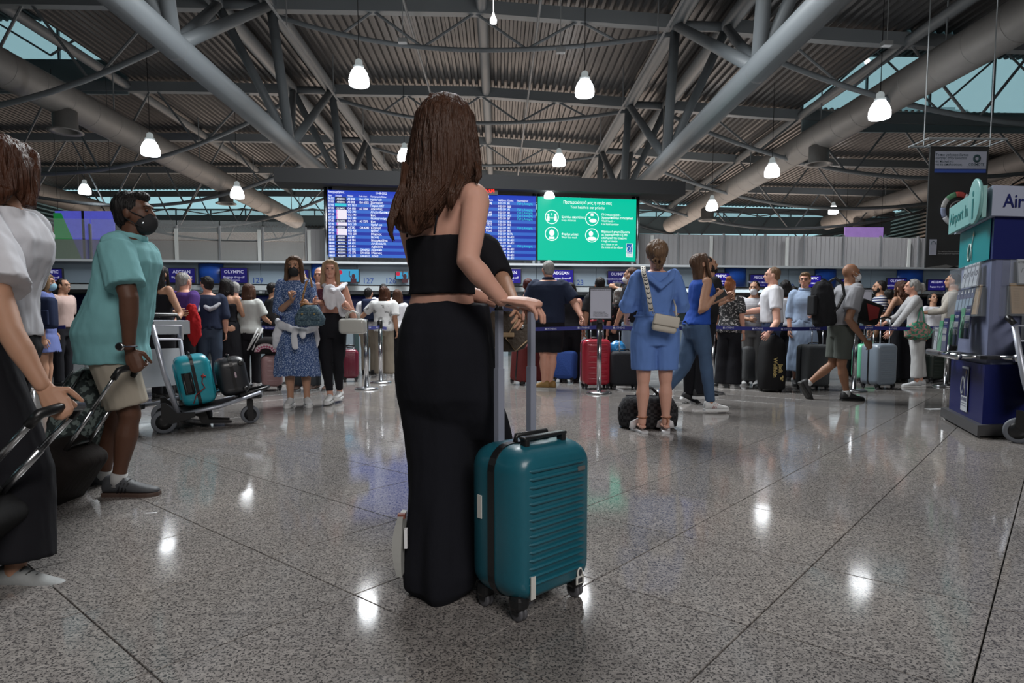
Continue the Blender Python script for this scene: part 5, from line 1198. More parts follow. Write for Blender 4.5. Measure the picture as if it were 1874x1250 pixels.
    hd_.tube([(0, .088, .002), (0, .104, -.032), (0, .090, -.046)], [.009, .0135, .010], 8, round_end=True); hd_.ell((0, .078, -.068), (.022, .018, .011), 10, 6)
    hd_.tube([(-.045, .076, .018), (0, .088, .020), (.045, .076, .018)], .011, 6)
    for q in (-1, 1): hd_.ell((q*.076, -.004, -.022), (.010, .020, .030), 8, 8)
    hd_.tube([(0, -.02, -.06), (0, -.03, -.16)], [.055, .055], 12)
    hd_.xf(HM)
    hv = min(vox, .009) if vox > .008 else vox*.8
    hme = union(hd_, hv/1.0, 'h', SK[sk], False, 1)
    me = union(b, vox, 'body', SK[sk], False, 2)
    hands_mb = MB(); hz = []
    for side, E_, hs, S in ((1, R, handR, SR), (-1, L, handL, SL_)):
        if hands is False: continue
        d0 = (E_[1] - E_[0]).normalized(); hs = hs or {}
        d = Vector(hs['d']) if 'd' in hs else d0; pn = Vector(hs.get('pn', (-side*1.0, 0, 0)))
        hand(hands_mb, E_[1] + d*.01, d, pn, hs.get('s', 1.0), hs.get('curl', .35), hs.get('side', None) or (1 if (d.cross((pn - d*pn.dot(d)).normalized())).dot(Vector(hs.get('thumbdir', (0, 1, .2)))) > 0 else -1), hs.get('thumb', .5))
    # merge head, trunk and hands into one body mesh
    bm = bmesh.new(); bm.from_mesh(me); bm.from_mesh(hme)
    if hands_mb.v:
        if vox <= .009: hme2 = union(hands_mb, .0032, 'hh', SK[sk], False, 1)
        else: hme2 = hands_mb.mesh('hh', SK[sk], True)
        bm.from_mesh(hme2); bpy.data.meshes.remove(hme2)
    bmesh.ops.scale(bm, vec=(s, s, s), verts=bm.verts); bmesh.ops.recalc_face_normals(bm, faces=bm.faces[:]) if vox > .009 else None
    bm.to_mesh(me); bm.free(); bpy.data.meshes.remove(hme)
    me.polygons.foreach_set('use_smooth', [True]*len(me.polygons)); link('body', me, t)
    SM = Matrix.Scale(s, 4)
    def part(m_, name, m, v=None, disp=None, it=2):
        m_.xf(SM); return union(m_, v or vox, name, m, t, it, disp)
    def plain(m_, name, m, smooth=True): m_.xf(SM); return m_.build(name, m, t, smooth, fix=True)
    # ---- face
    if eyes:
        m_ = MB()
        for q in (-1, 1): m_.ell((q*.029, .0825, -.006), (.0125, .006, .0065), 8, 6)
        m_.xf(HM); plain(m_, 'eyes', mat('eye_dark', (.03, .022, .02), .3))
        m_ = MB()
        for q in (-1, 1): m_.tube([(q*.014, .090, .014), (q*.030, .088, .020), (q*.046, .078, .014)], .0035, 5)
        m_.xf(HM); plain(m_, 'brows', HR[brow or (hair[1] if hair and hair[1] in HR else 'brown')])
        if not mask:
            m_ = MB(); m_.ell((0, .0935, -.068), (.020, .006, .0065), 10, 6); m_.xf(HM); plain(m_, 'lips', mat('lips_%s' % sk, tuple(c*f for c, f in zip(SK[sk].node_tree.nodes['Principled BSDF'].inputs[0].default_value[:3], (.85, .55, .55))), .5))
    if mask:
        mc = {'white': (.60, .60, .62), 'black': (.012, .012, .014), 'blue': (.22, .38, .48)}[mask]; mm = mat('mask_' + mask, mc, .8)
        m_ = MB(); m_.zloft([(-.128, .030, .030, 0, .040), (-.115, .046, .050, 0, .046), (-.085, .056, .068, 0, .050), (-.055, .054, .078, 0, .046), (-.032, .044, .066, 0, .045), (-.018, .026, .058, 0, .045)], 18, 1.7); m_.xf(HM); plain(m_, 'face_mask', mm)
        m_ = MB()
        for q in (-1, 1): m_.tube([(q*.050, .075, -.045), (q*.066, .03, -.02), (q*.080, -.012, .004)], .003, 5); m_.tube([(q*.045, .065, -.105), (q*.066, .02, -.07), (q*.080, -.012, -.045)], .003, 5)
        m_.xf(HM); plain(m_, 'mask_strap', mm)
    if glasses:
        m_ = MB()
        for q in (-1, 1):
            m_.tube([(q*.033 + .026*math.cos(k*PI/6), .098, -.004 + .017*math.sin(k*PI/6)) for k in range(13)], .0030, 5); m_.tube([(q*.059, .096, 0), (q*.078, .03, 0), (q*.080, -.02, -.005)], .0028, 5)
        m_.cyl((-.008, .10, 0), (.008, .10, 0), .003, 5); m_.xf(HM); plain(m_, 'glasses', BLACKPL)
    hm = None
    if hair:
        st_, hc = hair[0], hair[1]; hm = HR[hc]; Ln = hair[2] if len(hair) > 2 else .3; hv2 = max(.007, vox*.7)
        m_ = MB()
        if st_ != 'bald':
            m_.ell((0, -.026, .020), (.083, .096, .094), 18, 12); m_.ell((0, -.05, -.03), (.072, .060, .075), 14, 10)
            if st_ in ('short', 'crop'):
                for q in (-1, 1): m_.ell((q*.066, -.01, .01), (.018, .035, .042), 8, 8)
                m_.ell((0, .045, .075), (.055, .045, .030), 12, 8)
            if st_ == 'crop': m_ = MB(); m_.ell((0, -.022, .018), (.078, .094, .092), 18, 12); m_.ell((0, -.05, -.03), (.066, .055, .065), 14, 10)
            if st_ in ('long', 'bob', 'curly'):
                m_.ell((0, .030, .072), (.060, .050, .034), 12, 8)
                LL_ = Ln if st_ != 'bob' else .18
                m_.zloft([(-LL_, .06, .02, 0, -.085), (-LL_+.04, .09, .035, 0, -.08), (-LL_*.6, .098, .045, 0, -.070), (-.10, .094, .055, 0, -.055), (0, .088, .075, 0, -.035), (.05, .078, .085, 0, -.025)], 18, 2.1)
                for q in (-1, 1): m_.tube([(q*.062, .045, .055), (q*.080, .035, 0), (q*.086, .025, -.08), (q*.092, .030 if LL_ > .2 else 0, -min(LL_, .16)), (q*.090, .02, -LL_*.85)], [.022, .024, .026, .026, .014], 8, round_end=True, flat=.7)
                if st_ == 'bob':
                    for q in (-1, 1): m_.ell((q*.074, .0, -.055), (.028, .055, .095), 10, 8)
                if st_ == 'curly':
                    for k in range(30): aa = random.uniform(0, 2*PI); zz = random.uniform(-LL_, .05); m_.ell((.10*math.cos(aa), -.06 - abs(.05*math.sin(aa)), zz), (.028, .028, .03), 6, 5)
            if st_ in ('pony', 'bun', 'messy'):
                for q in (-1, 1): m_.ell((q*.068, -.005, .02), (.018, .04, .05), 8, 8)
            if st_ == 'bun': m_.ell((0, -.075, .105), (.05, .045, .042), 12, 10)
            if st_ == 'messy': m_.ell((0, -.03, .02), (.098, .105, .10), 18, 12); m_.ell((0, -.115, -.005), (.065, .05, .06), 12, 10); [m_.tube([(random.uniform(-.05, .05), -.11, random.uniform(-.05, .04)), (random.uniform(-.07, .07), -.13, random.uniform(-.12, -.06)), (random.uniform(-.05, .05), -.10, -.15)], [.014, .012, .006], 5, round_end=True) for k in range(8)]
            if st_ == 'pony': m_.tube([(0, -.10, .035), (0, -.15, .02), (0, -.165, -.06), (0, -.14, -Ln)], [.022, .036, .034, .010], 10, round_end=True)
            m_.xf(HM); part(m_, 'hair', hm, hv2, lambda c: .006*noise.noise(Vector((c[0]*70, c[1]*70, c[2]*9))), 1)
    if beard:
        m_ = MB(); m_.ell((0, .040, -.085), (.050, .056, .042), 12, 8); m_.ell((0, .086, -.052), (.030, .014, .008), 10, 6)
        for q in (-1, 1): m_.ell((q*.060, .02, -.055), (.014, .03, .045), 8, 6)
        m_.xf(HM); part(m_, 'beard', HR[hair[1]], .008, None, 1)
    # ---- bottom
    legs_ = ((HR_, LR, 1), (HL_, LL, -1))
    if bottom:
        kd = bottom['kind']; bm_ = bottom['m']; inf = bottom.get('inf', .008); m_ = MB(); wz = bottom.get('waist', 1.0)
        if kd in ('pants', 'shorts'):
            end = bottom.get('end', .06 if kd == 'pants' else .50); kr, er = bottom.get('kr', .075), bottom.get('er', .075)
            torso(m_, .785, wz, inf)
            for Hh, K, q in legs_:
                if kd == 'shorts':
                    tt = (Hh.z - end)/max(.05, Hh.z - K[0].z); e = Hh.lerp(K[0], min(1, tt)); r0 = .100*w**.7 + inf; rr = er
                    dv = (e-Hh).normalized()
                    m_.tube([Hh - dv*.02, Hh.lerp(e, .4), Hh.lerp(e, .8), e, e + dv*.001, e - dv*.05], [r0, (r0+rr)/2+.004, rr+.002, rr, rr-.012, rr-.022], 16)
                else:
                    e = K[0].lerp(K[1], min(1.1, (K[0].z - end)/max(.05, K[0].z - K[1].z)) if abs(K[0].z-K[1].z) > .2 else .95); r0 = .098*w**.7 + inf; dv = (e-K[0]).normalized(); dh = (K[0]-Hh).normalized()
                    m_.tube([Hh - dh*.02, Hh.lerp(K[0], .35), Hh.lerp(K[0], .7), K[0], K[0].lerp(e, .33), K[0].lerp(e, .66), e, e + dv*.001, e - dv*.05], [r0, r0*.92, (r0*.7+kr*.3)*.97, kr, max((kr+er)/2, .060*w**.3+.009), max((kr+er*2)/3, .050), er, er-.012, er-.020], 16)
        else:
            end = bottom.get('end', .45); fl = bottom.get('flare', .10); secs = []; z_ = wz
            for k in range(12):
                u = k/11; z = wz + (end - wz)*u; base_r = float(np.interp(z, [q[0] for q in T][1:], [q[1] for q in T][1:])) if z > .84 else T[2][1]*.98; by = float(np.interp(z, [q[0] for q in T][1:], [q[2] for q in T][1:])) if z > .84 else T[2][2]
                secs.append((z, base_r + inf + fl*u, by + inf + fl*.85*u, (LR[0].x+LL[0].x)/2*u*.6, (LR[0].y+LL[0].y)/2*u))
            secs = secs[::-1]; f = secs[0]; secs = [(f[0]+.05, f[1]-.03, f[2]-.03, f[3], f[4]), (f[0], f[1]-.012, f[2]-.012, f[3], f[4])] + secs
            m_.zloft(secs, 28, 2.1)
        fo = bottom.get('fold', .006)
        part(m_, {'pants': 'trousers', 'shorts': 'shorts', 'skirt': 'skirt', 'dress': 'dress_skirt'}[kd], bm_, bottom.get('v', vox), folds(fo, bottom.get('fx', 4), 1.2, random.random()*9), 2)
    # ---- top
    if top:
        kd = top.get('kind', 'tee'); inf = top.get('inf', .020); z0_ = top.get('hem', .92); z1_ = top.get('neck', 1.43); m_ = MB()
        torso(m_, z0_, z1_, inf, top.get('flare', .0), True, top.get('bulge', 0), wq=top.get('wq', 1))
        sl = top.get('sleeve', .45); sr = top.get('sr', .012)
        if kd not in ('cami', 'tank'):
            for S, E_ in ((SR, R), (SL_, L)):
                m_.ell(S + Vector((-.012*math.copysign(1, S.x), 0, .0)), (.062*up_h+sr*.6, .060*up_h+sr*.6, .060*up_h+sr*.5), 12, 9)
                Lu, Lf = (E_[0]-S).length, (E_[1]-E_[0]).length; tot = Lu + Lf; q = sl*tot; pts = [S]; rad = [ar[0]*up_h + sr]
                if q <= Lu*.98:
                    e = S.lerp(E_[0], q/Lu); dv = (e-S).normalized(); pts += [S.lerp(e, .5), e, e+dv*.001, e-dv*.03]; r_ = ar[0]*up_h + sr + top.get('sf', .006); rad += [r_, r_+.002, r_-.010, r_-.018]
                else:
                    e = E_[0].lerp(E_[1], (q-Lu)/Lf); dv = (e-E_[0]).normalized(); r_ = ar[2]*up_h + sr + top.get('sf', 0); pts += [E_[0], E_[0].lerp(e, .6), e, e+dv*.001, e-dv*.03]; rad += [ar[1]*up_h+sr, r_, r_-.003 if not top.get('sf') else r_+.004, r_-.012, r_-.018]
                m_.tube(pts, rad, 14)
        elif kd == 'tank':
            for S in (SR, SL_): m_.tube([S + Vector((-.055*math.copysign(1, S.x), .06, -.12)), S + Vector((-.05*math.copysign(1, S.x), 0, .040)), S + Vector((-.055*math.copysign(1, S.x), -.06, -.10))], .030, 8, round_end=True)
        if female and not top.get('flat'):
            for q in (-1, 1): m_.ell(Vector((q*.065, .082, 1.255)) + ln(1.25), (.062, .050, .060), 12, 8)
        part(m_, top.get('name', 'shirt'), top['m'], top.get('v', vox), folds(top.get('fold', .005), 4, 1.8, random.random()*9), 2)
        if top.get('collar'):
            m_ = MB(); m_.tube([Vector((.075*math.sin(k*PI/6), -.012 + .068*math.cos(k*PI/6)*-1, 1.468 - .025*(1-math.cos(k*PI/6))*.5)) + ln(1.45) for k in range(13)], .015, 6, flat=1.8); part(m_, 'collar', top['m'], .008, None, 1)
        if kd == 'cami':
            for q in (-1, 1):
                m_ = MB(); m_.tube([Vector((q*.075, .10, 1.30)) + ln(1.3), Vector((q*.085, .04, 1.40)) + ln(1.4), Vector((q*.085, -.035, 1.425)) + ln(1.42), Vector((q*.07, -.095, 1.33)) + ln(1.33), Vector((q*.065, -.105, z1_)) + ln(z1_)], .004, 6); plain(m_, 'strap', top['m'])
    # ---- shoes
    if shoes:
        kd, cu, cs = shoes[:3]
        so_, up_ = shoe_mesh(kd, cu, cs)
        for K, fy, pit in ((LR, footR, pitchR), (LL, footL, pitchL)):
            Mx = Matrix.Translation(K[1]*s) @ Matrix.Rotation(-math.radians(fy), 4, 'Z') @ Matrix.Rotation(-math.radians(pit), 4, 'X') @ Matrix.Scale(s*(1.0 if female else 1.1), 4)
            o = link('shoe', up_ if kd != 'slide' else so_, t); o.matrix_local = Mx; o2 = link('sole' if kd != 'slide' else 'strap', so_ if kd != 'slide' else up_, o)
            if kd == 'slide' :
                pass
        if len(shoes) > 3:
            for K in (LR, LL):
                m_ = MB(); d = (K[0]-K[1]).normalized(); m_.tube([K[1]-d*.03, K[1]+d*.045], [.043, .042], 12); plain(m_, 'sock', mat('sock_%.2f' % shoes[3][0], shoes[3], .8))
        if kd == 'slide':
            m_ = MB()
            for K in (LR, LL): limb(m_, [K[1] + Vector((0, -.03, -.028)), K[1] + Vector((0, .06, -.025)), K[1] + Vector((0, .15, -.04))], [.032, .034, .030], flat=.6)
            part(m_, 'foot', SK[sk], .008, None, 1)
    t['_s'] = 1; del t['_s']
    return t, (lambda v: base + rot @ (J(v)*s)), HM
BLK = cloth('black', (.010, .010, .013)); NVY = cloth('navy', (.016, .022, .045)); WHC = cloth('white', (.62, .62, .66)); GRYC = cloth('grey', (.28, .28, .30)); BLKS = cloth('softblack', (.016, .016, .018))
Q = 'travellers standing in the check-in queue'
SNW = ('sneaker', (.62, .62, .62), (.66, .66, .66)); SNB = ('sneaker', (.02, .02, .022), (.03, .03, .03)); SNBW = ('sneaker', (.02, .02, .022), (.6, .6, .6))
# ---------------------------------------------------------------- foreground woman with long brown hair (seen from behind)
YC = 2.24
c, wf, HM = person('tall woman with long brown hair, black strappy top and wide black trousers, seen from behind', 813, YC, 1.635, 38, .94, True, .0085, (.0, .0), 'fair',
    R=[(856, 478, 2.00), (918, 548, 2.03)], L=[(-.20, .10, 1.13), (910, 552, 2.27)], legR=[(900, 830, 2.44), (893, 1030, 2.50)], legL=[(805, 850, 2.20), (790, 1046, 2.14)],
    head=(-14, 4, 0), top=dict(kind='cami', m=BLK, hem=1.062, neck=1.265, inf=.012, fold=.002, name='top', flat=True), hair=None, handR=dict(d=(.80, .45, -.12), pn=(-.05, .15, -1), curl=.42, thumbdir=(-.5, .6, 0), s=1.05), handL=dict(d=(.8, .3, -.15), pn=(0, .1, -1), curl=.45, s=1.0), shoes=None, eyes=True, brow='brown', sx=.165)
# wide trousers: waistband and two flowing legs
TR = cloth('trousers', (.0085, .009, .013), .95, .5, 12)
m_ = MB()
def pring(y, x0, x1, Yc, ry):
    z = P((x0+x1)/2, y, Yc); a_ = P(x0, y, Yc); b_ = P(x1, y, Yc); return (z, (b_-a_).length/2, ry)
def ploft(m_, secs, n=28, p=2.2, wave=None):
    rings = []
    for i, (cn, rx, ry) in enumerate(secs):
        r = []
        for j in range(n):
            a_ = 2*PI*j/n; k = 1 + (wave(a_, i/len(secs)) if wave else 0)
            ca, sa = math.cos(a_), math.sin(a_)
            r.append(Vector((cn.x + rx*k*math.copysign(abs(ca)**(2/p), ca), cn.y + ry*k*math.copysign(abs(sa)**(2/p), sa), cn.z)))
        rings.append(r)
    m_.loft(rings[::-1], True)
ploft(m_, [pring(558, 740, 893, YC, .125), pring(580, 733, 896, YC, .16), pring(610, 726, 900, YC, .178), pring(650, 722, 903, YC, .182), pring(690, 722, 906, YC, .175), pring(725, 727, 910, YC, .165), pring(760, 737, 914, YC+.03, .155), pring(795, 746, 918, YC+.06, .13), pring(825, 756, 915, YC+.09, .09)])
ploft(m_, [pring(680, 724, 868, YC, .13), pring(740, 731, 872, YC, .12), pring(800, 744, 866, YC-.01, .115), pring(850, 751, 868, YC-.02, .115), pring(900, 751, 872, YC-.03, .12), pring(950, 747, 876, YC-.04, .125), pring(1000, 744, 878, YC-.05, .13), pring(1040, 743, 880, YC-.06, .13), pring(1068, 746, 872, YC-.06, .13), pring(1084, 762, 858, YC-.06, .11)],
      wave=lambda a_, u: .035*math.sin(5*a_+u*4)*min(1, u*2))
ploft(m_, [pring(680, 800, 904, YC+.08, .12), pring(740, 838, 922, YC+.12, .12), pring(800, 862, 934, YC+.18, .12), pring(850, 868, 936, YC+.22, .12), pring(900, 866, 934, YC+.26, .12), pring(950, 862, 926, YC+.28, .12), pring(1000, 858, 918, YC+.30, .12), pring(1030, 858, 916, YC+.30, .11)], wave=lambda a_, u: .04*math.sin(5*a_+u*5)*min(1, u*2))
Mi = c.matrix_basis.copy(); Mi = Matrix.Translation(c.location) @ Matrix.Rotation(c.rotation_euler.z, 4, 'Z'); Mi = Mi.inverted()
m_.xf(Mi); union(m_, .009, 'trousers', TR, c, 2, lambda q: .018*noise.noise(Vector((q[0]*11, q[1]*11, q[2]*1.5))) + .004*noise.noise(Vector((q[0]*22, q[1]*22, q[2]*5))))
# lifted heel: pale shoe sole seen edge-on behind the hem
m_ = MB(); cx_, w_ = P(733, 990, 2.13), .0
rings = []
for k in range(9):
    u = k/8; y = 940 + 108*u; xa = 732 - 6*math.sin(PI*u*.9) ; q = P(xa + 5, y, 2.12); hw = .011 + .009*math.sin(PI*u); rings.append([q + Vector((-hw, -.035, 0)), q + Vector((hw*.6, -.045, 0)), q + Vector((hw*.8, .04, 0)), q + Vector((-hw*.8, .045, 0))])
m_.loft(rings[::-1]); m_.xf(Mi); o = m_.build('shoe', mat('pale_shoe_sole', (.42, .42, .40), .6), c, fix=True)
m_ = MB(); m_.box(P(735, 944, 2.095), (.024, .02, .016)); m_.xf(Mi); m_.build('heel_tab', mat('brown_heel_tab', (.20, .06, .04), .6), o)
m_ = MB(); m_.box(P(743, 985, 2.10), (.010, .02, .065)); m_.xf(Mi); m_.build('shoe_stripe', PAPER, o)
m_ = MB(); q = P(872, 1046, 2.36); m_.ell(q, (.045, .07, .05), 14, 10); m_.ell(q + Vector((.0, .03, -.01)), (.04, .09, .04), 14, 10); m_.xf(Mi); m_.build('shoe', SNB and mat('black_shoe', (.012, .012, .014), .6), c, True)
# hair: a thick sheet falling from the crown to the left shoulder blade
m_ = MB(); hs = []
for y, xa, xb, Yc, ry in ((178, 798, 830, YC, .04), (184, 782, 846, YC, .075), (195, 771, 857, YC, .10), (212, 762, 867, YC, .115), (240, 757, 871, YC-.005, .118), (270, 750, 876, YC-.01, .120), (300, 744, 880, YC-.02, .112), (325, 738, 880, YC-.035, .095), (345, 733, 868, YC-.055, .075), (362, 729, 836, YC-.08, .058), (380, 725, 812, YC-.095, .045), (398, 722, 800, YC-.105, .036), (412, 725, 790, YC-.110, .028), (424, 733, 775, YC-.112, .020), (431, 745, 762, YC-.113, .012)):
    hs.append(pring(y, xa, xb, Yc, ry))
ploft(m_, hs, 30, 2.0); m_.xf(Mi)
hb_ = union(m_, .0065, 'hair', HR['brown'], c, 2, lambda q: .010*noise.noise(Vector((q[0]*34, q[1]*34, q[2]*2.5 + 3))) + .004*noise.noise(Vector((q[0]*95, q[1]*95, q[2]*3))))
locks = MB(); random.seed(3)
for k in range(250):
    u = random.random(); pts, rad = [], []; off = random.uniform(-1, 1)
    x_end = 722 + u*66; yend = 412 + 22*math.sin(PI*min(1, u*1.1)) + random.uniform(-26, 5); bow = random.uniform(-7, 7)
    for q in range(9):
        v = q/8; y = 183 + random.uniform(0, 3) + (yend-183)*v
        i = min(len(hs)-2, max(0, next((n_ for n_ in range(len(hs)-1) if hs[n_+1][0].z < P(815, y, YC).z), len(hs)-2)))
        cn, rx, ry = hs[i]; zt_ = P(815, y, YC).z; f = min(1, max(0, (hs[i][0].z - zt_)/max(1e-4, hs[i][0].z - hs[i+1][0].z))); cn = hs[i][0].lerp(hs[i+1][0], f); rx = rx*(1-f) + hs[i+1][1]*f; ry = ry*(1-f) + hs[i+1][2]*f
        a_ = PI + PI*(.04 + .92*u) + .12*math.sin(v*5 + off*3) ; pts.append(Vector((cn.x + (rx+.001)*math.cos(a_), cn.y + (ry+.001)*math.sin(a_), zt_))); rad.append(.0042*math.sin(PI*(.12+.86*v)) + .0004)
    locks.tube(pts, rad, 5)
for pts in ([(735, 350, 2.13), (722, 385, 2.10), (712, 408, 2.09), (716, 432, 2.09), (722, 438, 2.09)], [(732, 372, 2.12), (717, 398, 2.09), (714, 425, 2.09), (718, 440, 2.09)], [(738, 340, 2.13), (724, 370, 2.11), (716, 398, 2.09), (712, 420, 2.09)], [(846, 322, 2.10), (838, 345, 2.09), (830, 365, 2.09), (824, 384, 2.09)], [(834, 330, 2.10), (824, 358, 2.09), (818, 384, 2.09)], [(742, 300, 2.14), (736, 350, 2.12), (726, 380, 2.10), (718, 418, 2.10)], [(874, 300, 2.13), (876, 318, 2.12), (872, 334, 2.10)]):
    for d_ in (-3, 0, 3): locks.tube([P(x_ + d_*(1-.2*i), y_ + d_, yy) for i, (x_, y_, yy) in enumerate(pts)], [.007] + [.006]*(len(pts)-2) + [.0008], 6)
locks.xf(Mi); tag(locks.build('hair_lock', HR['brown'], c, True), kind='stuff')
# ring and white nails
m_ = MB()
for px, py, Y_ in ((948, 560, 2.06), (953, 570, 2.05)): m_.ell(P(px, py, Y_) , (.006, .006, .008), 8, 6)
m_.xf(Mi); m_.build('painted_nails', WHITEPL, c, True)
# ---------------------------------------------------------------- friend behind her
f, ff, _ = person('friend in black T-shirt and denim shorts hidden behind the long-haired woman', 843, 2.95, 1.56, 45, 1.0, True, .011, (0, .03), 'tan', R=[(917, 506, 2.85), (942, 556, 2.62)], L=[(-.2, .05, 1.12), (-.2, .15, .95)],
    head=(0, 10, 0), hair=('short', 'brown'), top=dict(m=BLK, hem=.92, sleeve=.40, sr=.022, inf=.018), bottom=dict(kind='shorts', end=.66, er=.10, m=mat('denim_blue', (.035, .08, .22), .8, var=.4, bscale=30)), shoes=SNB, legR=[(.10, .02, .49), (.10, 0, .085)])
b0 = P(930, 606, 2.78); sb = thing('shoulder_bag', 'small dark brown handbag with tan piping between the handle tubes', 'bag', b0)
m_ = MB(); m_.zloft([(-.088, .03, .02), (-.075, .07, .035), (-.02, .105, .045), (.05, .095, .04), (.085, .07, .03)], 20, 2.4); m_.build('bag_body', mat('brown_canvas', (.045, .032, .022), .6, bump=.2, bscale=80), sb, True, fix=True)
m_ = MB(); m_.prism([(-.01, -.052, -.03), (.05, -.052, .07), (.09, -.052, .03), (.08, -.052, -.04), (.03, -.052, -.085)], (0, .012, 0)); m_.build('flap', MATS['brown_canvas'], sb, fix=True)
m_ = MB(); m_.tube([(-.10, -.03, .08), (-.10, -.04, 0), (-.075, -.045, -.05), (-.04, -.045, -.09)], .003, 5); m_.tube([(.05, -.056, .07), (-.01, -.058, -.03), (.03, -.058, -.085), (.08, -.056, -.04)], .003, 5); m_.build('piping', mat('tan_piping', (.42, .30, .18), .6), sb, True)
m_ = MB(); m_.rbox((.0, -.062, -.015), (.05, .006, .02), .004, 2); m_.build('zip_pull', MATS['tan_piping'], sb)
m_ = MB(); m_.ell((.055, -.06, .02), (.012, .004, .010), 8, 6); m_.build('metal_badge', CHROME, sb)
# ---------------------------------------------------------------- man in turquoise polo walking right
TQ = cloth('turquoise', (.19, .42, .44), .85, .3, 10)
mn, mf, MH = person('man in turquoise polo shirt, beige shorts and black mask pulling a dark suitcase', 219, 3.55, 1.66, 84, 1.04, False, .0085, (0, .125), 'dark',
    R=[(236, 545, 3.32), (236, 635, 3.36)], L=[(-.2, -.05, 1.12), (-.16, -.02, .90)], legR=[(238, 760, 3.50), (216, 880, 3.49)], legL=[(205, 770, 3.72), (190, 872, 3.76)], head=(8, -4, 0),
    top=dict(m=TQ, hem=.735, inf=.026, bulge=.012, flare=.040, sleeve=.42, sr=.030, collar=True, fold=.008, name='polo_shirt'), bottom=dict(kind='shorts', end=.50, er=.108, m=cloth('beige', (.37, .33, .27)), inf=.02), hair=('short', 'black'), mask='black',
    shoes=('stripe', (.055, .058, .065), (.075, .045, .035), (.42, .42, .42)), handR=dict(d=(.15, .35, -.9), pn=(-.3, .3, -.8), curl=.9, s=1.12), pitchL=20, footR=4)
wq = mf((236, 628, 3.36)); MiM = (Matrix.Translation(mn.location) @ Matrix.Rotation(mn.rotation_euler.z, 4, 'Z')).inverted()
wt = thing('wristwatch', 'dark wristwatch with a leather strap on the wrist above the suitcase handle', 'watch', P(233, 634, 3.33))
m_ = MB(); m_.tube([(.036*math.cos(k*PI/9), .038*math.sin(k*PI/9), 0) for k in range(19)], .012, 6, flat=.35, up=(0, 0, 1)); m_.build('strap', mat('navy_strap', (.015, .02, .04), .6), wt, True)
m_ = MB(); m_.lathe((-.012, -.040, 0), [(.020, .004), (.022, 0), (.022, -.010), (.018, -.013)], 20, 'y'); m_.build('watch_case', CHROME, wt, True, fix=True)
m_ = MB(); m_.lathe((-.012, -.054, 0), [(.017, .002), (.017, 0)], 20, 'y'); m_.build('dial', BLACKPL, wt, fix=True)
m_ = MB(); m_.ell(P(261, 408, 3.42), (.005, .005, .005), 8, 6); o = m_.build('ear_stud', CHROME, None, True); o.parent = mn; o.matrix_parent_inverse = MiM
# his suitcase, tilted behind him, and the backpack riding on it
def tilted_case(label, top_px, grip_px, Yg, w_, d_, h_, c_, tube_gap, soft=True, thick=.009, tubecol=CHROME, off=Vector((-.04, 0, 0)), floor_px=None):
    a_ = P(*grip_px, Yg); b_ = P(*top_px, Yg); dr = (a_-b_).normalized()
    t = thing('suitcase', label, 'suitcase', b_)
    side = Vector((0, 1, 0)); nrm = dr.cross(side).normalized()
    R3 = Matrix((nrm.to_tuple(), side.to_tuple(), dr.to_tuple())).transposed().to_4x4()  # x normal, y across, z along the handle
    m_ = MB(); m_.rbox((-d_/2*0, 0, -h_/2), (d_, w_, h_), .05, 5); m_.xf(R3); o = m_.build('case_body', c_, t); autosmooth(o, 50)
    m_ = MB(); m_.rbox((d_/2+.012, 0, -h_*.55), (.03, w_*.78, h_*.6), .012, 3); m_.xf(R3); m_.build('front_pocket', c_, t)
    for q in (-1, 1):
        L_ = (a_-b_).length; m_ = MB(); m_.cyl((0, q*tube_gap/2, -.05), (0, q*tube_gap/2, L_*.52), thick*1.25, 10); m_.cyl((0, q*tube_gap/2, L_*.5), (0, q*tube_gap/2, L_), thick, 10); m_.xf(R3); m_.build('handle_tube', tubecol, t, True)
    m_ = MB(); m_.tube([(0, -tube_gap/2, L_-.03), (.0, -tube_gap/2, L_+.02), (0, 0, L_+.035), (0, tube_gap/2, L_+.02), (0, tube_gap/2, L_-.03)], .017, 8); m_.xf(R3); m_.build('handle_grip', BLACKPL, t, True)
    m_ = MB(); m_.rbox((d_*.1, -w_/2-.004, -.10), (.016, .006, .075), .002, 2); m_.xf(R3); m_.build('metal_tag', mat('metal_tag', (.45, .45, .42), .4, .5), t)
    for q in (-1, 1):
        m_ = MB(); m_.lathe((-d_/2, q*w_*.42, -h_+.01), [(.02, -.015), (.035, -.012), (.035, .012), (.02, .015)], 16, 'y'); m_.xf(R3); m_.build('wheel', BLACKPL, t, True)
    m_ = MB(); m_.tube([(0, -.08, -.005), (.0, -.07, .025), (0, .07, .025), (0, .08, -.005)], .010, 6); m_.xf(R3); m_.build('carry_handle', BLACKPL, t, True)
    return t, R3
CASEM = cloth('brownblack', (.018, .014, .013), .8, .3, 30)
s1, R1_ = tilted_case('dark brown-black soft suitcase tilted back behind the man in turquoise', (140, 818), (231, 682), 3.36, .36, .23, .56, CASEM, .17)
bp = thing('backpack', 'mottled grey-green backpack resting on the dark tilted suitcase', 'backpack', P(148, 752, 3.62))
m_ = MB(); m_.zloft([(-.24, .08, .09), (-.21, .12, .12), (-.05, .125, .125), (.10, .11, .11), (.20, .08, .08), (.245, .04, .04)], 24, 2.4); m_.xf(Matrix.Rotation(.30, 4, 'Y')); o = m_.build('bag_body', pattern('mottled_cloth', (.035, .045, .045), (.16, .20, .19), 'speck', 34, .52), bp, fix=True); autosmooth(o, 60)
m_ = MB(); m_.zloft([(-.18, .07, .03), (-.15, .09, .04), (-.03, .08, .04), (0, .05, .02)], 16, 2.6); m_.xf(Matrix.Translation((.0, -.12, 0)) @ Matrix.Rotation(.2, 4, 'Y')); m_.build('front_pocket', MATS['mottled_cloth'], bp, True, fix=True)
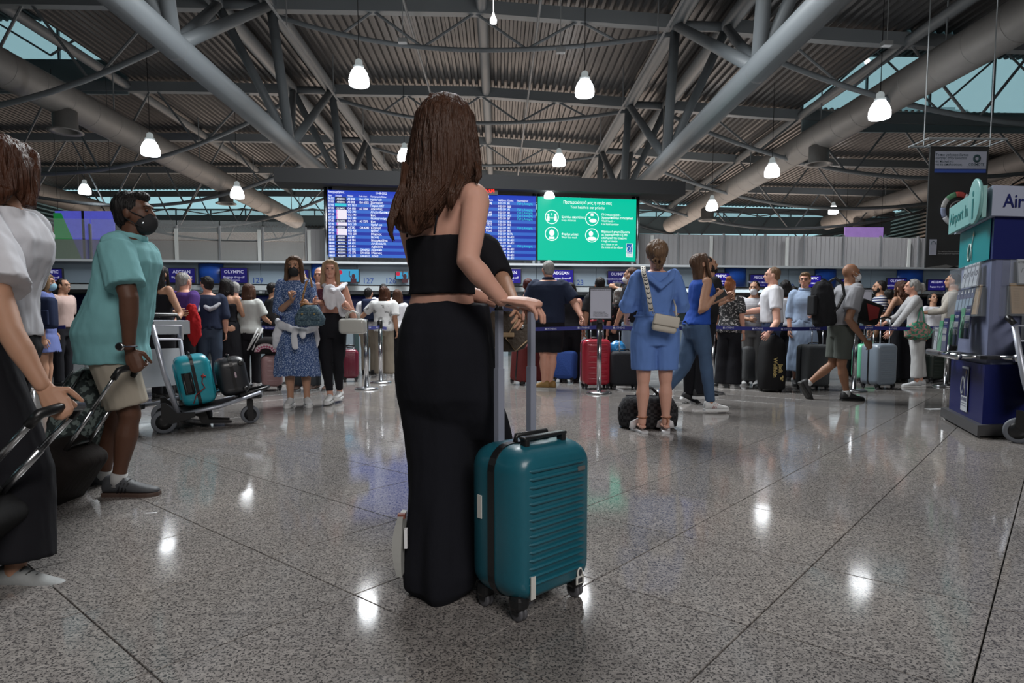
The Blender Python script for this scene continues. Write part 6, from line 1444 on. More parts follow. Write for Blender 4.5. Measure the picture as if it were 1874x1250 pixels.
for q in (-1, 1): m_ = MB(); m_.tube([(.04+.03*q, -.07, .23), (.0+.03*q, -.13, .12), (-.06+.03*q, -.14, -.05), (-.09+.03*q, -.10, -.20)], .012, 6, flat=.4); m_.build('strap', BLACKPL, bp, True)
# ---------------------------------------------------------------- woman cut by the left edge
ww, wf2, _ = person('woman with reddish hair in loose white T-shirt and black trousers, cut by the left edge', 0, 2.40, 1.61, 88, 1.05, True, .0085, (0, .08), 'tan', X=XatY(8, 2.40),
    R=[(20, 610, 2.12), (78, 706, 2.12)], L=[(-.2, -.05, 1.12), (-.16, -.02, .90)], legR=[(40, 860, 2.36), (28, 1048, 2.30)], legL=[(.0-.09, -.12, .49), (-.09, -.30, .13)], head=(-75, 4, 0),
    top=dict(m=WHC, hem=.93, inf=.030, sleeve=.46, sr=.034, sf=.02, fold=.008, bulge=.0, name='shirt'), bottom=dict(kind='pants', end=.09, m=BLK, kr=.11, er=.13, inf=.02), hair=('bob', 'auburn'),
    shoes=('sneaker', (.26, .27, .27), (.48, .48, .46)), handR=dict(d=(.1, .6, -.75), pn=(-.5, .3, -.7), curl=.95, s=1.08), footR=4)
s2, R2_ = tilted_case('black suitcase with long steel handle pulled by the woman at the left edge', (-40, 915), (104, 758), 2.12, .36, .22, .55, cloth('case2', (.016, .016, .017)), .20, True, .011)
# ---------------------------------------------------------------- the two women arm in arm
DRS = pattern('blue_speckled_dress', (.045, .085, .21), (.35, .42, .58), 'speck', 95, .56)
dw, df, DH = person('woman in blue speckled midi dress with black mask and denim bag', 546, 7.42, 1.70, 168, .98, True, .011, (0, 0), 'tan', R=[(508, 572, 7.36), (534, 549, 7.15)], L=[(579, 575, 7.36), (566, 560, 7.15)],
    legR=[(-.085+.17, .03, .49), (.08, .02, .085)], legL=[(-.09, .0, .49), (-.10, .03, .085)], head=(10, 0, 0), mask='black', hair=('long', 'chest', .33), top=dict(m=DRS, hem=1.0, sleeve=.62, sr=.016, sf=.022, inf=.012, name='dress_top'), bottom=dict(kind='dress', end=.35, flare=.085, m=DRS, fold=.022, fx=4.5, waist=1.06),
    shoes=SNW, handR=dict(d=(.1, .7, .5), pn=(-.5, .3, .6), curl=.7), handL=dict(curl=.7), footR=8, footL=-12)
def inv_of(o): return (Matrix.Translation(o.location) @ Matrix.Rotation(o.rotation_euler.z, 4, 'Z')).inverted()
# white jumper tied at the waist
m_ = MB(); Yw = 7.42
def at(pxy, Yq): return P(pxy[0], pxy[1], Yq)
m_.tube([at((507, 588), 7.48), at((512, 594), 7.28), at((535, 603), 7.18), at((560, 606), 7.18), at((577, 600), 7.30), at((580, 596), 7.48)], [.04, .05, .04, .038, .038, .03], 12, flat=.55, up=(0, 1, 0), round_end=True)
m_.tube([at((540, 602), 7.17), at((538, 615), 7.15), at((540, 634), 7.14)], [.035, .038, .042], 8, flat=.4, up=(0, 1, 0), round_end=True); m_.tube([at((552, 603), 7.17), at((554, 614), 7.15)], [.035, .04], 8, flat=.4, up=(0, 1, 0), round_end=True)
m_.tube([at((512, 598), 7.30), at((506, 615), 7.30), at((504, 634), 7.34)], [.05, .055, .03], 10, flat=.6, round_end=True); m_.tube([at((578, 600), 7.35), at((581, 620), 7.40), at((580, 636), 7.42)], [.03, .03, .015], 8, flat=.6, round_end=True)
m_.xf(inv_of(dw)); union(m_, .011, 'tied_jumper', WHC, dw, 1, folds(.006, 8, 3))
# denim handbag
hg = thing('handbag', 'denim patterned handbag with two flap pockets on the arm of the dress woman', 'handbag', P(567, 577, 7.05)); 
m_ = MB(); m_.zloft([(-.115, .12, .05), (-.10, .155, .065), (-.03, .165, .07), (.05, .12, .05), (.11, .075, .03)], 24, 2.8); m_.build('bag_body', pattern('denim_bag', (.055, .09, .12), (.12, .17, .19), 'speck', 60, .55), hg, True, fix=True)
for q in (-.055, .075): m_ = MB(); m_.rbox((q, -.068, -.01), (.10, .03, .085), .01, 3); m_.rbox((q, -.078, .025), (.105, .03, .035), .01, 3); pk = m_.build('pocket', MATS['denim_bag'], hg); m_ = MB(); m_.rbox((q, -.097, .012), (.022, .008, .018), .003, 2); m_.build('clasp', mat('brass', (.5, .38, .18), .35, .8), pk)
m_ = MB(); m_.tube([(-.09, 0, .08), (-.06, -.02, .21), (-.02, -.02, .36), (.02, -.01, .40), (.03, 0, .30)], .011, 6, flat=.5); m_.tube([(-.09, -.03, .10), (-.04, -.04, .125), (.05, -.04, .12)], .010, 6); m_.build('tan_strap', mat('tan_leather', (.36, .17, .06), .5), hg, True)
m_ = MB(); m_.rbox((-.045, -.045, .25), (.022, .008, .03), .004, 2); m_.build('buckle', MATS['brass'], hg)
bw, bf, _ = person('young woman with long blond hair, crop top and black leggings with white handbag', 609, 7.62, 1.68, 180, .95, True, .011, (0, 0), 'light', R=[(590, 555, 7.62), (578, 552, 7.25)], L=[(650, 590, 7.62), (642, 566, 7.36)],
    legR=[(.055, .05, .49), (.02, .03, .10)], legL=[(-.07, -.02, .49), (-.03, -.22, .12)], head=(-12, 0, 0), hair=('long', 'blond', .36), top=dict(kind='tank', m=mat('wine_sequin', (.11, .025, .04), .4, bump=.5, bscale=90), hem=1.16, neck=1.36, inf=.008, name='crop_top'),
    bottom=dict(kind='pants', end=.16, m=BLK, kr=.062, er=.045, inf=.006, waist=1.08, fold=.003), shoes=SNW, handR=dict(curl=.4), handL=dict(d=(.3, .5, .5), curl=.9))
m_ = MB(); Yb = 7.48
m_.tube([at((592, 519), 7.64), at((598, 526), 7.50), at((612, 533), 7.42), at((624, 527), 7.50), at((632, 519), 7.64)], [.03, .045, .05, .045, .03], 10, flat=.55, round_end=True)
m_.tube([at((603, 530), 7.45), at((603, 545), 7.42), at((605, 558), 7.41)], [.075, .08, .06], 12, flat=.35, up=(0, 1, 0), round_end=True); m_.tube([at((614, 532), 7.44), at((623, 550), 7.41), at((629, 571), 7.40)], [.045, .06, .065], 12, flat=.3, up=(0, 1, 0), round_end=True)
m_.xf(inv_of(bw)); union(m_, .010, 'draped_sweater', WHC, bw, 1, folds(.008, 8, 3))
hg = thing('handbag', 'glossy white barrel handbag hanging from the blond woman\'s arm', 'handbag', P(646, 597, 7.25))
m_ = MB(); m_.rbox((0, 0, 0), (.30, .16, .17), .045, 5); m_.build('bag_body', mat('ivory_leather', (.44, .43, .40), .3, coat=.3), hg, True)
for y_ in (-.04, .04): m_ = MB(); m_.tube([(-.07, y_, .08), (-.06, y_, .14), (.0, y_, .17), (.06, y_, .14), (.07, y_, .08)], .007, 6); m_.build('strap', MATS['ivory_leather'], hg, True)
m_ = MB(); m_.tube([(-.13, 0, .086), (.13, 0, .086)], .004, 5); m_.build('zip', CHROME, hg)
# ---------------------------------------------------------------- woman in blue romper
RB = cloth('romper', (.12, .22, .52), .9, .4, 10)
rw, rf, RH = person('woman in cornflower blue romper seen from behind, standing over the holdall', 1196, 5.50, 1.63, 0, 1.08, True, .009, (0, 0), 'fair', R=[(.235, .02, 1.15), (.22, .20, 1.05)], L=[(-.235, .02, 1.15), (-.22, .20, 1.05)], legR=[(.100, 0, .47), (.108, -.01, .085)], legL=[(-.100, 0, .47), (-.108, -.01, .085)],
    hair=('messy', 'ginger'), top=dict(m=RB, hem=1.02, sleeve=.60, sr=.026, sf=.026, inf=.020, flare=.0, fold=.010, name='romper_top'), bottom=dict(kind='shorts', end=.565, er=.112, m=RB, inf=.026, waist=1.08, fold=.007), shoes=('slide', (.55, .55, .57), (.58, .58, .60)), footR=12, footL=-12)
m_ = MB(); m_.tube([(-.13, -.10, 1.45), (-.10, -.135, 1.38), (0, -.15, 1.30), (.10, -.135, 1.38), (.13, -.10, 1.45)], [.025, .035, .05, .035, .025], 10, flat=.5); m_.xf(Matrix.Scale(1.63/1.7, 4)); union(m_, .010, 'hood', RB, rw, 2)
m_ = MB(); m_.tube([(.185*math.cos(k*PI/10), .125*math.sin(k*PI/10) - .005, 1.045) for k in range(21)], .012, 6); m_.xf(Matrix.Scale(1.63/1.7, 4)); m_.build('waist_seam', RB, rw, True)
for q in (-1, 1):
    m_ = MB(); m_.tube([(q*.104 + .043*math.cos(k*PI/7), -.008+.043*math.sin(k*PI/7), .135 + .004*math.sin(k)) for k in range(15)], .005, 5)
    if q > 0: m_.tube([(.104, -.052, .135), (.108, -.055, .10), (.10, -.052, .08)], .006, 5)
    m_.build('anklet', mat('anklet_cord', (.30, .12, .06), .7), rw, True)
cb = thing('crossbody_bag', 'cream quilted crossbody bag on a chevron strap across the blue romper', 'handbag', P(1217, 593, 5.26))
m_ = MB(); m_.rbox((0, 0, 0), (.205, .06, .135), .028, 5); m_.xf(Matrix.Rotation(.18, 4, 'Y')); m_.build('bag_body', mat('cream_leather', (.50, .46, .40), .5), cb, True)
m_ = MB(); m_.rbox((0, -.034, .028), (.21, .016, .088), .012, 4); m_.xf(Matrix.Rotation(.18, 4, 'Y')); m_.build('flap', MATS['cream_leather'], cb, True)
for q in (-.095, .095): m_ = MB(); m_.tube([(q + .008*math.cos(k*PI/4), -.0, .075 - q*.18 + .012*math.sin(k*PI/4)) for k in range(9)], .003, 5); m_.build('ring', CHROME, cb, True)
m_ = MB(); pts = [P(1192, 570, 5.28), P(1187, 540, 5.30), P(1182, 515, 5.31), P(1178, 500, 5.34), P(1177, 488, 5.42)]; m_.tube([p - cb.location for p in pts], .021, 8, up=(0, 1, 0), flat=.22); m_.build('woven_strap', mat('strap_cream', (.58, .55, .50), .7), cb, True)
m_ = MB()
for i in range(len(pts)-1):
    for k in range(3):
        p = pts[i].lerp(pts[i+1], (k+.5)/3) - cb.location + Vector((0, -.007, 0)); m_.prism([p + Vector((-.014, 0, .008)), p + Vector((0, 0, -.002)), p + Vector((.014, 0, .008)), p + Vector((.014, 0, -.002)), p + Vector((0, 0, -.012)), p + Vector((-.014, 0, -.002))], (0, -.002, 0))
m_.build('chevron_print', mat('strap_navy', (.03, .035, .05), .7), cb, fix=True)
m_ = MB(); m_.tube([P(1238, 590, 5.28) - cb.location, P(1237, 562, 5.32) - cb.location, P(1232, 548, 5.42) - cb.location], .008, 6, flat=.4); m_.build('strap', MATS['cream_leather'], cb, True)
# ---------------------------------------------------------------- woman in jeans with phone, bearded man behind
jw, jf, JH = person('woman in sleeveless blue top and jeans striding right with a phone', 1272, 6.85, 1.69, 86, 1.05, True, .011, (0, .05), 'tan', R=[(1284, 572, 6.62), (1306, 545, 6.62)], L=[(-.17, .12, 1.16), (-.08, .33, 1.22)],
    legR=[(1290, 650, 6.75), (1300, 738, 6.72)], legL=[(1252, 672, 6.9), (1210, 722, 6.95)], head=(5, -14, 0), hair=('long', 'chest', .26), top=dict(kind='tank', m=cloth('royal', (.02, .07, .34)), hem=.93, neck=1.42, inf=.018), bottom=dict(kind='pants', end=.12, kr=.070, er=.052, inf=.006, m=mat('jeans', (.045, .085, .16), .85, var=.35, bscale=6, bump=.2)),
    shoes=('stripe', (.62, .62, .62), (.66, .66, .66)), handR=dict(d=(.0, .7, .5), pn=(-.6, -.3, .6), curl=.8), handL=dict(d=(.4, .6, .4), curl=.8), pitchL=30)
m_ = MB(); m_.rbox((0, 0, 0), (.15, .012, .072), .005, 2, Matrix.Rotation(-.5, 4, 'Y')); o = m_.build('mobile_phone', BLACKPL); o.location = P(1317, 541, 6.62); tag(o, 'dark phone in the hand of the woman in the blue sleeveless top', 'phone')
person('bearded man in black hidden behind the woman in jeans, holding a phone', 1285, 7.5, 1.74, 84, 1.0, False, .013, (0, .05), 'tan', R=[(1300, 560, 7.4), (1326, 552, 7.4)], legR=[(1285, 660, 7.5), (1281, 715, 7.5)], legL=[(1262, 668, 7.6), (1262, 722, 7.62)], head=(5, -15, 0), hair=('crop', 'black'), beard=True,
    top=dict(m=BLKS, hem=.92, sleeve=.42, sr=.02), bottom=dict(kind='pants', end=.1, m=BLK, kr=.08, er=.07), shoes=SNBW, handR=dict(d=(0, .8, .2), pn=(0, 0, 1), curl=.5), pitchL=25)
# ---------------------------------------------------------------- bald man walking right with backpack
bm_, bmf, BH = person('bald man in grey shirt and cargo shorts striding right with black backpack and white mask', 1535, 7.85, 1.69, 88, 1.0, False, .010, (0, .08), 'brown', R=[(1553, 585, 7.6), (1582, 622, 7.55)], L=[(-.22, .18, 1.15), (-.2, .35, 1.05)],
    legR=[(1540, 668, 7.80), (1550, 721, 7.80)], legL=[(1524, 666, 7.95), (1478, 703, 8.0)], head=(6, -2, 0), mask='white', top=dict(m=GRYC, hem=.93, sleeve=.40, sr=.028, inf=.028, fold=.007), bottom=dict(kind='shorts', end=.52, er=.098, m=cloth('olive', (.085, .095, .085)), inf=.018),
    shoes=('sneaker', (.03, .03, .032), (.02, .02, .02), (.5, .5, .5)), pitchL=58, handR=dict(curl=.5), eyes=True, brow='black')
bk = thing('backpack', 'black backpack on the back of the bald man', 'backpack', P(1506, 556, 7.78))
m_ = MB(); m_.zloft([(-.27, .10, .09), (-.23, .125, .13), (-.05, .13, .14), (.12, .12, .13), (.22, .09, .11), (.27, .05, .06)], 24, 2.5); m_.xf(Matrix.Rotation(-.12, 4, 'Y')); union(m_, .012, 'bag_body', cloth('bpblack', (.014, .014, .016)), bk, 1, folds(.01, 6, 3))
for y_ in (-.12, .12):
    m_ = MB(); m_.tube([(-.0, y_, .25), (.07, y_*1.1, .30), (.16, y_*1.1, .24), (.19, y_*1.1, .10), (.12, y_*1.1, -.04), (.05, y_, -.12)], .018, 8, flat=.4, up=(0, 1, 0)); m_.build('strap', BLACKPL, bk, True)
m_ = MB(); m_.rbox((-.13, 0, -.02), (.05, .18, .24), .02, 3); m_.build('front_pocket', MATS['cloth_bpblack'], bk)
co = thing('cool_box', 'black and red soft cool bag carried in front of the bald man', 'bag', P(1583, 571, 8.05))
m_ = MB(); m_.rbox((0, 0, 0), (.30, .26, .26), .03, 4); m_.xf(Matrix.Rotation(.35, 4, 'Y')); m_.build('bag_body', cloth('coolblack', (.012, .012, .013)), co, True)
m_ = MB(); m_.prism([(-.08, -.14, .09), (.09, -.14, .07), (.10, -.14, -.06), (.0, -.14, -.11)], (0, .01, 0)); m_.xf(Matrix.Rotation(.2, 4, 'Y')); m_.build('red_panel', mat('red_cloth', (.22, .015, .015), .7), co, fix=True)
# ---------------------------------------------------------------- grey ponytail woman
FLB = pattern('floral_cloth', (.05, .22, .14), (.40, .22, .20), 'speck', 28, .5)
gw_, gf, _ = person('grey-haired woman with ponytail in white trousers leaning on the belt', 1672, 9.55, 1.62, -72, 1.0, True, .013, (0, .07), 'light', L=[(1662, 568, 9.3), (1632, 605, 9.25)], R=[(.17, .22, 1.12), (.15, .42, 1.0)], legR=[(.10, -.08, .49), (.09, -.12, .085)], head=(0, 0, 0), hair=('pony', 'grey', .12),
    top=dict(m=cloth('lightgrey', (.36, .36, .37)), hem=.92, sleeve=.92, inf=.02, sr=.014), bottom=dict(kind='pants', end=.15, m=cloth('offwhite', (.42, .42, .42)), kr=.085, er=.085, inf=.014), shoes=('sneaker', (.45, .46, .48), (.5, .5, .5)))
fb = thing('cloth_bag', 'floral and green cloth shoulder bag carried by the grey-haired woman', 'bag', P(1680, 604, 9.35))
m_ = MB(); m_.zloft([(-.14, .12, .08), (-.10, .19, .11), (0, .20, .12), (.08, .13, .09), (.13, .05, .05)], 20); union(m_, .012, 'bag_body', FLB, fb, 1, folds(.012, 6, 3))
for q in (-.06, .05): m_ = MB(); m_.tube([(q, -.06, .10), (q*.6+.02, -.03, .24), (.05, .02, .34)], .010, 6, flat=.5); m_.build('strap', mat('green_strap', (.05, .25, .16), .7), fb, True)
m_ = MB(); m_.tube([(-.17, -.10, -.08), (-.05, -.13, -.11), (.08, -.13, -.08), (.17, -.09, 0)], .014, 6, flat=.5); m_.build('green_trim', MATS['green_strap'], fb, True)
m_ = MB(); m_.tube([Vector((.075*math.cos(k*PI/8), 0, .05*math.sin(k*PI/8))) for k in range(9)], .006, 5); o = m_.build('hair_band', BLACKPL, None, True); o.location = P(1664, 520, 9.55); o.parent = None; o.parent = gw_; o.matrix_parent_inverse = inv_of(gw_)
# ---------------------------------------------------------------- man in navy polo
person('balding man in navy polo and black shorts seen from behind, hand on the red suitcase', 1003, 9.30, 1.84, 12, 1.22, False, .012, (0, 0), 'light', R=[(1062, 560, 9.15), (1066, 584, 8.95)] if 0 else [(1050, 552, 9.2), (1064, 580, 9.0)], L=[(-.27, .03, 1.15), (-.22, .22, 1.10)],
    legR=[(.06, .02, .47), (.03, .0, .085)], legL=[(-.06, 0, .47), (-.05, -.02, .085)], head=(-25, 0, 0), hair=('crop', 'grey'), glasses=True, top=dict(m=NVY, hem=.88, sleeve=.44, sr=.026, inf=.026, collar=True, name='polo_shirt'), bottom=dict(kind='shorts', end=.50, er=.125, m=BLK, inf=.02),
    shoes=('sneaker', (.26, .15, .045), (.5, .5, .48)), footR=-75, footL=-80, handR=dict(curl=.9))
# ---------------------------------------------------------------- queue at the left
BLU = cloth('periwinkle', (.12, .15, .34))
person('fair-haired masked woman in blue dress wearing a navy backpack near the pale partition', 88, 8.9, 1.62, 70, 1.0, True, .014, (0, .04), 'tan', R=[(76, 590, 8.8), (80, 618, 8.7)], hair=('bob', 'dkblond'), mask='blue', top=dict(m=BLU, hem=.9, sleeve=.42, sr=.022), bottom=dict(kind='dress', end=.58, flare=.07, m=BLU), shoes=SNB, group=None)
bk = thing('backpack', 'navy backpack worn by the masked woman at the far left', 'backpack', P(84, 573, 8.7)); m_ = MB(); m_.rbox((0, 0, 0), (.26, .18, .42), .06, 4); m_.build('bag_body', cloth('bpnavy', (.012, .018, .045)), bk, True)
m_ = MB(); m_.rbox((.0, -.10, -.06), (.2, .04, .2), .015, 3); m_.build('front_pocket', MATS['cloth_bpnavy'], bk)
person('person in pale top with dark hair behind the left barrier post', 118, 10.0, 1.64, 95, 1.0, False, .016, (0, .05), 'tan', hair=('crop', 'black'), top=dict(m=cloth('palepink', (.45, .33, .30)), hem=.92), bottom=dict(kind='pants', m=BLK), shoes=SNB)
person('woman with very long straight black hair in dark strappy top beside the trolley', 301, 8.1, 1.66, 20, 1.0, True, .012, (0, 0), 'tan', R=[(330, 575, 8.05), (322, 588, 7.9)], L=[(-.2, .10, 1.15), (-.12, .34, 1.12)], hair=('long', 'black', .50), top=dict(kind='cami', m=BLK, hem=.95, neck=1.33), bottom=dict(kind='pants', m=BLK, kr=.07, er=.07), shoes=SNB, head=(-15, 0, 0))
m_ = MB(); m_.rbox((0, 0, 0), (.075, .01, .15), .004, 2, Matrix.Rotation(1.3, 4, 'X')); o = m_.build('mobile_phone', CHROME); o.location = P(281, 578, 7.8); tag(o, 'phone held low by the woman with very long black hair', 'phone')
person('person in purple T-shirt with short grey hair holding a red jacket', 338, 8.8, 1.64, 20, 1.05, False, .014, (0, .06), 'light', R=[(347, 577, 8.7), (343, 592, 8.6)], hair=('crop', 'grey'), top=dict(m=cloth('purple', (.075, .035, .17)), hem=.92, sr=.022), bottom=dict(kind='pants', m=BLK), shoes=SNB)
m_ = MB(); m_.tube([(0, 0, .18), (.02, 0, .02), (.03, 0, -.16), (.02, 0, -.28)], [.07, .10, .09, .04], 12, flat=.6, round_end=True); o = union(m_, .012, 'jacket', cloth('redcloth', (.32, .012, .015)), None, 1, folds(.015, 8, 3)); o.location = P(351, 590, 8.6); tag(o, 'crumpled red jacket draped over the arm beside the trolley basket', 'jacket')
person('woman with short platinum hair in white top near the purple shirt', 343, 9.2, 1.64, 15, 1.0, True, .015, (0, 0), 'light', hair=('bob', 'grey'), top=dict(m=WHC, hem=.92), bottom=dict(kind='pants', m=BLK), shoes=SNB)
person('man with greying brown hair looking right behind the platinum hair', 341, 11.0, 1.80, 60, 1.0, False, .016, (0, 0), 'light', hair=('crop', 'dkblond'), top=dict(m=cloth('greypink', (.25, .22, .22)), hem=.9), bottom=dict(kind='pants', m=BLK), shoes=SNB)
person('young man with dark hair, blue mask and navy hooded jacket', 386, 9.3, 1.62, 335, 1.0, False, .013, (0, .04), 'light', L=[(-.27, .12, 1.12), (-.18, .36, 1.10)], hair=('short', 'black'), mask='blue', top=dict(m=NVY, hem=.9, sleeve=.6, sr=.03, inf=.03), bottom=dict(kind='pants', m=mat('darkjeans', (.025, .04, .07), .8), kr=.075, er=.07), shoes=SNB, head=(-40, 0, 0))
m_ = MB(); m_.tube([(-.10, 0, .03), (-.06, -.05, -.02), (0, -.07, -.05), (.06, -.05, -.02), (.10, 0, .03)], [.03, .04, .05, .04, .03], 10, flat=.7, round_end=True); o = union(m_, .011, 'jacket_hood', GRYC, None, 1); o.location = P(388, 560, 9.24); o.parent = None; tag(o, 'grey hood lining lying on the navy jacket of the young man', 'hood')
person('woman in long black dress with bare tanned upper back and dark bob', 420, 9.6, 1.60, 0, 1.08, True, .013, (0, 0), 'tan', hair=('bob', 'black'), top=dict(kind='tank', m=BLK, hem=1.0, neck=1.31, inf=.012), bottom=dict(kind='dress', end=.10, flare=.05, m=BLK, waist=1.06), shoes=SNB, R=[(.23, .05, 1.14), (.2, .26, 1.12)], head=(15, 0, 0))
person('older man with reddish face and blue shirt behind the bare-backed woman', 434, 11.2, 1.66, 300, 1.0, False, .016, (0, 0), 'light', hair=('crop', 'grey'), top=dict(m=cloth('midblue', (.03, .07, .20)), hem=.92), bottom=dict(kind='pants', m=BLK), shoes=SNB)
person('dark-haired woman in loose white T-shirt and black trousers seen from behind', 460, 9.75, 1.54, 8, 1.08, True, .013, (0, 0), 'tan', hair=('bob', 'brown'), top=dict(m=cloth('softwhite', (.45, .46, .44)), hem=.88, inf=.035, sr=.03, sleeve=.45), bottom=dict(kind='pants', m=BLK), shoes=SNW, R=[(.24, .05, 1.13), (.24, .25, 1.06)])
m_ = MB()
for q in (0, .07): m_.cyl((q, 0, -.22), (q+.16, 0, .10), .010, 6)
m_.cyl((.02, 0, -.2), (.16, 0, .02), .008, 6); o = m_.build('folding_chair_frame', WHITEPL, None, True); o.location = P(452, 613, 9.35); tag(o, 'white folded frame held by the woman in the loose white T-shirt', 'folding frame')
person('person in dark jacket left of the dress woman, arm on a trolley', 497, 10.2, 1.60, 60, 1.0, False, .015, (0, .06), 'tan', hair=('crop', 'black'), top=dict(m=BLKS, hem=.9, sleeve=.8, sr=.03), bottom=dict(kind='pants', m=BLK), shoes=SNB)
person('blond woman with hair tied up and glasses between the two arm-in-arm women', 557, 9.2, 1.62, 175, 1.0, True, .013, (0, 0), 'light', hair=('bun', 'blond'), glasses=False, mask='blue', top=dict(m=BLKS, hem=.9, sleeve=.5), bottom=dict(kind='pants', m=mat('greyjeans', (.10, .11, .12), .8), kr=.08, er=.075), shoes=('sneaker', (.13, .07, .05), (.45, .45, .45)))
person('man in grey trousers and brown shoes standing behind the blond woman', 590, 9.3, 1.74, 185, 1.0, False, .014, (0, 0), 'light', hair=('crop', 'grey'), top=dict(m=BLKS, hem=.9, sleeve=.5), bottom=dict(kind='pants', m=MATS['greyjeans'], kr=.08, er=.075), shoes=('sneaker', (.13, .07, .05), (.45, .45, .45)))
# far group between the post and the long-haired woman
KH = cloth('khaki', (.22, .19, .15))
person('man with patterned white T-shirt and khaki trousers seen from behind near the far posts', 704, 11.6, 1.62, 10, 1.05, False, .015, (0, .04), 'tan', L=[(-.36, .05, 1.22), (-.58, .10, 1.02)], hair=('bob', 'auburn'), top=dict(m=pattern('print_tee', (.55, .55, .55), (.22, .22, .22), 'speck', 10, .6), hem=.85, inf=.03, sr=.03, sleeve=.45), bottom=dict(kind='pants', m=KH, kr=.095, er=.10), shoes=SNW)
person('man with short dark hair and white backpack straps in the far group', 704, 12.6, 1.72, 350, 1.0, False, .016, (0, 0), 'tan', hair=('crop', 'black'), top=dict(m=WHC, hem=.9, sleeve=.45), bottom=dict(kind='pants', m=BLK), shoes=SNB)
person('man in white T-shirt wearing a dark backpack in the far group', 677, 12.2, 1.62, 15, 1.0, False, .016, (0, 0), 'tan', hair=('crop', 'black'), top=dict(m=WHC, hem=.9, sleeve=.45), bottom=dict(kind='pants', m=KH), shoes=SNB)
bk = thing('backpack', 'dark backpack on the far man in white left of the patterned T-shirt', 'backpack', P(677, 568, 12.0)); m_ = MB(); m_.rbox((0, 0, 0), (.30, .16, .42), .06, 4); m_.build('bag_body', MATS['cloth_bpnavy'], bk, True); m_ = MB(); m_.rbox((0, -.09, -.07), (.22, .04, .2), .015, 3); m_.build('front_pocket', MATS['cloth_bpnavy'], bk)
person('woman in white top at the right of the far group beside the long-haired woman', 729, 12.0, 1.58, 0, 1.0, True, .016, (0, 0), 'tan', hair=('long', 'brown', .2), top=dict(m=WHC, hem=.9), bottom=dict(kind='pants', m=BLK), shoes=SNB)
# behind the red suitcase and the notice
person('person with short maroon hair in black T-shirt left of the navy polo', 966, 10.3, 1.66, 5, 1.0, True, .014, (0, 0), 'light', hair=('short', 'wine'), top=dict(m=BLK, hem=.9), bottom=dict(kind='pants', m=BLK), shoes=SNB, R=[(.22, .04, 1.14), (.2, .2, 1.1)])
person('woman with long black hair in black behind the navy polo', 1043, 10.4, 1.60, 10, 1.0, True, .014, (0, 0), 'light', hair=('long', 'black', .34), top=dict(kind='tank', m=BLK, hem=.9, neck=1.38), bottom=dict(kind='pants', m=BLK), shoes=SNB, L=[(-.20, .02, 1.13), (-.22, .06, .88)])
person('man with short black hair behind the framed notice', 1096, 10.3, 1.68, 0, 1.05, False, .014, (0, 0), 'tan', hair=('short', 'black'), top=dict(m=BLKS, hem=.9), bottom=dict(kind='pants', m=BLK), shoes=SNB)
person('woman with wavy silver hair in black floral top right of the notice', 1132, 10.1, 1.50, -8, 1.0, True, .014, (0, 0), 'light', hair=('curly', 'grey', .26), top=dict(m=pattern('black_floral', (.014, .014, .016), (.30, .12, .12), 'speck', 22, .66), hem=.88, sleeve=.5, inf=.03), bottom=dict(kind='pants', m=BLK), shoes=SNB)
person('tall man with short hair and white mask, hand on a suitcase left of the romper', 1152, 9.9, 1.80, 300, 1.0, False, .013, (0, 0), 'tan', hair=('crop', 'brown'), mask='white', top=dict(m=BLK, hem=.9), bottom=dict(kind='pants', m=mat('paledenim', (.22, .28, .36), .8)), shoes=SNW, L=[(-.26, .03, 1.12), (-.22, .14, .88)])
person('woman lifting both arms behind her head beside the masked man', 1128, 11.3, 1.66, 100, .95, True, .014, (0, 0), 'tan', hair=('bob', 'black'), top=dict(kind='tank', m=BLK, hem=.95, neck=1.40), bottom=dict(kind='pants', m=BLK), shoes=SNB, R=[(.22, .20, 1.52), (.09, -.04, 1.62)], L=[(-.22, .20, 1.52), (-.09, -.04, 1.62)])
# right part of the queue
person('smiling bearded man in striped shirt looking at his phone right of the bearded pair', 1309, 9.9, 1.62, 170, 1.02, False, .013, (0, 0), 'tan', hair=('short', 'black'), beard=True, top=dict(m=pattern('bw_stripes', (.02, .02, .022), (.45, .43, .42), 'stripe', 9, .5), hem=.9, sleeve=.45), bottom=dict(kind='pants', m=BLK), shoes=SNB, R=[(.22, .06, 1.12), (.10, .34, 1.22)], head=(0, -8, 0))
person('red-haired woman with high bun in black waistcoat turned away', 1332, 9.5, 1.60, 40, 1.0, True, .013, (0, 0), 'light', hair=('bun', 'red'), mask='blue', top=dict(m=pattern('grey_print', (.03, .03, .032), (.35, .33, .33), 'speck', 40, .58), hem=.86, sleeve=.42, inf=.03, sr=.02), bottom=dict(kind='pants', m=BLK, kr=.1, er=.12), shoes=SNW)
person('man with dark hair and white mask in pale T-shirt left of the white T-shirt man', 1376, 9.9, 1.60, 215, .98, False, .013, (0, 0), 'tan', hair=('crop', 'black'), mask='white', top=dict(m=pattern('pale_stripes', (.45, .45, .46), (.36, .36, .40), 'stripe', 12, .5), hem=.9, sleeve=.45), bottom=dict(kind='pants', m=cloth('midgrey', (.18, .18, .18))), shoes=SNW, R=[(.24, .08, 1.12), (.02, .26, 1.08)])
person('muscular man in tight white T-shirt and dark jeans holding the tall black duffel', 1408, 9.35, 1.76, 285, 1.12, False, .012, (0, 0), 'fair', hair=('crop', 'ginger'), top=dict(m=WHC, hem=.92, sleeve=.40, sr=.014, inf=.020), bottom=dict(kind='pants', m=mat('jeans2', (.03, .05, .11), .8), kr=.085, er=.08), shoes=SNB,
       L=[(1422, 590, 9.0), (1408, 608, 8.85)], R=[(.18, .10, 1.12), (.12, .42, 1.06)], head=(0, 0, 0))
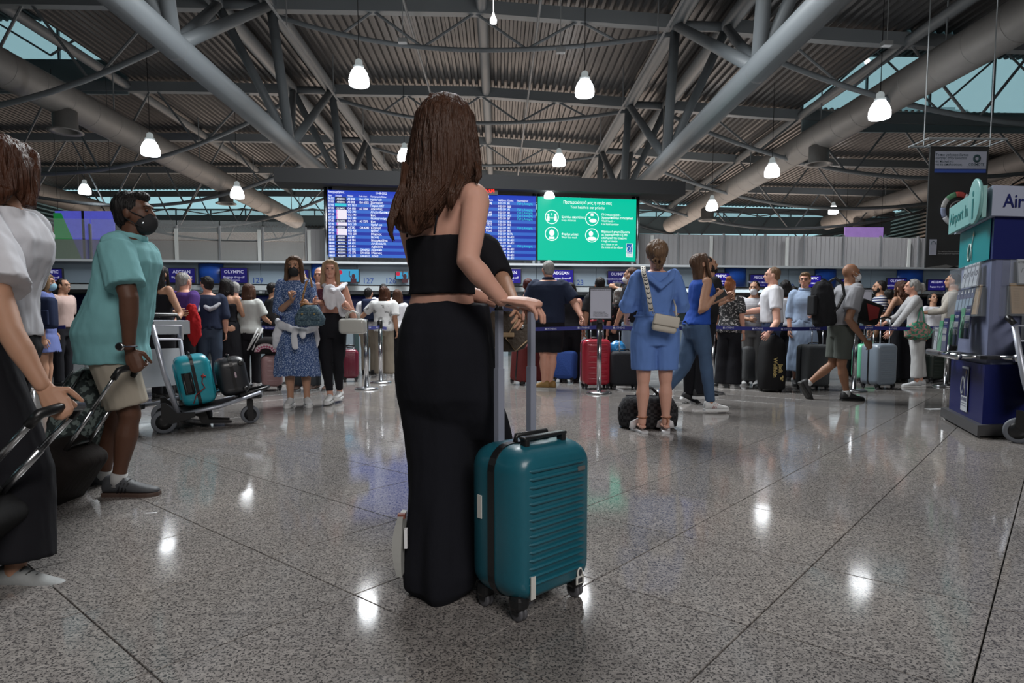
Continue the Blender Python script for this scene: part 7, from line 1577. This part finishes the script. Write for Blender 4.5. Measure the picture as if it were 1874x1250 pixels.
person('person in sleeveless pink top with dark hair behind the white T-shirt man', 1432, 10.6, 1.66, 20, 1.0, True, .015, (0, 0), 'fair', hair=('bob', 'black'), top=dict(kind='tank', m=WHC, hem=.9, neck=1.40), bottom=dict(kind='pants', m=BLK), shoes=SNB)
SB = cloth('paleblue', (.28, .36, .50))
person('woman with glasses and short fair hair in pale blue shirt dress', 1467, 9.75, 1.72, 200, 1.02, True, .012, (0, 0), 'light', hair=('short', 'dkblond'), glasses=True, top=dict(m=SB, hem=.95, sleeve=.72, sr=.022, inf=.022, collar=True), bottom=dict(kind='dress', end=.22, flare=.06, m=SB, fold=.014), shoes=('sneaker', (.02, .02, .02), (.02, .02, .02)), L=[(-.24, .05, 1.14), (-.12, .28, 1.08)], head=(15, 0, 0))
person('dark-haired person in the queue behind the pale blue dress', 1447, 11.6, 1.62, 30, 1.0, False, .016, (0, 0), 'tan', hair=('short', 'black'), top=dict(m=BLKS, hem=.9), bottom=dict(kind='pants', m=BLK), shoes=SNB)
person('person with dark hair just left of the black backpack', 1499, 11.0, 1.66, 10, 1.0, True, .016, (0, 0), 'tan', hair=('bob', 'brown'), top=dict(m=BLKS, hem=.9), bottom=dict(kind='pants', m=BLK), shoes=SNB)
person('person in blue T-shirt behind the second framed notice', 1560, 10.6, 1.66, 180, 1.0, False, .015, (0, 0), 'fair', hair=('short', 'black'), top=dict(m=cloth('skyblue', (.25, .34, .42)), hem=.9), bottom=dict(kind='pants', m=BLK), shoes=SNB)
person('bearded man in navy and white striped T-shirt looking left', 1603, 10.9, 1.68, 290, 1.0, False, .013, (0, 0), 'tan', hair=('crop', 'black'), beard=True, top=dict(m=pattern('navy_stripes', (.50, .50, .52), (.03, .04, .10), 'stripe', 7, .5), hem=.9, sleeve=.45), bottom=dict(kind='pants', m=BLK), shoes=SNB)
person('dark-haired person in black left of the curly-haired woman', 1620, 11.4, 1.56, 10, 1.0, False, .016, (0, 0), 'tan', hair=('short', 'black'), top=dict(m=BLKS, hem=.9), bottom=dict(kind='pants', m=BLK), shoes=SNB)
person('woman with long curly brown hair in strapless navy jumpsuit', 1645, 10.3, 1.64, 335, 1.0, True, .013, (0, .03), 'tan', hair=('curly', 'auburn', .30), top=dict(kind='cami', m=NVY, hem=.95, neck=1.30), bottom=dict(kind='pants', m=BLK, kr=.10, er=.11), shoes=SNB, L=[(-.26, .10, 1.12), (-.30, .30, 1.0)])
person('airport agent with dark hair tied back in white blouse facing the camera', 1702, 11.5, 1.50, 185, .95, True, .014, (0, 0), 'tan', hair=('pony', 'black', .1), top=dict(m=WHC, hem=.9, sleeve=.6), bottom=dict(kind='pants', m=BLK), shoes=SNB, head=(0, -14, 0))
person('person in pale beige sleeves at the left edge of the info kiosk', 1735, 10.2, 1.74, 300, 1.0, False, .015, (0, 0), 'tan', hair=('crop', 'black'), top=dict(m=cloth('beige2', (.40, .37, .33)), hem=.9, sleeve=.9), bottom=dict(kind='pants', m=BLK), shoes=SNB, L=[(-.22, .14, 1.12), (-.18, .38, 1.10)])
bpy.data.scenes.remove(SCR_SCENE)
